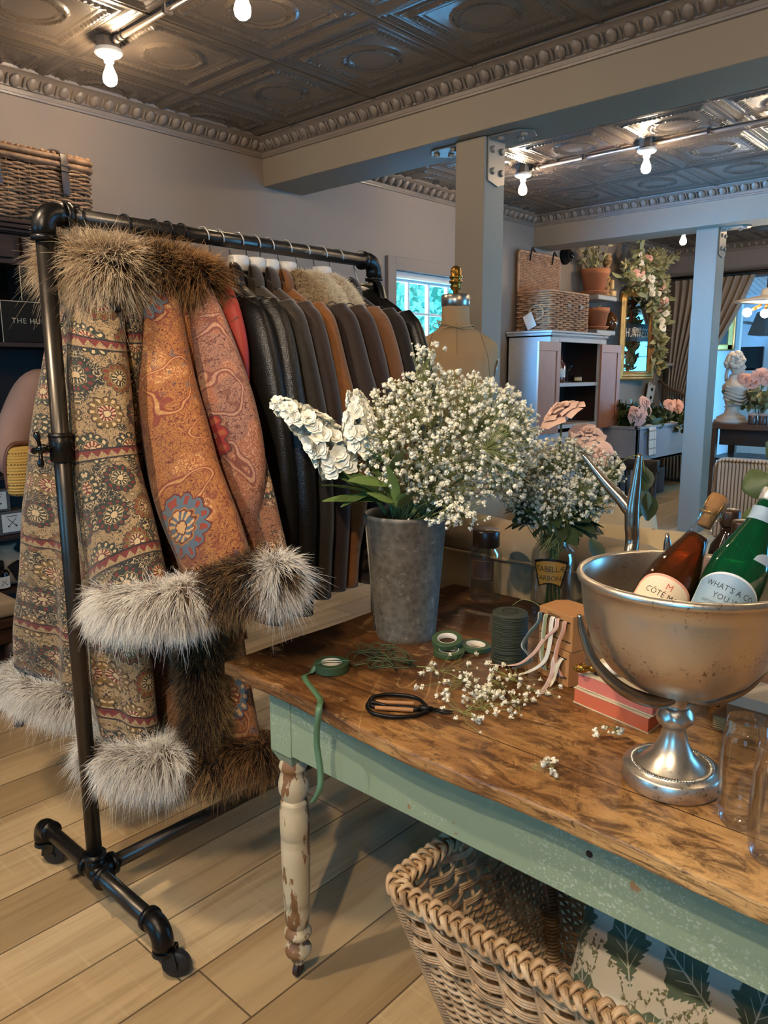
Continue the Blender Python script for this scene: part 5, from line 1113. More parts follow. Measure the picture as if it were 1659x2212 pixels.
def fur(name, path, r, cnt, length, mat, parent, closed=True, comb=(0, 0, -1), combw=.6, seed=0, rad=.0008, spread=.35, label=None, core=None, squash=(1, 1)):
    """a soft core tube along path, thickly grown with tapering strands"""
    rg = np.random.default_rng(seed); P = np.asarray(path, float); N = len(P); cnt = int(cnt*2.5); rad *= .60; spread *= .8
    if closed: T = np.roll(P, -1, 0)-np.roll(P, 1, 0)
    else: T = np.gradient(P, axis=0)
    T /= np.linalg.norm(T, axis=1, keepdims=True)
    a = np.tile(np.array([.13, .2, .97]), (N, 1)); a -= T*(a*T).sum(1, keepdims=True); a /= np.linalg.norm(a, axis=1, keepdims=True); b = np.cross(T, a)
    core_m = MB(); core_m.tube(P, r*.9, 12, closed=closed); co = core_m.build(name, core or mat, parent)
    i = rg.integers(0, N, cnt); f = rg.random(cnt)[:, None]; j = (i+1) % N if closed else np.minimum(i+1, N-1)
    ang = rg.random(cnt)*2*PI; nrm = np.cos(ang)[:, None]*a[i]+np.sin(ang)[:, None]*b[i]
    root = P[i]*(1-f)+P[j]*f+nrm*r*.85
    clump = np.sin(i*12.99+np.floor(ang*3)*78.2)*43758.5; clump = (clump-np.floor(clump))[:, None]; cd = np.stack([np.sin(clump[:, 0]*40), np.cos(clump[:, 0]*57), np.sin(clump[:, 0]*91)], 1)*.26
    d = nrm+cd+rg.normal(size=(cnt, 3))*spread+np.array(comb)*combw; d /= np.linalg.norm(d, axis=1, keepdims=True)
    L = length*(rg.uniform(.55, 1.15, cnt)+.5*(rg.random(cnt) < .04))[:, None]
    K = 5; t = np.linspace(0, 1, K)
    pts = root[:, None, :]+d[:, None, :]*L[:, None, :]*t[None, :, None]+np.array([0, 0, -1.0])*L[:, None, :]*.42*(t**2)[None, :, None]+rg.normal(size=(cnt, 1, 3))*L[:, None, :]*.16*(t**2)[None, :, None]
    base = WL[co.name]
    keep = ~((np.abs(pts[..., 0]-RX) < .05) & (pts[..., 1] < RY0+.03) & (pts[..., 1] > RY0-.12)).any(1); pts = pts[keep]; cnt = len(pts)
    hc = bpy.data.hair_curves.new(name+'_strands'); hc.add_curves([K]*cnt); hc.points.foreach_set('position', (pts-base).reshape(-1).astype(np.float32))
    ra = hc.attributes.get('radius') or hc.attributes.new('radius', 'FLOAT', 'POINT'); ra.data.foreach_set('value', np.tile(rad*np.array([1, .95, .8, .5, .12]), cnt).astype(np.float32))
    hc.materials.append(mat); o = bpy.data.objects.new('fur_strands', hc); COL.objects.link(o); o.parent = co; WL[o.name] = base
    return co
def ring_path(c, hx, hy, tiltz=0.0, k=40, sag=0.0):
    t = np.linspace(0, 2*PI, k, endpoint=False); return np.column_stack([c[0]+hx*np.cos(t), c[1]+hy*np.sin(t), c[2]+tiltz*np.cos(t)+sag*np.sin(t)])

# ------------------------------------------------------------------ hangers
M_chrome = plain('bright steel wire', '#b9b5ae', .34, .85); M_bwire = plain('black wire', '#12100f', .35, .5); M_wplas = plain('white hanger plastic', '#cfcac2', .35)
def hanger(y, label, black=False, zt=1.665, clip=False):
    t = thing('coat_hanger', label, 'hanger', (RX, y, zt), 'black hangers of the patterned coats' if black else 'silver hook hangers of the jackets')
    a = np.linspace(-.5, PI, 12); r = .0235
    P = [(RX-.004, y+r*math.cos(q)*.0+.002*math.sin(q*2), RZ+0) for q in ()]
    P = [(RX+r*math.cos(q), y+.010*(1-q/PI), RZ+r*math.sin(q)) for q in a]+[(RX-r, y-.004, RZ-.02), (RX-.010, y-.010, RZ-.045), (RX, y-.004, RZ-.075), (RX, y, zt)]
    m = MB(); m.tube(bez(P, 3), .0022 if not black else .0026, 8); m.build('hook', M_bwire if black else M_chrome, t)
    m = MB(); q = bez([(RX-.17, y, zt-.095), (RX-.09, y, zt-.035), (RX-.02, y, zt), (RX+.02, y, zt), (RX+.09, y, zt-.035), (RX+.17, y, zt-.095)], 6); m.tube(q, .009, 8, flat=.7)
    if clip: m.lathe([(.024, -.002), (.03, .0), (.03, .036), (.026, .04)], (RX+.01, y, zt+.012), 20)
    m.build('shoulders', M_bwire if black else M_wplas, t); return t

# ------------------------------------------------------------------ patterned coats with fur (near end of the rail)
def coat(label, y, group='fur trimmed patterned coats'): return thing('patterned_coat', label, 'coat', (RX, y, 1.66), group)
hanger(.906, 'black hanger of the nearest paisley coat with the blond fur collar', True)
c1 = coat('paisley coat in cream, green and rust with blond fur collar and white fur cuffs', .906)
m = MB(); loft(m, [(-1.80, .975, 1.68, .06, .03), (-1.82, .975, 1.63, .15, .045), (-1.86, .975, 1.56, .21, .05), (-1.91, .975, 1.40, .23, .05), (-1.94, .98, 1.15, .235, .045), (-1.96, .985, .85, .25, .04)], horiz=True, folds=5, seed=1)
loft(m, [(-1.99, .95, 1.56, .05, .03), (-2.06, .94, 1.35, .10, .035), (-2.13, .94, 1.10, .15, .04), (-2.20, .945, .80, .20, .05), (-2.25, .95, .53, .235, .055)], folds=4, famp=.30, seed=2, horiz=True)
m.build('back_and_left_front', M_pais1, c1)
m = MB(); loft(m, [(-1.87, .935, 1.36, .08, .03), (-1.84, .93, 1.1, .11, .04), (-1.80, .93, .85, .125, .05), (-1.765, .928, .65, .13, .055), (-1.745, .925, .50, .12, .055)], folds=3, famp=.2, seed=3, horiz=True); m.build('right_front', M_pais1, c1)
m = MB(); loft(m, [(-1.735, .94, 1.655, .03, .03), (-1.745, .925, 1.60, .085, .04), (-1.765, .915, 1.47, .122, .048), (-1.765, .912, 1.28, .138, .052), (-1.735, .91, 1.12, .152, .054), (-1.68, .905, .98, .155, .055), (-1.635, .90, .885, .150, .055)], folds=2, famp=.08, seed=4); m.build('right_sleeve', M_pais1, c1)
m = MB(); loft(m, [(-2.03, 1.01, 1.58, .05, .03), (-2.10, 1.01, 1.3, .08, .035), (-2.16, 1.01, 1.0, .085, .035), (-2.19, 1.01, .85, .09, .035)], folds=2, seed=5); m.build('left_sleeve', M_pais1, c1)
fur('fur_cuff', ring_path((-1.585, .90, .905), .165, .050, .035), .036, 9000, .050, M_fur_pale, c1, comb=(.05, -.15, -1), combw=.7, seed=11, core=M_fur_pale)
fur('fur_collar', ring_path((-1.79, .945, 1.69), .105, .042, -.02), .042, 9500, .066, M_fur_col, c1, comb=(0, .1, .2), combw=.25, seed=12)
fur('fur_hem', ring_path((-1.735, .925, .455), .16, .055, .035), .036, 9500, .054, M_fur_pale, c1, comb=(.1, -.2, -.9), combw=.6, seed=13)
fur('fur_hem', ring_path((-2.285, .95, .475), .215, .055, .02), .036, 8500, .052, M_fur_pale, c1, comb=(-.1, -.2, -.9), combw=.6, seed=14)

hanger(1.026, 'black hanger of the orange coat with the dark fur collar', True)
c2 = coat('orange patterned coat with dark brown fur collar, cuff and front edge', 1.026)
m = MB(); loft(m, [(-1.80, 1.07, 1.67, .06, .03), (-1.80, 1.07, 1.62, .15, .04), (-1.80, 1.07, 1.55, .20, .045), (-1.80, 1.07, 1.3, .215, .045), (-1.77, 1.07, 1.0, .22, .045), (-1.73, 1.065, .7, .215, .05), (-1.70, 1.055, .47, .20, .055)], horiz=True, folds=4, famp=.2, seed=6); m.build('body', M_pais2, c2)
m = MB(); loft(m, [(-1.715, 1.04, 1.66, .03, .03), (-1.69, 1.035, 1.61, .08, .045), (-1.675, 1.03, 1.48, .112, .05), (-1.64, 1.025, 1.33, .128, .052), (-1.58, 1.02, 1.19, .134, .052), (-1.51, 1.02, 1.07, .134, .052), (-1.455, 1.02, .975, .124, .05)], folds=2, famp=.08, seed=7); m.build('right_sleeve', M_pais2, c2)
m = MB(); loft(m, [(-1.94, 1.05, 1.59, .05, .03), (-2.02, 1.05, 1.3, .08, .035), (-2.06, 1.05, .95, .085, .035)], folds=2, seed=8); m.build('left_sleeve', M_pais2, c2)
fur('fur_cuff', ring_path((-1.400, 1.02, .955), .150, .05, .045), .036, 8000, .050, M_fur_dk, c2, comb=(.1, -.15, -1), combw=.6, seed=15, core=plain('fur skin', '#1a110b', .9))
fur('fur_cuff_tip', np.array([(-1.285+.012*k, 1.02, .99+.004*k) for k in range(6)]), .024, 2600, .055, M_fur_pale, c2, closed=False, comb=(.7, -.1, -.4), combw=.8, seed=25)
fur('fur_collar', ring_path((-1.76, 1.05, 1.69), .12, .05, -.02), .036, 8000, .058, M_fur_dk, c2, comb=(.1, -.2, .5), combw=.3, seed=16)
fur('fur_front_edge', bez([(-1.535, 1.045, .90), (-1.55, 1.03, .78), (-1.545, 1.025, .66), (-1.545, 1.025, .56), (-1.56, 1.03, .47)], 8), .036, 7000, .050, M_fur_dk, c2, closed=False, comb=(.1, -.2, -1), combw=.6, seed=17)
fur('fur_hem', ring_path((-1.70, 1.03, .435), .215, .06, .035), .032, 7000, .050, M_fur_dk, c2, comb=(0, -.2, -1), combw=.7, seed=18)

hanger(1.106, 'black hanger of the rose and rust coat', True)
c3 = coat('dusty rose coat with red medallions, sleeve just right of the orange one', 1.106)
m = MB(); loft(m, [(-1.80, 1.115, 1.67, .06, .03), (-1.80, 1.115, 1.60, .16, .035), (-1.80, 1.115, 1.4, .20, .035), (-1.76, 1.115, 1.0, .21, .035), (-1.68, 1.11, .7, .20, .04), (-1.62, 1.10, .50, .19, .045)], horiz=True, folds=4, famp=.2, seed=9); m.build('body', M_pais2, c3)
m = MB(); loft(m, [(-1.68, 1.12, 1.66, .03, .02), (-1.645, 1.115, 1.60, .075, .03), (-1.585, 1.11, 1.47, .105, .035), (-1.52, 1.105, 1.32, .115, .037), (-1.495, 1.105, 1.2, .115, .037), (-1.505, 1.105, 1.08, .095, .035), (-1.51, 1.105, .98, .09, .03)], folds=2, famp=.08, seed=10); m.build('right_sleeve', M_pais3, c3)
fur('fur_collar', ring_path((-1.72, 1.105, 1.685), .12, .045, -.03), .034, 7000, .055, M_fur_br, c3, comb=(.2, -.1, .4), combw=.3, seed=19)
fur('fur_hem', ring_path((-1.60, 1.09, .47), .20, .05, .03), .030, 5500, .048, M_fur_br, c3, comb=(0, -.2, -1), combw=.7, seed=20)
hanger(1.146, 'black hanger of the brown figured coat', True)
c4 = coat('brown figured coat showing a narrow strip behind the dusty rose sleeve', 1.146)
m = MB(); loft(m, [(-1.80, 1.155, 1.66, .06, .02), (-1.80, 1.155, 1.58, .17, .025), (-1.79, 1.155, 1.3, .2, .025), (-1.74, 1.155, .75, .21, .03)], horiz=True, folds=4, seed=11); m.build('body', M_pais4, c4)
m = MB(); loft(m, [(-1.72, 1.14, 1.64, .03, .02), (-1.69, 1.135, 1.58, .06, .025), (-1.635, 1.13, 1.45, .075, .03), (-1.53, 1.13, 1.25, .10, .03), (-1.45, 1.13, 1.05, .10, .03), (-1.41, 1.13, .92, .095, .03)], folds=2, seed=12); m.build('right_sleeve', M_pais4, c4)
hanger(1.187, 'black hanger of the red silk coat', True)
c5 = coat('bright red flowered coat with only its shoulder showing', 1.187)
m = MB(); loft(m, [(-1.79, 1.195, 1.67, .06, .02), (-1.77, 1.195, 1.61, .15, .025), (-1.76, 1.195, 1.5, .18, .025), (-1.77, 1.195, 1.2, .18, .025), (-1.78, 1.195, .9, .18, .025)], horiz=True, folds=3, seed=13); m.build('body', M_red, c5)
m = MB(); loft(m, [(-1.67, 1.185, 1.65, .03, .02), (-1.635, 1.18, 1.60, .07, .028), (-1.60, 1.178, 1.49, .075, .03), (-1.60, 1.178, 1.36, .065, .03), (-1.63, 1.18, 1.2, .05, .025)], folds=2, seed=14); m.build('right_sleeve', M_red, c5)

# ------------------------------------------------------------------ leather and suede jackets
def jacket(label, y, mat, ex=0.0, zh=.80, zc=.84, fat=.034, seed=0, collar=None, colmat=None, group='leather and suede jackets', bend=0.0):
    t = thing('leather_jacket', label, 'jacket', (RX, y, 1.66), group)
    m = MB(); loft(m, [(RX, y, 1.695, .055, .02), (RX, y, 1.665, .11, .028), (RX, y, 1.625, .175, fat), (RX+ex/2, y, 1.585, .225+ex/2, fat), (RX+ex/2, y, 1.50, .235+ex/2, fat), (RX, y, 1.3, .225, fat), (RX, y, 1.05, .225, fat), (RX, y, zh, .23, fat)], horiz=True, folds=5, famp=.18, seed=seed, n=40); m.build('body', mat, t)
    for s in (1, -1):
        m = MB(); X = lambda q: RX+s*q
        loft(m, [(X(.195+ex), y-.004, 1.615, .03, .02), (X(.205+ex), y-.006, 1.565, .062, fat), (X(.235+ex), y-.008, 1.46, .073, fat+.006), (X(.275+ex+bend), y-.01, 1.28, .075, fat+.008), (X(.295+ex+bend), y-.01, 1.10, .072, fat+.006), (X(.29+ex), y-.008, .95, .066, fat+.002), (X(.285+ex), y-.006, zc, .06, fat)], folds=2, famp=.1, seed=seed+20+s, n=32); m.build('sleeve', mat, t)
        m = MB(); P = [(X(.205+ex)+.060*math.cos(q)*.5, y-.006+(fat+.003)*math.sin(q), 1.572+.055*math.cos(q)*s*(-s)) for q in np.linspace(0, 2*PI, 24)[:-1]]; m.tube(P, .0016, 5, closed=True); m.build('shoulder_seam', mat, t)
    if collar is None or collar == 'flat':
        m = MB(); R = []
        for a in np.linspace(-.25, PI+.25, 20):
            c, s_ = math.cos(a), math.sin(a); R.append([(RX+.06*c, y+.030*s_, 1.675), (RX+.065*c, y+.034*s_, 1.715), (RX+.072*c, y+.040*s_, 1.728), (RX+.095*c, y+.055*s_, 1.70), (RX+.115*c, y+.058*s_-.01, 1.655)])
        for a in ():
            pass
        m.grid(np.array(R)); m.build('collar', colmat or mat, t, solid=.006, sub=1)
    else:
        wool, length = collar
        P = bez([(RX-.12, y-.012, 1.62), (RX-.075, y, 1.685), (RX, y+.012, 1.705), (RX+.075, y, 1.69), (RX+.13, y-.006, 1.65), (RX+.165, y-.012, 1.605)], 8)
        fur('wool_collar', P, .027, 6500, length, wool, t, closed=False, combw=.1, seed=seed, rad=.0011, spread=.6)
    return t
ML = {k: leather_mat(k+' leather', a, b, r, g, su) for k, a, b, r, g, su in (('black', '#100e0c', '#1b1815', .38, .35, False), ('olive black', '#16130e', '#25201a', .36, .5, False), ('olive brown', '#221b13', '#332a1e', .5, .3, True), ('chocolate', '#241811', '#36251a', .5, .3, True), ('mustard', '#5f3513', '#82501f', .75, .25, True),
      ('umber', '#1e140e', '#2f2017', .6, .3, True), ('plum brown', '#2a1a13', '#3a271d', .65, .3, True), ('tan', '#5f3c22', '#7d5433', .75, .25, True), ('espresso', '#150f0b', '#241a13', .55, .3, True), ('jet', '#0e0c0b', '#191614', .33, .3, False))}
M_wool = fur_mat('curly fleece', [(0, '#6b5840'), (.5, '#9c8462'), (1, '#c4ad88')], .9); M_wool2 = fur_mat('cream fleece', [(0, '#a8977c'), (.5, '#d3c4a8'), (1, '#eadfc8')], .9)
J_ = (('black', 'black leather jacket next to the red coat', 1.254, dict(zc=.835)), ('olive black', 'greenish black leather jacket with a ribbed sleeve, second of the jackets', 1.291+.012, dict(ex=.015, zc=.80, zh=.74)), ('olive brown', 'olive brown jacket with a wide turned collar', 1.369, dict(ex=.012, zc=.83, zh=.77)), ('chocolate', 'chocolate brown jacket left of the mustard suede one', 1.416+.012, dict(ex=.012)),
      ('mustard', 'mustard tan suede jacket in the middle of the rail', 1.478, dict(ex=.01, bend=.02)), ('umber', 'dark umber jacket with a curly beige fleece collar', 1.545, dict(ex=.03, bend=.02, collar=(M_wool, .016))), ('plum brown', 'plum brown jacket with a pale fleece collar, second fleece from the left', 1.617, dict(ex=.03, bend=.0, collar=(M_wool2, .022))), ('tan', 'light tan suede jacket with a cream fleece collar', 1.688, dict(ex=.025, collar=(M_wool2, .018))),
      ('espresso', 'espresso brown jacket between the light tan one and the last black one', 1.758, dict(ex=.02)), ('jet', 'black leather jacket at the far end of the rail', 1.868, dict(ex=-.005, zh=.76)))
for i, (k, lb, y, kw) in enumerate(J_): jacket(lb, y, ML[k], seed=30+i*3, **kw); hanger(y, 'silver hook hanger of the '+{'black': 'first black leather jacket', 'olive black': 'greenish black leather jacket', 'olive brown': 'olive brown jacket', 'chocolate': 'chocolate brown jacket', 'mustard': 'mustard suede jacket', 'umber': 'dark umber jacket', 'plum brown': 'plum brown jacket', 'tan': 'light tan suede jacket', 'espresso': 'espresso brown jacket', 'jet': 'last black leather jacket'}[k], zt=1.70, clip=(k in ('chocolate', 'olive brown', 'mustard', 'umber', 'tan')))
# ------------------------------------------------------------------ dress form
mx, my = -2.11, 2.80
mf = thing('dress_form', 'tan linen dress form with a brass finial and metal neck cap', 'dress form', (mx, my, 0))
w_ = np.array([RIGHT[0], RIGHT[1], 0]); w_ /= np.linalg.norm(w_); d_ = np.array([-w_[1], w_[0], 0])
n = NT('old linen'); v = n.obj(); M_linen = n.done(n.mix(n.noise(v, 5, 4), lin('#8f6f4a'), lin('#ab8a60')), .8); n.bump(n.noise(v, 350, 2), .15, .002)
m = MB(); R = []; th = np.linspace(0, 2*PI, 48, endpoint=False)
for z, a, b in bez([(.88, .165, .12), (1.0, .155, .11), (1.12, .135, .10), (1.28, .165, .115), (1.42, .182, .12), (1.50, .192, .105), (1.545, .192, .085), (1.575, .16, .075), (1.60, .11, .068), (1.622, .078, .064), (1.65, .064, .062), (1.70, .061, .060), (1.725, .060, .060)], 6):
    R.append(np.array([mx, my, z])+w_*(a*np.sign(np.cos(th))*abs(np.cos(th))**.85)[:, None]+d_*(b*np.sin(th))[:, None])
m.rings(np.array(R)); m.build('torso', M_linen, mf)
m = MB(); m.lathe([(.0605, 1.715), (.064, 1.72), (.064, 1.762), (.058, 1.768), (.01, 1.772)], (mx, my, 0), 40); m.build('neck_cap', plain('dull tin', '#a39d93', .28, .9), mf)
M_brass = plain('aged brass', '#8a6326', .3, .85, var=.25, sc=30)
m = MB(); m.lathe([(.012, 1.768), (.012, 1.785), (.022, 1.79), (.026, 1.802), (.021, 1.812), (.029, 1.818), (.030, 1.826), (.022, 1.832), (.029, 1.838), (.029, 1.846), (.023, 1.852), (.025, 1.866), (.02, 1.882), (.01, 1.890), (.001, 1.891)], (mx, my, 0), 24); m.build('finial', M_brass, mf)
for s in (1, -1):
    m = MB(); c = np.array([mx, my, 1.44])+w_*s*.178; m.lathe([(.001, -.004), (.05, -.004), (.052, .004), (.001, .006)], c, 24, axis=w_*s+np.array([0, 0, -.25])); o = m.build('arm_plate', plain('dull tin', '#a39d93', .28, .9), mf); o.scale = (1, 1, 1)
m = MB(); base = np.array([mx, my, 0])
for s in (.30, -.30): m.tube([base+w_*s*.35+d_*-.058*1.0+(0, 0, 1.60), base+w_*s*.45-d_*.095+(0, 0, 1.5), base+w_*s*.5-d_*.112+(0, 0, 1.35), base+w_*s*.46-d_*.104+(0, 0, 1.15)], .0014, 5)
m.tube([base-d_*.065+(0, 0, 1.64), base-d_*.09+(0, 0, 1.56), base-d_*.121+(0, 0, 1.42), base-d_*.10+(0, 0, 1.15)], .0014, 5); m.build('seam', plain('seam thread', '#7a5c3b', .8), mf)
m = MB(); m.tube([(mx, my, .05), (mx, my, .9)], .016, 14); m.build('pole', M_cast, mf)
for k in range(3): a = k*2.1+.4; m = MB(); m.tube(bez([(mx, my, .28), (mx+.12*math.cos(a), my+.12*math.sin(a), .16), (mx+.24*math.cos(a), my+.24*math.sin(a), .012)]), .012, 8); m.build('leg', M_cast, mf)
m = MB(); rg = np.random.default_rng(3)
for k in range(3):
    t = np.linspace(0, 2*PI, 50); zz = 1.628+.010*np.sin(t*2+k)+.004*k-.012*np.cos(t); m.tube(np.array([mx, my, 0])+w_*((.075+.004*k)*np.cos(t))[:, None]+d_*((.070+.004*k)*np.sin(t))[:, None]+np.column_stack([0*t, 0*t, zz]), .0022, 5)
p0 = base-d_*.07+w_*-.03+(0, 0, 1.63); m.tube(bez([p0, p0-w_*.05+(0, 0, .012), p0-w_*.075+(0, 0, .0), p0-w_*.05-(0, 0, .012), p0]), .0018, 5); m.tube(bez([p0, p0-w_*.04-(0, 0, .02), p0-w_*.07-(0, 0, .06)]), .0018, 5)
m.tube(bez([base+w_*.06-d_*.05+(0, 0, 1.62), base+w_*.12-d_*.03+(0, 0, 1.595), base+w_*.185-d_*.02+(0, 0, 1.553)]), .002, 5)
o = m.build('neck_twine', plain('jute twine', '#a88a5e', .9), org=(mx, my, 1.62)); tag(o, 'jute twine wound round the neck of the dress form', 'twine')

# ------------------------------------------------------------------ sofa behind the table
M_sofa = plain('cream linen upholstery', '#98856a', .9, var=.06, bump=.15, bsc=300)
sf = thing('linen_chaise', 'cream linen one armed chaise pushed up behind the wooden table', 'sofa', (-1.2, 2.3, 0))
m = MB(); m.box(-1.66, -.80, 1.935, 2.62, .14, .42); m.build('base', M_sofa, sf, bevel=.02)
def pad(x0, x1, y0, y1, z0, z1, name, mat, bev, par=sf): m = MB(); m.box(x0, x1, y0, y1, z0, z1); return m.build(name, mat, par, bevel=bev, segs=4)
m = MB(); R = []
for x, dz in ((-1.66, .03), (-1.5, .015), (-1.3, 0), (-1.1, 0), (-.86, -.01), (-.80, -.03)):
    t = np.linspace(-.35, PI+.35, 14); top = .885+dz; prof_ = [(1.94, .2)]+[(2.03-.098*math.cos(q), top+.075*math.sin(q)) for q in t]+[(2.12, .2)]
    R.append([(x, y, z) for y, z in prof_])
m.rings(np.array(R)); m.build('arm', M_sofa, sf, auto=60)
m = MB(); P = [(x, 1.932, .862) for x in np.linspace(-1.66, -.80, 12)]; m.tube(P, .006, 6); m.build('piping', M_sofa, sf)
pad(-1.70, -1.46, 1.95, 2.62, .2, 1.05, 'back', M_sofa, .07)
pad(-1.46, -.82, 2.13, 2.60, .42, .60, 'seat_cushion', M_sofa, .05)
for x in (-1.6, -.86):
    for y in (2.0, 2.55): m = MB(); m.lathe([(.018, 0), (.03, .14)], (x, y, 0), 12); m.build('leg', M_dark, sf)
def cushion_geo(w, h, t, n=18):
    m = MB(); G = []
    for s in (1, -1):
        A = np.zeros((n, n, 3))
        for i in range(n):
            for j in range(n):
                u, v = i/(n-1)*2-1, j/(n-1)*2-1; e = (1-abs(u)**3.0)*(1-abs(v)**3.0); pinch = 1-.07*(1-abs(u)**2)*abs(v)**6-.0; 
                A[i, j] = (u*w/2*(1-.06*(1-v*v)*abs(u)**4), v*h/2*(1-.06*(1-u*u)*abs(v)**4), s*t/2*max(e, 0)**.55)
        G.append(A if s > 0 else A[::-1])
    for A in G: m.grid(A, uv=np.stack([A[..., 0], A[..., 1]], -1).reshape(-1, 2))
    return m
n = NT('botanical print'); uv = n.uv(); ux, uy, _ = n.xyz(uv); st_ = n.m('MULTIPLY', n.step(n.m('ABSOLUTE', n.m('SUBTRACT', n.noise(uv, 9, 3), .5)), .012, .006), n.step(n.noise(uv, 5, 1), .5, .56)); lf_ = n.step(n.noise(uv, 11, 3, .6, .8), .60, .63)
M_bot = n.done(n.mix(n.m('MAXIMUM', st_, lf_), lin('#b9a684'), lin('#5b4029')), .9)
for i, (c, rx, rz, lb) in enumerate((((-1.17, 2.42, .83), .95, .75, 'patterned cream pillow standing at the back of the chaise'), ((-1.00, 2.26, .80), .75, .15, 'patterned cream pillow slumped behind the near chaise arm'))):
    m = cushion_geo(.42, .36, .15); o = m.build('scatter_cushion', M_bot, org=(0, 0, 0)); place(o, c, rz=rz, rx=rx); tag(o, lb, 'cushion', 'patterned sofa pillows')
# black spindle chair beyond the sofa
sc_ = thing('spindle_chair', 'old black spindle backed chair beyond the sofa', 'chair', (-1.45, 3.72, 0)); M_blkw = plain('black painted wood', '#14100d', .4)
x0, x1, y = -1.97, -1.55, 3.75
m = MB(); m.box(x0, x1, y-.42, y+.02, .44, .48); m.build('seat', M_blkw, sc_, bevel=.01)
for x in (x0+.02, x1-.02):
    m = MB(); m.tube([(x, y, 0), (x, y, .46), (x, y+.03, .975)], .018, 8); m.build('leg', M_blkw, sc_); m = MB(); m.tube([(x, y-.38, 0), (x, y-.38, .46)], .018, 8); m.build('leg', M_blkw, sc_)
for z, yy in ((.955, .03), (.735, .017), (.575, .009)): m = MB(); m.box(x0, x1, y+yy-.012, y+yy+.012, z-.03, z+.03); m.build('back_rail', M_blkw, sc_, bevel=.004)
for k in range(7): x = x0+.05+.052*k; m = MB(); m.tube([(x, y+.017, .75), (x, y+.03, .94)], .008, 7); m.build('spindle', M_blkw, sc_)
for k in range(4): x = x0+.07+.075*k; m = MB(); m.lathe([(.007, .595), (.018, .625), (.007, .645), (.016, .68), (.007, .715)], (x, y+.012, 0), 10); m.build('turned_spindle', M_porc, sc_)

# ------------------------------------------------------------------ painted farmhouse table
n = NT('worn pine tabletop'); v = n.obj(); x, y, z = n.xyz(v)
g = n.noise(n.com(n.m('MULTIPLY', x, 2.2), n.m('MULTIPLY', y, 30.), n.m('MULTIPLY', z, 30.)), 2.0, 6, .62, .5); st = n.noise(n.com(n.m('MULTIPLY', x, 1.0), n.m('MULTIPLY', y, 1.7), 0), 2.6, 5, .62)
worn = n.m('ADD', n.m('MULTIPLY', st, 1.15), n.m('ADD', n.m('MULTIPLY', x, .42), n.m('MULTIPLY', y, -.38)))  # wear and stains, with brighter light toward the front right painted in too
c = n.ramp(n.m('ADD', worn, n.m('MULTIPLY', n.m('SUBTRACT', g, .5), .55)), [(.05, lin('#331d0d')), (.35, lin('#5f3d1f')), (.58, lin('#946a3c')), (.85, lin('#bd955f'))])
c = n.mix(n.m('MULTIPLY', n.step(n.noise(v, 30, 4, .65), .60, .70), .55), c, lin('#452810'))
scr = n.step(n.m('ABSOLUTE', n.m('SUBTRACT', n.noise(n.com(n.m('ADD', n.m('MULTIPLY', x, 6.), n.m('MULTIPLY', y, 3.)), n.m('MULTIPLY', y, .7), 0), 1.6, 1), .5)), .0035, .0015)
scr = n.m('MULTIPLY', scr, n.step(n.noise(v, 3.0, 2), .52, .60)); c = n.mix(n.m('MULTIPLY', scr, .5), c, lin('#b8935c'))
mot = n.noise(n.com(n.m('MULTIPLY', x, 7.), n.m('MULTIPLY', y, 14.), n.m('MULTIPLY', z, 60.)), 1.6, 8, .75, .8); c = n.mix(n.m('MULTIPLY', n.step(mot, .44, .62), .85), c, lin('#3f2410')); lt = n.noise(n.com(n.m('ADD', n.m('MULTIPLY', x, 11.), 5.), n.m('MULTIPLY', y, 22.), n.m('MULTIPLY', z, 60.)), 1.7, 7, .7); c = n.mix(n.m('MULTIPLY', n.step(lt, .56, .70), .5), c, lin('#c8a473')); pit = n.step(n.noise(n.com(n.m('MULTIPLY', x, 60.), n.m('MULTIPLY', y, 130.), n.m('MULTIPLY', z, 130.)), 1.0, 3), .66, .72); c = n.mix(n.m('MULTIPLY', pit, .7), c, lin('#2c190b'))
jt = n.m('ABSOLUTE', n.m('SUBTRACT', n.m('FRACT', n.m('DIVIDE', n.m('ADD', y, .02), .302)), .5)); c = n.mix(n.step(jt, .494, .498), c, lin('#2a180b'))
kn = n.step(n.vor(n.com(n.m('MULTIPLY', x, 3.2), n.m('MULTIPLY', y, 6.5), 0), 1.0), .085, .03); c = n.mix(n.m('MULTIPLY', kn, .8), c, lin('#2f190a'))
n.bump(n.m('ADD', n.m('MULTIPLY', g, .7), n.m('MULTIPLY', n.noise(v, 12, 3), .6)), .35, .003)
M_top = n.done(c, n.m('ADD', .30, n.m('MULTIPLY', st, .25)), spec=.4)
def chip_paint(name, paint, under, fleck, amt=.60, sc=14, stretch=.35):
    n = NT(name); v = n.obj(); x, y, z = n.xyz(v); q = n.com(x, y, n.m('MULTIPLY', z, stretch)); f = n.noise(q, sc, 6, .68); k = n.noise(q, sc*5, 3, .6); e = n.noise(v, 2.0, 2)
    c = n.mix(e, tuple(a*.86 for a in lin(paint)), tuple(a*1.1 for a in lin(paint))); c = n.mix(n.m('MULTIPLY', n.m('MULTIPLY', n.step(n.noise(v, 170, 4, .7), .54, .62), n.step(n.noise(q, 7, 5, .7), .46, .62)), .5), c, lin(fleck)); ch = n.step(n.m('ADD', f, n.m('MULTIPLY', k, .2)), amt+.10, amt+.13)
    n.bump(n.m('SUBTRACT', n.m('MULTIPLY', k, .4), ch), .3, .003); return n.done(n.mix(ch, c, lin(under)), .5)
M_sage = chip_paint('sage green paint', '#829377', '#8a6a48', '#c3cab8', .66, 16, .9)
M_crm = chip_paint('chipped cream paint', '#bfae8c', '#7d5733', '#d5c7a8', .50, 17, .28)
TZ = .776
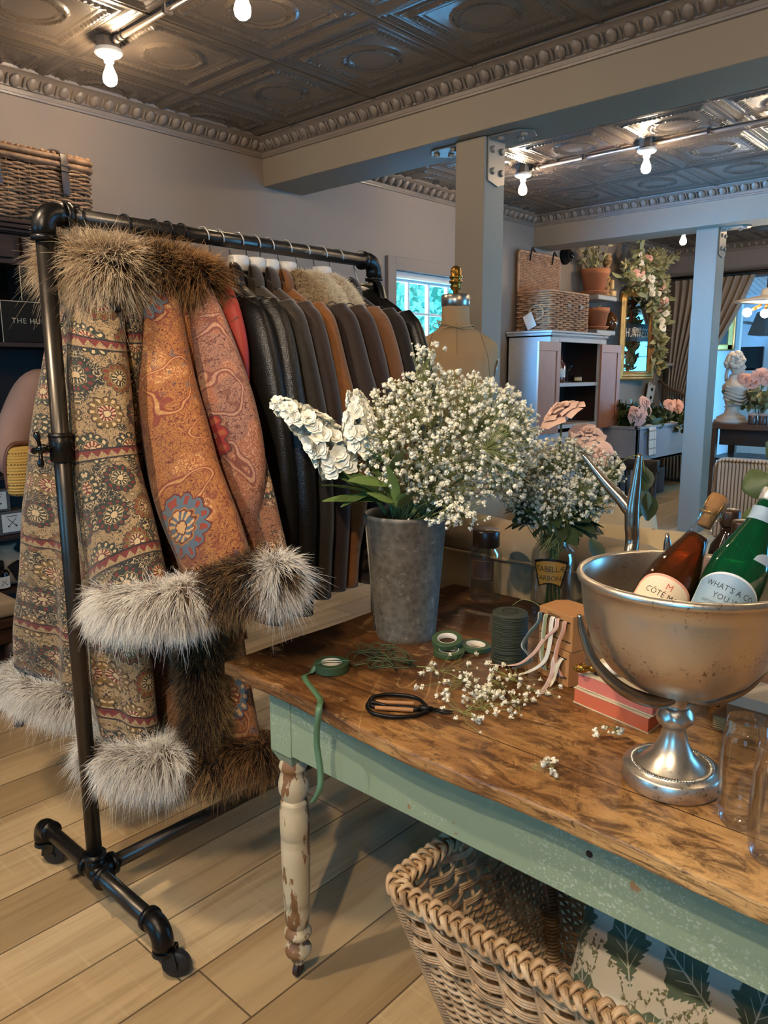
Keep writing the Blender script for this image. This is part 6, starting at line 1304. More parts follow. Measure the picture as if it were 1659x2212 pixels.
tb = thing('farmhouse_table', 'long worn wooden table with sage green apron and turned cream leg', 'table', (-.4, 1.4, 0))
m = MB(); TX0, TX1, TY0_, TY1_ = -1.392, .62, .945, 1.862
rg = np.random.default_rng(6); fr = [(x, TY0_+.030*max(0, (-.75-x)/.6)+.004*math.sin(x*9)+rg.normal()*.0012) for x in np.linspace(TX0, TX1, 40)]
poly = fr+[(TX1, TY1_)]+[(TX0-.003+.003*math.sin(y*20), y) for y in np.linspace(TY1_, TY0_+.06, 10)]
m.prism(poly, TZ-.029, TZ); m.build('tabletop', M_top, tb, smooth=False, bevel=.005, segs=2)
AX0, AY0, AY1 = -1.272, 1.016, 1.80
m = MB(); m.box(AX0+.03, .50, AY0, AY0+.022, .592, TZ-.03); m.build('apron', M_sage, tb, smooth=False, bevel=.002)
m = MB(); m.box(AX0+.03, .50, AY1-.022, AY1, .592, TZ-.03); m.build('apron', M_sage, tb, smooth=False, bevel=.002)
m = MB(); m.box(AX0+.008, AX0+.03, AY0+.03, AY1-.03, .592, TZ-.03); m.build('apron', M_sage, tb, smooth=False, bevel=.002)
m = MB(); m.box(.47, .50, AY0+.03, AY1-.03, .592, TZ-.03); m.build('apron', M_sage, tb, smooth=False, bevel=.002)
M_iron = plain('rusty iron', '#4a3a2f', .5, .6)
for ix, x in enumerate((AX0+.034, .475)):
    for y in (AY0+.032, AY1-.032):
        m = MB(); m.box(x-.035, x+.035, y-.035, y+.035, .588, TZ-.03)
        m.add([(x-.035, y-.035, .588), (x+.035, y-.035, .588), (x+.035, y+.035, .588), (x-.035, y+.035, .588), (x-.02, y-.02, .556), (x+.02, y-.02, .556), (x+.02, y+.02, .556), (x-.02, y+.02, .556)], [(0, 1, 5, 4), (1, 2, 6, 5), (2, 3, 7, 6), (3, 0, 4, 7)])
        m.build('leg_block', M_sage, tb, smooth=False, bevel=.002)
        m = MB(); prof_ = [(.024, .57), (.030, .556), (.033, .548), (.030, .540), (.027, .536), (.031, .525), (.0355, .505), (.035, .487), (.028, .472), (.026, .466), (.030, .462), (.032, .456), (.030, .45), (.034, .44), (.0345, .40), (.0342, .372), (.0328, .370), (.0342, .366), (.0328, .362), (.0342, .358), (.0328, .354), (.0342, .350), (.0335, .30), (.0318, .22), (.0312, .196), (.0298, .194), (.0310, .190), (.0296, .186), (.0308, .182), (.0300, .16), (.027, .142), (.022, .134), (.028, .128), (.033, .120), (.033, .114), (.026, .106), (.019, .100), (.019, .092), (.026, .086), (.0325, .074), (.031, .064), (.022, .054), (.016, .048), (.018, .044), (.013, .034)]
        m.lathe(prof_[::-1], (x, y, 0), 28); lg = m.build('leg', M_crm, tb, auto=60)
        m = MB(); m.lathe([(.006, -.006), (.018, -.006), (.019, 0), (.018, .006), (.006, .006)], (x, y-.002, .019), 20, axis=(1, .3, 0)); 
        for q in (-1, 1): m.obox((x+q*.009, y, .030), (.0015, 0, 0), (0, .008, 0), (0, 0, .014))
        m.build('caster', M_iron, lg, auto=40)
m = MB(); m.lathe([(.006, 0), (.0055, .0012), (.001, .0016)], at(1273, 1845, 1, AY0), 12, axis=(0, -1, 0)); m.build('nail_hole', plain('rust hole', '#2b1a10', .9), tb)

# ------------------------------------------------------------------ zinc flower bucket
n = NT('galvanised zinc'); v = n.obj(); f1 = n.noise(v, 14, 5, .65); f2 = n.vor(v, 60)
zc = n.mix(n.m('ADD', n.m('MULTIPLY', f1, .6), n.m('MULTIPLY', f2, .55)), lin('#3f3930'), lin('#8a8171')); zc = n.mix(n.m('MULTIPLY', n.step(n.noise(v, 26, 5, .7), .60, .66), .75), zc, lin('#b3ab9c'))
spk = n.noise(v, 75, 5, .75); zc = n.mix(n.m('MULTIPLY', n.step(spk, .58, .66), .6), zc, lin('#a9a294')); zc = n.mix(n.m('MULTIPLY', n.step(n.noise(v, 52, 5, .75), .60, .68), .6), zc, lin('#332d25')); n.bump(n.noise(v, 40, 4), .12, .003); M_zinc = n.done(zc, n.m('ADD', .42, n.m('MULTIPLY', f1, .25)), .45)
BX, BY = -1.20, 1.40
bu = thing('zinc_bucket', 'tall galvanised zinc bucket of white flowers on the table', 'bucket', (BX, BY, TZ))
m = MB(); prof_ = [(.001, .004), (.066, .004), (.073, 0), (.075, .006), (.0755, .012), (.080, .06), (.0995, .300), (.103, .305), (.104, .311), (.101, .316), (.097, .312), (.096, .30), (.074, .02), (.001, .015)]
m.lathe(prof_, (BX, BY, TZ), 56); m.build('bucket_body', M_zinc, bu, auto=50)
m = MB(); a = -2.35; ca, sa = math.cos(a), math.sin(a); m.tube([(BX+.078*ca, BY+.078*sa, TZ+.012), (BX+.1*ca, BY+.1*sa, TZ+.30)], .0022, 6); m.build('seam', M_zinc, bu)
# ------------------------------------------------------------------ baby's breath
n = NT('white blossom'); v = n.obj(); M_gyp = n.done(n.mix(n.noise(v, 70, 2), lin('#c9c2a9'), lin('#ece6d2')), .7)
M_gstem = plain('thin green stem', '#7d8149', .7, var=.3)
def blossom_geo(seed):
    rg = np.random.default_rng(seed); m = MB(); th = np.linspace(.2, PI-.3, 4); ph = np.linspace(0, 2*PI, 7)[:-1]
    R = np.array([[(np.sin(t)*np.cos(p), np.sin(t)*np.sin(p), np.cos(t)) for p in ph] for t in th]); R = R*(1+rg.normal(size=R.shape[:2])*.22)[..., None]*.72; m.rings(R)
    for k in range(6):
        a = k*1.05+rg.random(); d = np.array([math.cos(a), math.sin(a), rg.uniform(-.1, .7)]); d /= np.linalg.norm(d); s = np.cross(d, (0, 0, 1)); s /= np.linalg.norm(s); u = np.cross(s, d)
        m.add([d*.45-s*.18, d*.45+s*.18, d*1.0+s*.42+u*.1, d*1.12, d*1.0-s*.42+u*.1], [(0, 1, 2, 3, 4)])
    return np.concatenate(m.v), m.f
BLO = [blossom_geo(i) for i in range(4)]
def gyp(mb, ms, p, r, rg, src=None):
    V, F = BLO[rg.integers(4)]; mb.add(V*r@frame_of(rg.normal(size=3)+(0, 0, .6), rg.random()*6).T+p, F)
    if src is not None: ms.tube([src, (src+p)/2+rg.normal(size=3)*.006, p], .0006, 4, cap=False)
def bouquet(name, label, cat, base, hub, pts, radii, seed, loc, hubs=70, stemr=.0011, parent_group=None):
    """pts: blossom centres. Sprays: each hub point is reached by a stem from base; blossoms hang on their nearest hub."""
    rg = np.random.default_rng(seed); t = thing(name, label, cat, loc); mb, ms = MB(), MB(); pts = np.asarray(pts)
    H = pts[rg.choice(len(pts), hubs, replace=False)]; H = hub+(H-hub)*.72
    for h in H:
        b0 = base+rg.normal(size=3)*np.array([.02, .02, .004]); ms.tube(bez([b0, lerp(b0, h, .5)+rg.normal(size=3)*.012+(0, 0, .012), h], 4), stemr, 5, cap=False)
    for p, r in zip(pts, radii):
        k = np.argmin(((H-p)**2).sum(1)); gyp(mb, ms, p, r, rg, H[k])
    ms.build('stems', M_gstem, t); mb.build('blossoms', M_gyp, t, kind='stuff'); return t
rg = np.random.default_rng(51); P = []
while len(P) < 2700:
    q = rg.normal(size=3); q /= np.linalg.norm(q); q = q*rg.random()**.28
    p = np.array([-1.105, 1.43, 1.275])+RIGHT*q[0]*.235+np.array([FWD[0], FWD[1], 0])*q[1]*.17+np.array([0, 0, 1])*q[2]*.165
    if p[2] < 1.12+.10*max(0, (-1.15-p[0])/.15): continue
    P.append(p)
for i in range(34): P.append(at(920+rg.normal()*22, 775+rg.normal()*22, 1, 1.40+rg.normal()*.02))
for i in range(70): P.append(at(985+rg.normal()*34, 1112+rg.normal()*17, 1, 1.30+rg.normal()*.02))
for i in range(120): P.append(at(1090+rg.normal()*35, 960+rg.normal()*50, 1, 1.42+rg.normal()*.04))
P = np.array(P); rad = rg.choice([.0030, .0048, .0064, .0078], len(P), p=[.25, .25, .28, .22])
bouquet('babys_breath_bunch', 'big white cloud of gypsophila standing in the zinc bucket', 'flowers', np.array([BX, BY, 1.06]), np.array([-1.16, 1.41, 1.12]), P, rad, 52, (BX, BY, TZ+.02), 120)
# two stems of white stock leaning left
def floret_geo(seed):
    rg = np.random.default_rng(seed); m = MB()
    for L in range(2):
        for k in range(4+L):
            Pp = petal_patch(.75, .8, .25+.35*L, .55, 5, 4); Pp[..., 0] += rg.normal(size=Pp.shape[:2])*.03; a = k*2*PI/(4+L)+L*.6; c, s = math.cos(a), math.sin(a); m.grid(np.stack([Pp[..., 0]*c-Pp[..., 1]*s, Pp[..., 0]*s+Pp[..., 1]*c, Pp[..., 2]*.55], -1))
    return np.concatenate(m.v), m.f
FLO = [floret_geo(i) for i in range(3)]
M_stock = m_petal('white stock petal', '#dcd6bf', '#f2efdf'); M_stleaf = plain('stock leaf green', '#5c7038', .55, var=.35, sc=20)
def stock(label, axis_px, y, rr, stem_px, seed):
    rg = np.random.default_rng(seed); A = bez([at(u, v, 1, yy) for (u, v), yy in zip(axis_px, y)], 10); t = thing('stock_flower', label, 'flower', A[-1], 'white stock stems'); mf_, ml_ = MB(), MB()
    for i in range(len(A)):
        f = i/(len(A)-1); R_ = rr*(.35+.65*min(1, f*1.6)) 
        for k in range(3):
            d = rg.normal(size=3); tv = A[min(i+1, len(A)-1)]-A[max(i-1, 0)]; tv /= np.linalg.norm(tv); d -= tv*(d@tv); d /= np.linalg.norm(d); d2 = d-tv*.35; V, F = FLO[rg.integers(3)]; mf_.add(V*rr*rg.uniform(.75, 1.0)*(.5+.5*min(1, f*1.5))@frame_of(d2, rg.random()*6).T+A[i]+d*R_*.55, F)
    mf_.build('florets', M_stock, t)
    Sx = bez([A[-1]]+[at(u, v, 1, yy) for u, v, yy in stem_px], 8); m = MB(); m.tube(np.vstack([A[::-1][:6][::-1], Sx]), .005, 8); m.build('stem', M_stem, t)
    for u, v, yy, u2, v2, w in STL.get(seed, []):
        p, q = at(u, v, 1, yy-.02), at(u2, v2, 1, yy-.06-max(0, 800-u2)*.0009); w = w*1.3
        d = q-p; L = np.linalg.norm(d); add_leaf(ml_, p, d, L, w, .12, rg.uniform(-.4, .9), .15, 9)
    ml_.build('leaves', M_stleaf, t); return t
STL = {61: [(830, 1075, 1.34, 700, 1032, .22), (835, 1085, 1.34, 700, 1068, .22), (842, 1090, 1.33, 745, 1005, .24), (820, 1060, 1.33, 735, 1085, .22), (845, 1085, 1.32, 780, 1035, .25), (838, 1070, 1.35, 720, 1010, .22)],
       62: [(850, 1095, 1.32, 800, 985, .22), (855, 1095, 1.31, 845, 1000, .22), (845, 1050, 1.31, 755, 1030, .26), (850, 1085, 1.30, 818, 1075, .3), (862, 1095, 1.31, 905, 1050, .24), (840, 1010, 1.31, 790, 960, .22), (858, 1098, 1.32, 885, 1060, .26), (846, 1030, 1.31, 868, 965, .20), (852, 1090, 1.30, 795, 1060, .26)]}
stock('white stock spike leaning far out to the left of the bucket', [(598, 872), (650, 905), (700, 950), (735, 1010)], (1.15, 1.18, 1.215, 1.25), .050, [(790, 1050, 1.30), (835, 1110, 1.35)], 61)
stock('upright white stock spike next to the gypsophila cloud', [(765, 850), (772, 890), (780, 935), (792, 975)], (1.26, 1.265, 1.27, 1.28), .045, [(825, 1030, 1.34), (850, 1110, 1.36)], 62)

# ------------------------------------------------------------------ glass jars
def jar(name, c, prof, label, cat='jar'):
    t = thing(name, label, cat, c); m = MB(); m.lathe(prof, c, 40); m.build('glass', M_clear, t); return t
c = np.array([-1.235, 1.80, TZ]); t = jar('lidded_jar', c, [(.001, .004), (.040, .004), (.046, 0), (.047, .008), (.047, .135), (.043, .148), (.036, .153), (.036, .16), (.033, .16), (.033, .15), (.044, .135), (.044, .012), (.001, .010)], 'empty clear jar with a dark brown cap and faded brown label')
m = MB(); m.lathe([(.001, .205), (.037, .205), (.039, .20), (.039, .158), (.037, .155)], c, 40); m.build('cap', plain('dark brown bakelite', '#2a1c14', .3), t)
ac = math.atan2(-c[1], -c[0])-.28
m = MB(); a_ = np.linspace(-.75, .75, 16)+ac; m.rings(np.array([[(c[0]+.0474*math.cos(a), c[1]+.0474*math.sin(a), c[2]+q) for a in a_] for q in (.062, .128)]), False, False); lb = m.build('paper_label', plain('brown label', '#38241a', .6), t)
m = MB(); 
for k, q in ((0, .068), (0, .120)): m.rings(np.array([[(c[0]+.0477*math.cos(a), c[1]+.0477*math.sin(a), c[2]+q+e) for a in np.linspace(-.6, .6, 14)+ac] for e in (0, .0016)]), False, False)
for s in (-.6, .6): m.rings(np.array([[(c[0]+.0477*math.cos(a), c[1]+.0477*math.sin(a), c[2]+e) for a in (ac+s-.02, ac+s+.02)] for e in (.068, .1215)]), False, False)
m.build('gilt_border', plain('gilt line', '#8a6a3c', .4, .4), lb)
JX, JY = -.982, 1.742; c = np.array([JX, JY, TZ])
t = jar('apothecary_jar', c, [(.001, .005), (.052, .005), (.057, 0), (.058, .01), (.058, .175), (.054, .195), (.043, .207), (.037, .213), (.036, .232), (.043, .238), (.043, .242), (.034, .242), (.034, .212), (.050, .195), (.055, .175), (.055, .014), (.001, .012)], 'old clear pharmacy jar with a gold and black label, used as a vase')
ac = math.atan2(-JY, -JX)-.12
def on_jar(x, z, r=.0586): a = ac+x/r; return (JX+r*math.cos(a), JY+r*math.sin(a), TZ+z)
def fan(w0, w1, z0, z1, bow, r, m, n=18):
    xs = np.linspace(-1, 1, n); m.rings(np.array([[on_jar(x*lerp(w0, w1, k), lerp(z0, z1, k)+bow*(1-x*x), r) for x in xs] for k in np.linspace(0, 1, 5)]), False, False)
m = MB(); fan(.030, .048, .105, .172, .010, .0584, m); lb = m.build('label', plain('black enamel', '#14100c', .3), t)
m = MB(); fan(.027, .043, .110, .167, .009, .0588, m); lb2 = m.build('label_gold', plain('gold leaf', '#a07a35', .4, .3), t)
m = MB()
for tx, zz, sz_ in (('TABELLÆ', .155, .0205), ('CARBONIS', .131, .0185)):
    V, F = text_geo(tx, sz_, 1.0); m.add([on_jar(p[0]*.92, zz+p[1], .0591) for p in V], F)
m.build('lettering', plain('black ink', '#17120d', .5), lb2, smooth=False)
# its flowers
rg = np.random.default_rng(71); P = []
while len(P) < 1800:
    q = rg.normal(size=3); q /= np.linalg.norm(q); q = q*rg.random()**.3
    p = np.array([-.972, 1.75, 1.145])+RIGHT*q[0]*.165+np.array([FWD[0], FWD[1], 0])*q[1]*.13+np.array([0, 0, 1])*(q[2]*.125+q[0]*.012)
    if p[2] < 1.03: continue
    P.append(p)
P = np.array(P); rad = rg.choice([.0030, .0047, .0060, .0072], len(P), p=[.35, .3, .2, .15])
bouquet('gypsophila_posy', 'fuller posy of gypsophila in the old pharmacy jar', 'flowers', np.array([JX, JY, TZ+.20]), np.array([JX, JY, 1.06]), P, rad, 72, (JX, JY, TZ+.02), 80)
for i, (u, v, yy, s, ax, lb) in enumerate(((1212, 892, 1.74, .092, (-.3, -.45, .85), 'large dusty pink rose rising highest over the pharmacy jar posy'), (1268, 938, 1.80, .066, (.35, -.5, .8), 'dusty pink rose half sunk in the right of the posy'), (1296, 980, 1.78, .05, (.6, -.7, .3), 'lowest dusty pink rose peeping from the posy'))):
    c = at(u, v, 1, yy); rose('dusty_rose', tuple(c), s, ax, M_dustrose, lb, 'rose', 'roses of the pharmacy jar posy', i+1, [c+(0, 0, -.10), (JX, JY, TZ+.16)])
fl = thing('posy_leaves', 'dark rounded leaves at the neck of the pharmacy jar posy', 'leaves', (JX, JY, 1.0)); ml, ms = MB(), MB(); rg = np.random.default_rng(73)
for i in range(46): a = rg.random()*6.28; p = np.array([JX+.05*math.cos(a), JY+.05*math.sin(a), 1.03+rg.random()*.05]); add_leaf(ml, p, (math.cos(a), math.sin(a), rg.uniform(-.5, .5)), rg.uniform(.05, .085), .62, roll=rg.uniform(-.6, .6))
for u, v, u2, v2 in ((1392, 1010, 1394, 1060), (1388, 1050, 1380, 1115), (1398, 1065, 1400, 1125), (1385, 1085, 1372, 1130), (1380, 1000, 1400, 1040), (1100, 940, 1080, 985), (1130, 950, 1105, 910), (1275, 1165, 1300, 1215)): p, q = at(u, v, 1, 1.70), at(u2, v2, 1, 1.69); add_leaf(ml, p, q-p, np.linalg.norm(q-p), .78, .05, rg.uniform(-.3, .3))
ms.tube(bez([(JX, JY, 1.0), at(1330, 1010, 1, 1.72), at(1385, 990, 1, 1.70), at(1392, 1060, 1, 1.70)]), .0014, 5)
for k in range(9): a = k*.7; ms.tube([(JX+.025*math.cos(a), JY+.025*math.sin(a), TZ+.012), (JX+.01*math.cos(a*2), JY+.01*math.sin(a*2), TZ+.215), (JX+.04*math.cos(a), JY+.04*math.sin(a), 1.05)], .0022, 6)
ml.build('round_leaves', M_leafd, fl); ms.build('stems', M_stem, fl)
# ------------------------------------------------------------------ pedestal wine bowl with antler handles
n = NT('worn nickel silver'); v = n.obj(); f1 = n.noise(v, 6, 4, .6); sp = n.noise(v, 150, 3, .7)
band = n.step(n.noise(v, 9, 3), .45, .62); cN = n.mix(f1, lin('#b3aa9d'), lin('#d6cbb8')); cN = n.mix(n.m('MULTIPLY', n.m('MULTIPLY', n.step(sp, .56, .66), band), .75), cN, lin('#5a4733'))
n.bump(n.m('ADD', n.m('MULTIPLY', sp, .3), n.noise(v, 20, 3)), .10, .003); M_nkl = n.done(cN, n.m('ADD', .22, n.m('MULTIPLY', f1, .2)), .92)
UX, UY = -.421, 1.15
M_ant = plain('dark silver antler', '#8f877c', .26, .95, var=.3, sc=14, bump=.08, bsc=90)
bw = thing('pedestal_bowl', 'large silver pedestal wine bowl with antler shaped arms on the table', 'bowl', (UX, UY, TZ))
m = MB(); prof_ = [(.001, .158), (.035, .160), (.075, .172), (.108, .196), (.132, .228), (.146, .268), (.152, .310), (.1545, .332), (.1595, .335), (.1615, .341), (.159, .347), (.154, .348), (.150, .343), (.148, .31), (.141, .268), (.127, .232), (.104, .201), (.07, .178), (.001, .166)]
m.lathe(prof_, (UX, UY, TZ), 96); m.build('bowl', M_nkl, bw)
m = MB(); m.lathe([(.001, .0), (.073, .0), (.076, .004), (.076, .026), (.073, .030), (.064, .032), (.063, .035), (.058, .035), (.055, .031), (.046, .038), (.032, .052), (.022, .074), (.0175, .092), (.018, .096), (.022, .100), (.0265, .107), (.0275, .114), (.024, .121), (.0185, .128), (.0185, .140), (.024, .150), (.03, .16), (.001, .162)], (UX, UY, TZ), 72); ft = m.build('pedestal', M_nkl, bw, auto=60)
m = MB()
for k in range(90): a = k*2*PI/90; c, s = math.cos(a), math.sin(a); m.tube([(UX+.057*math.cos(a), UY+.057*math.sin(a), TZ+.0345), (UX+.0635*math.cos(a+.05), UY+.0635*math.sin(a+.05), TZ+.0345)], .0016, 5)
m.build('rope_band', M_nkl, ft)
m = MB(); rg = np.random.default_rng(5); th = np.linspace(0, 2*PI, 24, endpoint=False); R = []
for r, z in ((.019, .096), (.0255, .102), (.029, .109), (.0285, .118), (.023, .126), (.0205, .134)): R.append(np.column_stack([UX+r*(1+.12*np.sin(7*th+z*300))*np.cos(th), UY+r*(1+.12*np.sin(7*th+z*300))*np.sin(th), np.full(24, TZ+z)]))
m.rings(np.array(R)); m.build('burr_knob', M_nkl, ft, sub=1)
rt = np.array([RIGHT[0], RIGHT[1], 0]); rt /= np.linalg.norm(rt); fw_ = np.array([FWD[0], FWD[1], 0]); fw_ /= np.linalg.norm(fw_); cU = np.array([UX, UY, TZ])
def pU(r, f, z): return cU+rt*r+fw_*f+np.array([0, 0, z])
m = MB(); P = bez([pU(-.0, -.0, .148), pU(-.045, -.03, .152), pU(-.10, -.045, .178), pU(-.145, -.045, .222), pU(-.164, -.04, .268), pU(-.170, -.04, .295)], 8); m.tube(P, np.interp(np.linspace(0, 1, len(P)), [0, .3, .8, 1], [.012, .0105, .006, .003]), 12); m.build('antler_arm', M_ant, bw)
m = MB(); P = bez([pU(0, 0, .148), pU(.05, -.02, .150), pU(.11, -.01, .172), pU(.152, .0, .225), pU(.170, .01, .29)], 8); m.tube(P, np.interp(np.linspace(0, 1, len(P)), [0, .3, .8, 1], [.012, .0105, .006, .003]), 12); m.build('antler_arm', M_ant, bw)
f0 = np.array([-.583, 1.318, 1.105]); fk = at(1366, 1098, 1, 1.318); tl = at(1258, 980, 1, 1.31); tr_ = at(1382, 980, 1, 1.318)
m = MB(); P = bez([pU(0, 0, .150), pU(-.03, .08, .165), pU(-.05, .155, .23), f0, lerp(f0, fk, .6), fk, lerp(fk, tr_, .5)+(0, 0, .0), tr_], 8); m.tube(P, np.interp(np.linspace(0, 1, len(P)), [0, .4, .7, .85, 1], [.011, .0125, .0135, .0095, .0045]), 14)
P = bez([lerp(f0, fk, .86), fk+(tl-fk)*.18+(0, 0, -.006), lerp(fk, tl, .55)+(0, 0, -.006), tl], 8); m.tube(P, np.interp(np.linspace(0, 1, len(P)), [0, .2, .6, 1], [.011, .0125, .0095, .004]), 14); m.build('antler_handle', M_ant, bw)
m = MB(); t0 = at(1442, 1152, 1, 1.335); P = bez([pU(-.02, .10, .17), pU(-.0, .17, .25), t0+(.0, .0, -.06), t0], 6); m.tube(P, [.010]*(len(P)-4)+[.008, .007, .005, .003], 10); m.build('antler_tine', M_ant, bw)
# bottles leaning in the bowl
def leaning(name, label, base, tip, prof, glassmat):
    base, tip = np.array(base), np.array(tip); ax = tip-base; L = np.linalg.norm(ax); ax /= L
    tocam = EYE-(base+tip)/2; x = tocam-ax*(tocam@ax); x /= np.linalg.norm(x); y = np.cross(ax, x); A = np.stack([x, y, ax], 1)
    t = thing(name, label, 'bottle', (0, 0, 0)); t.matrix_world = Matrix.LocRotScale(Vector(base), Matrix(A.tolist()).to_quaternion(), None)
    m = MB(); m.lathe(prof, (0, 0, 0), 48); m.build('glass', glassmat, t); return t, L
def tinted(name, col, rough=.03, dif=.15):
    n = NT(name); tr = n.node('ShaderNodeBsdfTransparent'); tr.inputs[0].default_value = (*col, 1); gl = n.node('ShaderNodeBsdfGlossy'); gl.inputs['Roughness'].default_value = rough
    df = n.node('ShaderNodeBsdfDiffuse'); df.inputs[0].default_value = (*[c*.6 for c in col], 1); m1 = n.node('ShaderNodeMixShader'); m1.inputs[0].default_value = dif; n.L.new(tr.outputs[0], m1.inputs[1]); n.L.new(df.outputs[0], m1.inputs[2])
    fr = n.node('ShaderNodeFresnel'); fr.inputs[0].default_value = 1.5; m2 = n.node('ShaderNodeMixShader'); n.L.new(fr.outputs[0], m2.inputs[0]); n.L.new(m1.outputs[0], m2.inputs[1]); n.L.new(gl.outputs[0], m2.inputs[2]); n.L.new(m2.outputs[0], n.N['Material Output'].inputs[0]); return n.mat
def wrap(m, r, za, zb_, aa, ab, n=20): m.rings(np.array([[(r*math.cos(a), r*math.sin(a), z) for a in np.linspace(aa, ab, n)] for z in np.linspace(za, zb_, 2)]), False, False)
def wrap_shape(m, r, poly):
    """flat outline (x along the label, y up) wrapped round the bottle"""
    rows = []; 
    for x, ya, yb in poly: rows.append([(r*math.cos(x/r), r*math.sin(x/r), y) for y in np.linspace(ya, yb, 4)])
    m.rings(np.array(rows), False, False)
def wrap_text(m, tx, size, x0, z0, r, rot=0.0, sx=1.0):
    V, F = text_geo(tx, size, 1.05); c, s = math.cos(rot), math.sin(rot); X = V[:, 0]*sx*c-V[:, 1]*s+x0; Y = V[:, 0]*sx*s+V[:, 1]*c+z0
    m.add(np.column_stack([r*np.cos(X/r), r*np.sin(X/r), Y]), F)
M_rose_liq = NT('rose wine').done(lin('#8a4420'), .05, Coat_Weight=.5); M_glass_am = tinted('amber tinted glass', (.62, .30, .13)); M_glass_gr = tinted('green glass', (.02, .30, .11), .03, .22)
b0 = at(1350, 1425, 2, .972); tipz = None
t, L = leaning('wine_bottle', 'bottle of rosé wine with a wired cork leaning in the silver bowl', b0, at(1537, 1108, 1, b0[1]+.145), [(.001, .003), (.040, .0), (.0435, .006), (.0435, .135), (.041, .16), (.033, .19), (.022, .222), (.0165, .245), (.0155, .27), (.0165, .272), (.0165, .282), (.015, .284)], M_clear)
m = MB(); m.lathe([(.001, .006), (.0415, .008), (.0418, .135), (.0392, .16), (.0312, .19), (.0205, .222), (.0175, .235), (.001, .236)], (0, 0, 0), 40); m.build('wine', tinted('rose wine', (.52, .17, .05), .03, .12), t)
kz = .284
m = MB(); m.lathe([(.011, kz-.03), (.0115, kz-.002), (.016, kz+.004), (.0175, kz+.016), (.0155, kz+.026), (.001, kz+.028)], (0, 0, 0), 24); m.build('cork', plain('cork', '#8a6034', .8, var=.3, sc=90), t)
m = MB()
for k in range(4): a = k*PI/2+.5; m.tube([(.0175*math.cos(a), .0175*math.sin(a), kz-.012), (.0185*math.cos(a), .0185*math.sin(a), kz+.014), (.010*math.cos(a), .010*math.sin(a), kz+.029), (0, 0, kz+.030)], .0008, 5)
m.tube([(.0182*math.cos(a), .0182*math.sin(a), kz-.008+.002*math.sin(2*a)) for a in np.linspace(0, 2*PI, 25)[:-1]], .001, 5, closed=True); m.tube([(.019, .004, kz-.008), (.025, .008, kz-.012), (.026, .0, kz-.018), (.019, -.004, kz-.01)], .0008, 5); m.build('wire_cage', plain('gold wire', '#b08a4a', .3, .95), t)
m = MB(); xs_ = np.linspace(-.052, .052, 25); wrap_shape(m, .0438, [(x, .045, .117+.030*math.sqrt(max(0, 1-(x/.0525)**2))) for x in xs_]); lb = m.build('label_border', plain('salmon paper', '#d49a83', .6, var=.03), t)
m = MB(); xs_ = np.linspace(-.047, .047, 25); wrap_shape(m, .0441, [(x, .045, .1145+.0285*math.sqrt(max(0, 1-(x/.0475)**2))) for x in xs_]); lb = m.build('label', plain('cream paper', '#dccdb4', .6, var=.03), t)
m = MB(); wrap_text(m, 'CÔTÉ MAS', .0135, .0, .1155, .0443, 0, .88); m.build('lettering', plain('dark brown ink', '#2a1d18', .6), lb, smooth=False)
m = MB(); wrap_text(m, 'M', .0145, .003, .1305, .0443); m.build('monogram', plain('orange ink', '#b9583a', .6), lb, smooth=False)
g0 = at(1500, 1440, 2, .978)
t, L = leaning('water_bottle', 'green glass water bottle with a pale blue label leaning in the silver bowl', g0, at(1655, 1098, 1, g0[1]+.13), [(.001, .003), (.041, 0), (.0445, .006), (.045, .15), (.043, .175), (.034, .205), (.022, .24), (.0155, .268), (.0145, .285), (.0145, .30)], M_glass_gr)
m = MB(); m.lathe([(.0155, .285), (.0165, .287), (.0165, .303), (.0155, .306), (.001, .306)], (0, 0, 0), 28); m.build('cap', plain('silver cap', '#b9b5ae', .35, .5), t)
m = MB(); wrap(m, .0188, .252, .272, -1.5, 1.5); m.rings(np.array([[(r*math.cos(a), r*math.sin(a), z) for a in np.linspace(-PI, PI, 30)] for r, z in ((.0205, .249), (.0162, .270))]), False, False); nl = m.build('neck_label', plain('pale blue paper', '#8fa3b3', .5, var=.05), t)
m = MB(); wrap_shape(m, .0453, [(x, .03, .128+.022*(1-(x/.056)**2)) for x in np.linspace(-.056, .056, 25)]); lb = m.build('label_border', plain('white paper', '#c7cdd0', .5, var=.03), t)
m = MB(); wrap_shape(m, .0456, [(x, .03, .125+.0215*(1-(x/.056)**2)) for x in np.linspace(-.053, .053, 25)]); lb = m.build('label', plain('pale blue paper', '#7f9db5', .5, var=.12, sc=60), t)
m = MB(); wrap_text(m, "WHAT'S A CO", .0128, .002, .1255, .0458, -.05, .9); wrap_text(m, 'YOU WO', .0128, .006, .1095, .0458, -.05, .9); wrap_text(m, 'DEPOSIT 5¢', .006, -.018, .098, .0458, -.05, .9); m.build('lettering', plain('navy ink', '#1c2732', .6), lb, smooth=False)
m = MB(); wrap_shape(m, .0405, [(x, .183-.018*math.sqrt(max(0, 1-((x-.035)/.022)**2)), .183+.016*math.sqrt(max(0, 1-((x-.035)/.022)**2))) for x in np.linspace(.013, .057, 18)]); m.build('back_label', plain('pale blue paper', '#a9b4ba', .5), t)
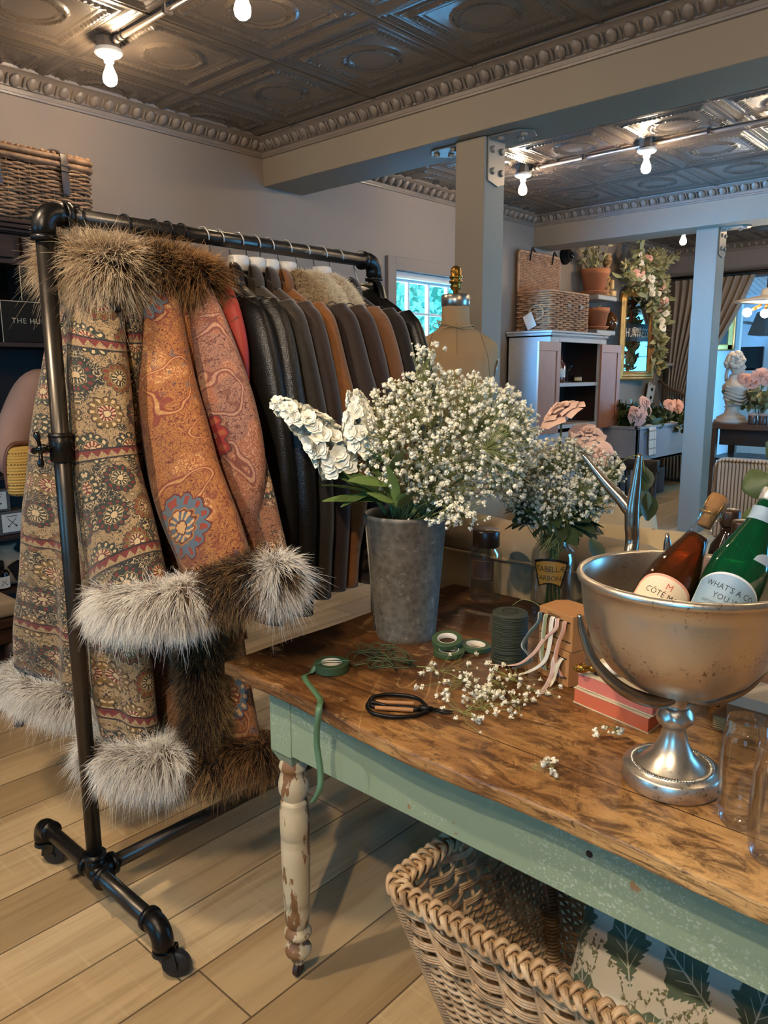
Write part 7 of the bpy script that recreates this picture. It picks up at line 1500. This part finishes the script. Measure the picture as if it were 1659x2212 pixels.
# two small dark bottles behind the bowl
M_bg = plain('dark brown glass', '#1c100a', .08)
for (u, v), yy, lb_, h in (((1578, 1113), 1.60, 'dark brown bottle with a foil topped cap, further of the pair behind the bowl', .40), ((1604, 1138), 1.52, 'dark brown bottle with a round label, nearer of the pair behind the bowl', .37)):
    tp = at(u, v, 1, yy); h = tp[2]-TZ+.012; c = (tp[0], tp[1], TZ); t = thing('tonic_bottle', lb_, 'bottle', c, 'dark brown bottles behind the bowl')
    m = MB(); m.lathe([(.001, 0), (.036, 0), (.038, .006), (.038, h-.095), (.034, h-.075), (.018, h-.05), (.0155, h-.03)], c, 32); m.build('glass', M_bg, t)
    m = MB(); m.lathe([(.018, h-.034), (.0195, h-.032), (.0195, h-.004), (.017, h), (.001, h+.001)], c, 28); m.build('cap', plain('bronze cap', '#3a2a1f', .35, .4), t)
    m = MB(); a0 = math.atan2(-c[1], -c[0])-.15; m.rings(np.array([[(c[0]+.0383*math.cos(a0+.026*k*math.cos(q)/.0383), c[1]+.0383*math.sin(a0+.026*k*math.cos(q)/.0383), c[2]+h-.118+.026*k*math.sin(q)) for q in np.linspace(0, 2*PI, 28)] for k in (.65, 1.0)]), False, False); m.build('round_label', plain('tan paper', '#8f7a58', .6), t)

# ------------------------------------------------------------------ books, boxes and odds and ends round the bowl
n = NT('red page edges'); v = n.obj(); zz = n.xyz(v)[2]; pg = n.noise(n.com(0, 0, n.m('MULTIPLY', zz, 900.)), 1.0, 2); n.bump(pg, .3, .0015)
M_pages = n.done(n.mix(pg, lin('#b5584a'), lin('#cf7a66')), .7); n = NT('orange page edges'); v = n.obj(); zz = n.xyz(v)[2]; pg = n.noise(n.com(0, 0, n.m('MULTIPLY', zz, 900.)), 1.0, 2); n.bump(pg, .3, .0015); M_pages2 = n.done(n.mix(pg, lin('#b4502f'), lin('#cc6c47')), .7)
M_cov = plain('aged cream paper', '#cdbd9d', .7, var=.08, sc=14)
A_, Bv, Cv = at(1240, 1517, 2, TZ)[:2], at(1399, 1585, 2, TZ)[:2], at(1449, 1546, 2, TZ)[:2]
e1 = Bv-A_; e2 = Cv-Bv
e2 = e2/np.linalg.norm(e2)*.125
def softbook(name, z0, h, off, mat, label, seed):
    t = thing(name, label, 'book', (A_[0], A_[1], z0), 'red edged books under the bowl'); rg = np.random.default_rng(seed); nn = 14
    def sl(za, zb_, grow, nm, mt, wavy):
        R = []
        for z in (za, zb_):
            ring = []
            for s in np.linspace(0, 1, nn): ring.append(A_+off+e1*(s*(1+2*grow)-grow)-e2*grow)
            for s in np.linspace(0, 1, 8)[1:]: ring.append(A_+off+e1*(1+grow)+e2*(s*(1+2*grow)-grow))
            for s in np.linspace(1, 0, nn)[1:]: ring.append(A_+off+e1*(s*(1+2*grow)-grow)+e2*(1+grow))
            for s in np.linspace(1, 0, 8)[1:-1]: ring.append(A_+off-e1*grow+e2*(s*(1+2*grow)-grow))
            R.append([(p[0], p[1], z+wavy*math.sin(i*.75+seed)) for i, p in enumerate(ring)])
        m = MB(); m.rings(np.array(R)); return m.build(nm, mt, t, smooth=False)
    sl(z0, z0+.0018, .012, 'back_cover', M_cov, 0); sl(z0+.002, z0+h-.0015, 0, 'page_block', mat, .0006); sl(z0+h-.0012, z0+h, .010, 'front_cover', M_cov, .0008); return t
softbook('paper_book', TZ+.0005, .031, np.array([0, 0]), M_pages2, 'lower soft book with orange red page edges under the silver bowl arm', 2)
softbook('paper_book', TZ+.033, .030, np.array([.004, .006]), M_pages, 'upper soft book with pinkish red page edges and a cream cover', 5)
h0 = np.array([*at(1262, 1446, 2, TZ+.076)[:2], TZ+.0785]); h1 = np.array([*at(1345, 1447, 2, TZ+.076)[:2], TZ+.0785]); hd_ = (h1-h0)/np.linalg.norm(h1-h0)
t = thing('pinecone_handle', 'white handle with a brass pinecone finial lying on the red edged books', 'handle', h0)
m = MB(); m.lathe([(.001, -.022), (.005, -.018), (.0095, -.008), (.0105, .0), (.007, .006), (.005, .009), (.008, .013), (.009, .018), (.007, .022)], h0, 20, axis=hd_)
for k in range(22): a = k*2.4; z = -.018+k*.0008; r = .004+.006*(k/22); f3 = frame_of(hd_); m.ball(h0+f3@np.array([r*math.cos(a), r*math.sin(a), z]), .0028, 6, 4)
m.build('brass_finial', M_brass, t); m = MB(); m.lathe([(.0115, .020), (.0125, .022), (.0125, .028), (.0115, .030)], h0, 24, axis=hd_); m.build('black_collar', M_blk, t); m = MB(); m.lathe([(.0115, .030), (.0115, .11), (.001, .112)], h0, 24, axis=hd_); m.build('white_grip', plain('ivory', '#d8cdb8', .35), t)
# kraft ribbon boxes
M_kraft = plain('kraft card', '#a3713f', .75, var=.08, sc=25); M_slot = plain('slot shadow card', '#1d120a', .9)
def ribbon_box(z0, h, rz, label, seed):
    poly = [np.array(q) for q in ((-.821, 1.405), (-.727, 1.372), (-.712, 1.412), (-.742, 1.468), (-.79, 1.482), (-.812, 1.462))]
    c = sum(poly)/6; R2 = np.array([[math.cos(rz), -math.sin(rz)], [math.sin(rz), math.cos(rz)]]); poly = [c+R2@(q-c) for q in poly]
    t = thing('ribbon_box', label, 'box', (c[0], c[1], z0), 'kraft ribbon dispenser boxes'); m = MB(); m.prism([tuple(q) for q in poly], z0, z0+h); m.build('carton', M_kraft, t, smooth=False, bevel=.0015)
    p, q = poly[0], poly[1]; d = (q-p)/np.linalg.norm(q-p); nn_ = np.array([d[1], -d[0]]); L = np.linalg.norm(q-p)
    def fp(s, z, o=.0006): return np.array([*(p+d*s*L+nn_*o), z0+z])
    m = MB()
    for k in range(5): m.obox(fp(.10+.19*k, h*.80), [*d*.0075, 0], [*nn_*.0006, 0], (0, 0, .0011)); m.obox(fp(.12+.19*k, h*.26), [*d*.0075, 0], [*nn_*.0006, 0], (0, 0, .0011))
    m.build('slot_row', M_slot, t, smooth=False)
    return t, fp, d, nn_, L
t1, fp1, dd1, nn1, L1 = ribbon_box(TZ+.0005, .076, -.02, 'lower kraft ribbon box standing on the table beside the books', 1)
t2, fp2, dd2, nn2, L2 = ribbon_box(TZ+.0775, .078, .05, 'upper kraft ribbon box stacked on the other, printed with a name', 2)
m = MB(); text_on(m, 'Vitalizart', .0105, fp2(.46, .069, .0012), (*dd2, 0), (0, 0, 1)); m.build('lettering', plain('black ink', '#17120d', .6), t2, smooth=False)
def silk(name, col): n = NT(name); return n.done(lin(col), .35, Sheen_Weight=.6)
def strip(par, pts, col, lab, w=.0120):
    m = MB(); P = bez(pts, 8); m.ribbon(P, w, (*dd2, 0.12), .0005); m.build('ribbon', silk(lab, col), par, label=lab)
o_ = np.array([*nn2, 0]); dz = lambda q, z: np.array([q[0], q[1], TZ+z])
for s, col, lab, end in ((.10, '#1f352c', 'dark green ribbon', [(.02, -.02, -.05), (.018, -.04, -.085), (.022, -.01, -.105), (.03, -.06, -.142)]), (.28, '#7d8358', 'sage green ribbon', [(.014, 0, -.05), (.016, .0, -.09), (.012, .008, -.118)]), (.48, '#d6cdb8', 'ivory ribbon', [(.012, 0, -.05), (.018, -.012, -.10), (.035, -.06, -.139), (.045, -.10, -.1415)]), (.62, '#c49a86', 'blush ribbon', [(.014, -.03, -.05), (.022, -.055, -.09), (.03, -.10, -.128), (.06, -.16, -.141)]), (.84, '#b07a5a', 'peach ribbon', [(.012, -.012, -.05), (.014, -.016, -.09), (.01, .0, -.118)])):
    p0 = fp2(s, .0625, 0); pts = [p0-o_*.002, p0+o_*.007+(0, 0, .002), p0+o_*.011-(0, 0, .018)]+[p0+o_*a+np.array([*dd2, 0])*b+np.array([0, 0, c]) for a, b, c in end]; strip(t2, pts, col, lab)
p0 = fp1(.62, .060, 0); P1 = [p0, p0+o_*.008+(0, 0, -.01), p0+o_*.016+np.array([*dd2, 0])*.004+(0, 0, -.035), p0+o_*.022-(0, 0, .0575), p0+o_*.07+np.array([*dd2, 0])*.03-(0, 0, .0595)]
strip(t1, P1, '#b99482', 'dusky pink ribbon', .013); p0 = fp1(.80, .060, 0); strip(t1, [p0, p0+o_*.012-(0, 0, .01), p0+o_*.02+np.array([*dd2, 0])*(-.012)-(0, 0, .058), p0+o_*.072-(0, 0, .0595)], '#cdbfa0', 'cream ribbon', .013)
# twine spool
c = np.array([-.905, 1.42, TZ]); sp_ = thing('twine_spool', 'fat spool of dark green waxed twine standing on the table', 'spool', c); m = MB(); rg = np.random.default_rng(9)
for k in range(62):
    z = .004+k*.00186; t = np.linspace(0, 2*PI, 40, endpoint=False); tl_ = .0028*(1 if k % 2 else -1); R_ = .0400+rg.normal()*.0004-.002*max(0, k-58)
    m.tube(np.column_stack([c[0]+R_*np.cos(t), c[1]+R_*np.sin(t), c[2]+z+tl_*np.sin(t+rg.random()*6)]), .0012, 5, closed=True)
m.lathe([(.018, .001), (.0392, .001), (.0392, .118), (.03, .1195), (.018, .119)], c, 40); m.build('wound_twine', plain('dark green twine', '#2c3020', .75, var=.3, sc=90), sp_); m = MB(); m.lathe([(.0175, .0005), (.0185, .0005), (.0185, .121), (.0165, .121), (.0165, .0005)], c, 28); m.build('card_core', plain('black card core', '#15120f', .8), sp_)
m = MB(); P = bez([(c[0]-.02, c[1]+.04, TZ+.12), (c[0]-.0, c[1]+.05, TZ+.135), (c[0]+.03, c[1]+.06, TZ+.13), (c[0]+.06, c[1]+.055, TZ+.112)]); m.tube(P, .0007, 5); m.build('loose_end', M_gstem, sp_)
# florist tape rolls
M_tape = plain('green florist tape', '#34492c', .55, var=.2, sc=60, bump=.2, bsc=300)
def tape(c, ax, label, R_=.037, w_=.0125, unroll=None):
    t = thing('florist_tape', label, 'tape roll', c, 'green florist tape rolls'); m = MB(); m.lathe([(.0235, -w_/2), (R_-.001, -w_/2), (R_, -w_/2+.001), (R_, w_/2-.001), (R_-.001, w_/2), (.0235, w_/2), (.0235, -w_/2)], c, 48, axis=ax, cap=False); m.build('tape_winding', M_tape, t, auto=40)
    m = MB(); m.lathe([(.0222, -w_/2-.0003), (.0236, -w_/2-.0003), (.0236, w_/2+.0003), (.0222, w_/2+.0003), (.0222, -w_/2-.0003)], c, 36, axis=ax, cap=False); m.build('paper_core', plain('white paper core', '#cbc5b8', .6), t); return t
q = at(970, 1414, 2, TZ); tape((q[0], q[1], TZ+.0065), (0, 0, 1), 'bottom roll of the three stacked florist tapes')
q = at(1012, 1403, 2, TZ); tape((q[0]+.012, q[1]+.012, TZ+.0075), (.05, .05, 1), 'right hand roll of the three stacked florist tapes')
q = at(966, 1386, 2, TZ+.02); tape((q[0], q[1], TZ+.0235), (.10, -.18, 1), 'top roll of the three stacked florist tapes, tipped forward')
q = at(716, 1448, 2, TZ); tl0 = tape((q[0], q[1], TZ+.0105), (0, 0, 1), 'loose roll of florist tape with its end hanging over the table edge', .039, .019)
ed = at(690, 1512, 1, .953); P = bez([(q[0]+.028, q[1]+.028, TZ+.021), (q[0]+.0, q[1]+.0, TZ+.0235), (q[0]-.012, q[1]-.028, TZ+.022), (q[0]-.014, q[1]-.046, TZ+.006), (q[0]-.012, q[1]-.07, TZ+.002), at(690, 1508, 2, TZ+.002), at(689, 1530, 1, .938), at(684, 1600, 1, .932), at(692, 1665, 1, .925), at(690, 1705, 1, .915), at(674, 1735, 1, .905)], 8)
m = MB(); m.ribbon(P, .0125, RIGHT*.9+np.array([0, 0, .15]), .0006); m.build('tape_end', plain('pale green tape', '#4b6a4c', .5), tl0)
# tangle of green wire
m = MB(); rg = np.random.default_rng(19)
for k in range(26):
    a, b = at(rg.uniform(775, 880), rg.uniform(1410, 1455), 2, TZ)[:2]; r1, r2 = rg.uniform(.012, .042), rg.uniform(.008, .024); ph = rg.random()*6; t = np.linspace(0, rg.uniform(3, 6.5), 26)
    m.tube(np.column_stack([a+r1*np.cos(t+ph), b+r2*np.sin(t+ph)*1.1, TZ+.003+.018*np.abs(np.sin(t*.7+ph))]), .0013, 5)
m.tube(bez([at(880, 1445, 2, TZ+.003), at(820, 1420, 2, TZ+.014), at(770, 1430, 2, TZ+.006), at(700, 1432, 2, TZ+.024), at(665, 1440, 2, TZ+.014)]), .0009, 5); m.tube(bez([at(800, 1400, 2, TZ+.002), at(850, 1425, 2, TZ+.002), at(905, 1440, 2, TZ+.002)]), .0016, 5)
o = m.build('wire_tangle', plain('green paper wire', '#3b4426', .7), kind='stuff'); o['label'] = 'tangle of thin green florist wire on the tabletop'; o['category'] = 'wire'
# iron florist scissors
sc2 = thing('florist_scissors', 'black iron florist scissors with cane wrapped loops near the table edge', 'scissors', at(870, 1528, 2, TZ)); M_blki = plain('black forged iron', '#171412', .4, .6, bump=.1, bsc=80)
hz = TZ+.006; L0 = lambda u, v, z=hz: at(u, v, 2, z)
for nm, pts, inner in (('loop_handle', ((925, 1529), (900, 1508), (850, 1500), (808, 1505), (798, 1520), (815, 1528), (860, 1526), (905, 1531)), ((812, 1516), (895, 1520))), ('loop_handle', ((925, 1535), (895, 1546), (845, 1548), (805, 1540), (793, 1526), (803, 1517), (850, 1528), (905, 1533)), ((810, 1529), (893, 1534)))):
    m = MB(); P = bez([L0(*p) for p in pts], 6); m.tube(P, .0038, 10); lh = m.build(nm, M_blki, sc2); m = MB(); a, b = L0(*inner[0]), L0(*inner[1])
    m.tube([lerp(a, b, s) for s in np.linspace(0, 1, 40)], [.0042+.0007*(k % 2) for k in range(40)], 8); m.build('cane_grip', plain('tan cane', '#9a6b3f', .6), lh)
m = MB(); m.tube([L0(905, 1530), L0(935, 1531)], [.007, .005], 10); m.lathe([(.0045, 0), (.0045, .003), (.002, .004)], L0(925, 1530, hz+.004), 12); m.build('pivot', M_blki, sc2)
for dv in (-2, 2):
    m = MB(); a, b = L0(930, 1531+dv*.6), L0(980, 1540+dv); m.tube([a, lerp(a, b, .7), b], [.0045, .0035, .001], 6, flat=.5); m.build('blade', M_blki, sc2)
# loose sprigs of gypsophila on the wood
def sprig(label, cpx, spread, cnt, seed, stems, rr=(.0045, .0075)):
    rg = np.random.default_rng(seed); c = at(*cpx, 2, TZ); t = thing('loose_sprig', label, 'flowers', c); mb, ms = MB(), MB(); H = [at(u, v, 2, TZ+.012) for u, v in stems]
    for a, b in zip(H[:-1], H[1:]): ms.tube([a, (a+b)/2+(0, 0, .004), b], .001, 5)
    for i in range(cnt):
        u, v = cpx[0]+rg.normal()*spread[0], cpx[1]+rg.normal()*spread[1]; p = at(u, v, 2, TZ+rg.uniform(.006, .026)); k = np.argmin([np.sum((h-p)**2) for h in H]); gyp(mb, ms, p, rg.uniform(*rr)*(1 if rg.random() < .7 else .55), rg, H[k])
    mb.build('blossoms', M_gyp, t, kind='stuff'); ms.build('stems', M_gstem, t)
sprig('big loose spray of gypsophila lying beside the scissors', (1062, 1490), (52, 34), 150, 81, [(900, 1440), (950, 1450), (1000, 1470), (1040, 1500), (1080, 1480), (1120, 1520), (1040, 1530), (1000, 1540), (1110, 1470), (1150, 1490)])
sprig('small tuft of gypsophila at the left end of the loose spray', (925, 1447), (11, 6), 10, 82, [(900, 1440), (930, 1447)])
sprig('three fallen gypsophila blossoms in front of the red edged books', (1322, 1575), (13, 9), 9, 83, [(1310, 1572), (1330, 1578)])
sprig('small fallen sprig of gypsophila nearest the table edge', (1190, 1655), (11, 11), 8, 84, [(1150, 1660), (1185, 1652), (1198, 1665)])
# kraft books with a ridged edge at right
bx_, by_ = -.437, 1.385; n = NT('ridged page edge'); v = n.obj(); zz = n.xyz(v); rid = n.m('SINE', n.m('ADD', n.m('MULTIPLY', zz[2], 1500.), n.m('MULTIPLY', n.noise(v, 30, 2), 5.))); n.bump(rid, .5, .002); M_ridge = n.done(n.mix(n.noise(v, 30, 3), lin('#7d6236'), lin('#b3965f')), .8)
t = thing('old_book', 'old book with a ridged yellow edge at the bottom of the stack behind the glasses', 'book', (bx_, by_, TZ)); m = MB(); m.box(bx_, bx_+.24, by_, by_+.17, TZ+.002, TZ+.026); m.build('page_block', M_ridge, t, smooth=False); m = MB(); m.box(bx_-.003, bx_+.243, by_+.0, by_+.173, TZ, TZ+.0022); m.box(bx_-.003, bx_+.243, by_, by_+.173, TZ+.0262, TZ+.0285); m.build('cover', plain('brown board', '#6d4a2c', .6), t, smooth=False)
t = thing('wrapped_parcel', 'brown paper parcel with a torn white strip on the old book', 'parcel', (bx_, by_, TZ+.03)); m = MB(); m.box(bx_+.018, bx_+.25, by_+.01, by_+.16, TZ+.029, TZ+.072); m.build('parcel', plain('brown wrapping', '#7a522c', .7), t, smooth=False, bevel=.003); m = MB(); m.box(bx_+.0165, bx_+.252, by_+.007, by_+.0095, TZ+.053, TZ+.0735); m.box(bx_+.0165, bx_+.252, by_+.0075, by_+.10, TZ+.0722, TZ+.0738); m.build('paper_strip', plain('white paper strip', '#b3a48c', .7), t, smooth=False, bevel=.001)
# stemless flutes
for (x, y), rl, h, lb in (((-.300, 1.098), .026, .165, 'clear stemless flute glass beside the bowl foot'), ((-.240, 1.040), .026, .165, 'clear stemless flute glass nearest the table edge, cut by the photo edge')):
    c = (x, y, TZ); t = thing('flute_glass', lb, 'glass', c, 'stemless flute glasses'); m = MB(); m.lathe([(.001, .004), (.018, .0015), (.024, .003), (.0285, .012), (.0315, .04), (.0325, .08), (.0305, .13), (.0275, h), (.0262, h), (.0292, .13), (.0312, .08), (.0302, .04), (.027, .015), (.018, .010), (.001, .012)], c, 44); m.build('glass', glass('flute glass', (.985, .98, .975), .01, .3, .5), t)
# eucalyptus reaching in from the right
t = thing('eucalyptus_branch', 'green eucalyptus branch with big round leaves at the right photo edge', 'branch', (-.30, 1.62, TZ)); ml, ms = MB(), MB()
ms.tube(bez([(-.30, 1.62, TZ+.01), (-.33, 1.62, 1.05), at(1665, 1090, 1, 1.60), at(1660, 1010, 1, 1.60)]), .002, 6)
M_euc = plain('eucalyptus green', '#46562f', .5, var=.25, sc=20)
for u, v, u2, v2, w in ((1668, 1035, 1612, 1055, 1.15), (1655, 1075, 1640, 1120, .8), (1668, 1100, 1615, 1150, .9), (1672, 1000, 1660, 960, .9), (1690, 1060, 1730, 1040, .9), (1660, 1130, 1640, 1165, .8)):
    p, q = at(u, v, 1, 1.60), at(u2, v2, 1, 1.585); add_leaf(ml, p, q-p, np.linalg.norm(q-p)*1.15, w, .05, 1.2, .04, 10)
ml.build('leaves', M_euc, t, solid=.0006); ms.build('stem', M_stem, t)
o = jar('glass_bottle_vase', (-.30, 1.62, TZ), [(.001, .004), (.04, 0), (.042, .01), (.042, .12), (.018, .16), (.018, .20)], 'clear bottle holding the eucalyptus, beyond the right photo edge', 'vase')

# ------------------------------------------------------------------ big wicker basket under the table
wb = thing('laundry_basket', 'large braided wicker basket half under the green table', 'basket', (-.35, 1.25, 0))
bX0, bX1, bY0, bY1, bZ = -.885, .10, .985, 1.56, .45; tp_ = lambda t: (lerp(bX0+.10, bX0, t), lerp(bX1-.10, bX1, t), lerp(bY0+.125, bY0, t), lerp(bY1-.10, bY1, t))
SK = 76
m = MB(); z = .012; rows = [];
while z < bZ-.03:
    big = z > bZ-.14; rows.append((z, big)); z += .017 if big else .0088
for i, (z, big) in enumerate(rows):
    t_ = z/bZ; P, N = rr_loop(*tp_(t_), .035, SK*4); ph = np.arange(SK*4)/4*PI+i*PI
    if big:
        for k in (-1, 0, 1): m.tube(np.column_stack([P+N*(.011*np.cos(ph/2+i*PI/2))[:, None], np.full(SK*4, z+k*.0052)+.003*np.sin(ph/2+i)]), .0034, 5, closed=True)
    else: m.tube(np.column_stack([P+N*(.0062*np.cos(ph))[:, None], np.full(SK*4, z)]), .0042, 5, closed=True)
stakes_(m, tp_, .005, bZ-.01, SK, .0045, .035)
x0, x1, y0, y1 = tp_(0); m.box(x0+.01, x1-.01, y0+.01, y1-.01, .004, .014); m.build('body', M_wick_pale, wb)
for (sx, sy) in ((0, 0), (1, 0), (0, 1), (1, 1)):
    m = MB(); a = tp_(0); b = tp_(1); p = np.array([a[sx]+(.012 if sx == 0 else -.012), a[2+sy]+(.012 if sy == 0 else -.012), .0]); q = np.array([b[sx]+(.012 if sx == 0 else -.012), b[2+sy]+(.012 if sy == 0 else -.012), bZ-.015])
    for k in range(58):
        c = lerp(p, q, (k+.5)/58); tt = np.linspace(0, 2*PI, 14)[:-1]; m.tube(np.column_stack([c[0]+.018*np.cos(tt), c[1]+.018*np.sin(tt), c[2]+.002*np.sin(tt+1)]), .0036, 5, closed=True)
    m.build('corner_post', M_wick_tan, wb)
m = MB(); P, N = rr_loop(bX0, bX1, bY0, bY1, .035, 900); braid(m, P, N, bZ, .019, 42); braid(m, P, N, bZ-.007, .013, 42); m.build('braided_rim', M_wick_pale, wb)
m = MB(); hh = bez([(bX0, 1.19, bZ), (bX0-.005, 1.22, bZ+.05), (bX0-.005, 1.32, bZ+.055), (bX0, 1.36, bZ)], 10); s_ = np.linspace(0, 40, len(hh))
for k in range(2): m.tube(hh+np.column_stack([.007*np.cos(s_+k*PI), 0*s_, .007*np.sin(s_+k*PI)]), .0075, 6)
m.build('handle', M_wick_pale, wb)
# printed cushion standing in the basket
n = NT('leaf print linen'); uv = n.uv(); ux, uy, _ = n.xyz(uv)
cell = .115; xx = n.m('DIVIDE', ux, cell); yy = n.m('DIVIDE', uy, cell*1.15); ro = n.m('FLOOR', yy); xx = n.m('ADD', xx, n.m('MULTIPLY', n.m('FRACT', n.m('MULTIPLY', ro, .5)), 1.0)); co_ = n.m('FLOOR', xx); hsh = n.wn(n.com(co_, ro, 4.0)); hs2 = n.wn(n.com(co_, ro, 8.0))
lx = n.m('SUBTRACT', n.m('FRACT', xx), .5); ly = n.m('SUBTRACT', n.m('FRACT', yy), .5); an = n.m('ADD', n.m('MULTIPLY', n.m('SUBTRACT', hsh, .5), 1.9), .25); ca, sa = n.m('COSINE', an), n.m('SINE', an)
px_ = n.m('ADD', n.m('MULTIPLY', lx, ca), n.m('MULTIPLY', ly, sa)); py_ = n.m('SUBTRACT', n.m('MULTIPLY', ly, ca), n.m('MULTIPLY', lx, sa))
prof_w = n.m('MULTIPLY', n.m('MULTIPLY', n.m('SUBTRACT', .50, n.m('ABSOLUTE', py_)), n.m('ADD', .62, n.m('MULTIPLY', py_, .55))), 1.3)
jag = n.m('MULTIPLY', n.m('SUBTRACT', n.m('FRACT', n.m('ADD', n.m('MULTIPLY', py_, 9.0), n.m('MULTIPLY', n.m('ABSOLUTE', px_), 4.0))), .5), .07)
leafm = n.step(n.m('SUBTRACT', n.m('ADD', prof_w, jag), n.m('ABSOLUTE', px_)), -.006, .012)
mid_ = n.step(n.m('ABSOLUTE', px_), .017, .010); side = n.m('MULTIPLY', n.step(n.m('ABSOLUTE', n.m('SUBTRACT', n.m('FRACT', n.m('SUBTRACT', n.m('MULTIPLY', py_, 5.5), n.m('MULTIPLY', n.m('ABSOLUTE', px_), 6.0))), .5)), .07, .03), n.step(n.m('ABSOLUTE', px_), .20, .13))
vein = n.m('MAXIMUM', mid_, side); tw1 = n.m('ABSOLUTE', n.m('SUBTRACT', n.noise(n.com(n.m('MULTIPLY', ux, 1.6), n.m('MULTIPLY', uy, .9), 0), 5.0, 4, .6), .5)); bark = n.m('MULTIPLY', n.step(tw1, .018, .010), n.step(n.noise(uv, 160, 2), .40, .52))
c = n.mix(bark, lin('#cfc8b6'), lin('#6d6a4c')); shade = n.noise(uv, 26, 4); c = n.mix(leafm, c, n.mix(shade, lin('#3f4f41'), lin('#6d7b63'))); c = n.mix(n.m('MULTIPLY', leafm, n.m('MULTIPLY', vein, .9)), c, lin('#c3c7b4'))
n.bump(n.noise(uv, 400, 2), .15, .002); M_leafp = n.done(c, .85)
m = cushion_geo(.62, .50, .20, 26); o = m.build('leaf_print_cushion', M_leafp, org=(0, 0, 0)); place(o, (-.335, 1.27, .28), rz=.04, rx=1.06); tag(o, 'pale cushion printed with dark green leaves standing in the wicker basket', 'cushion')
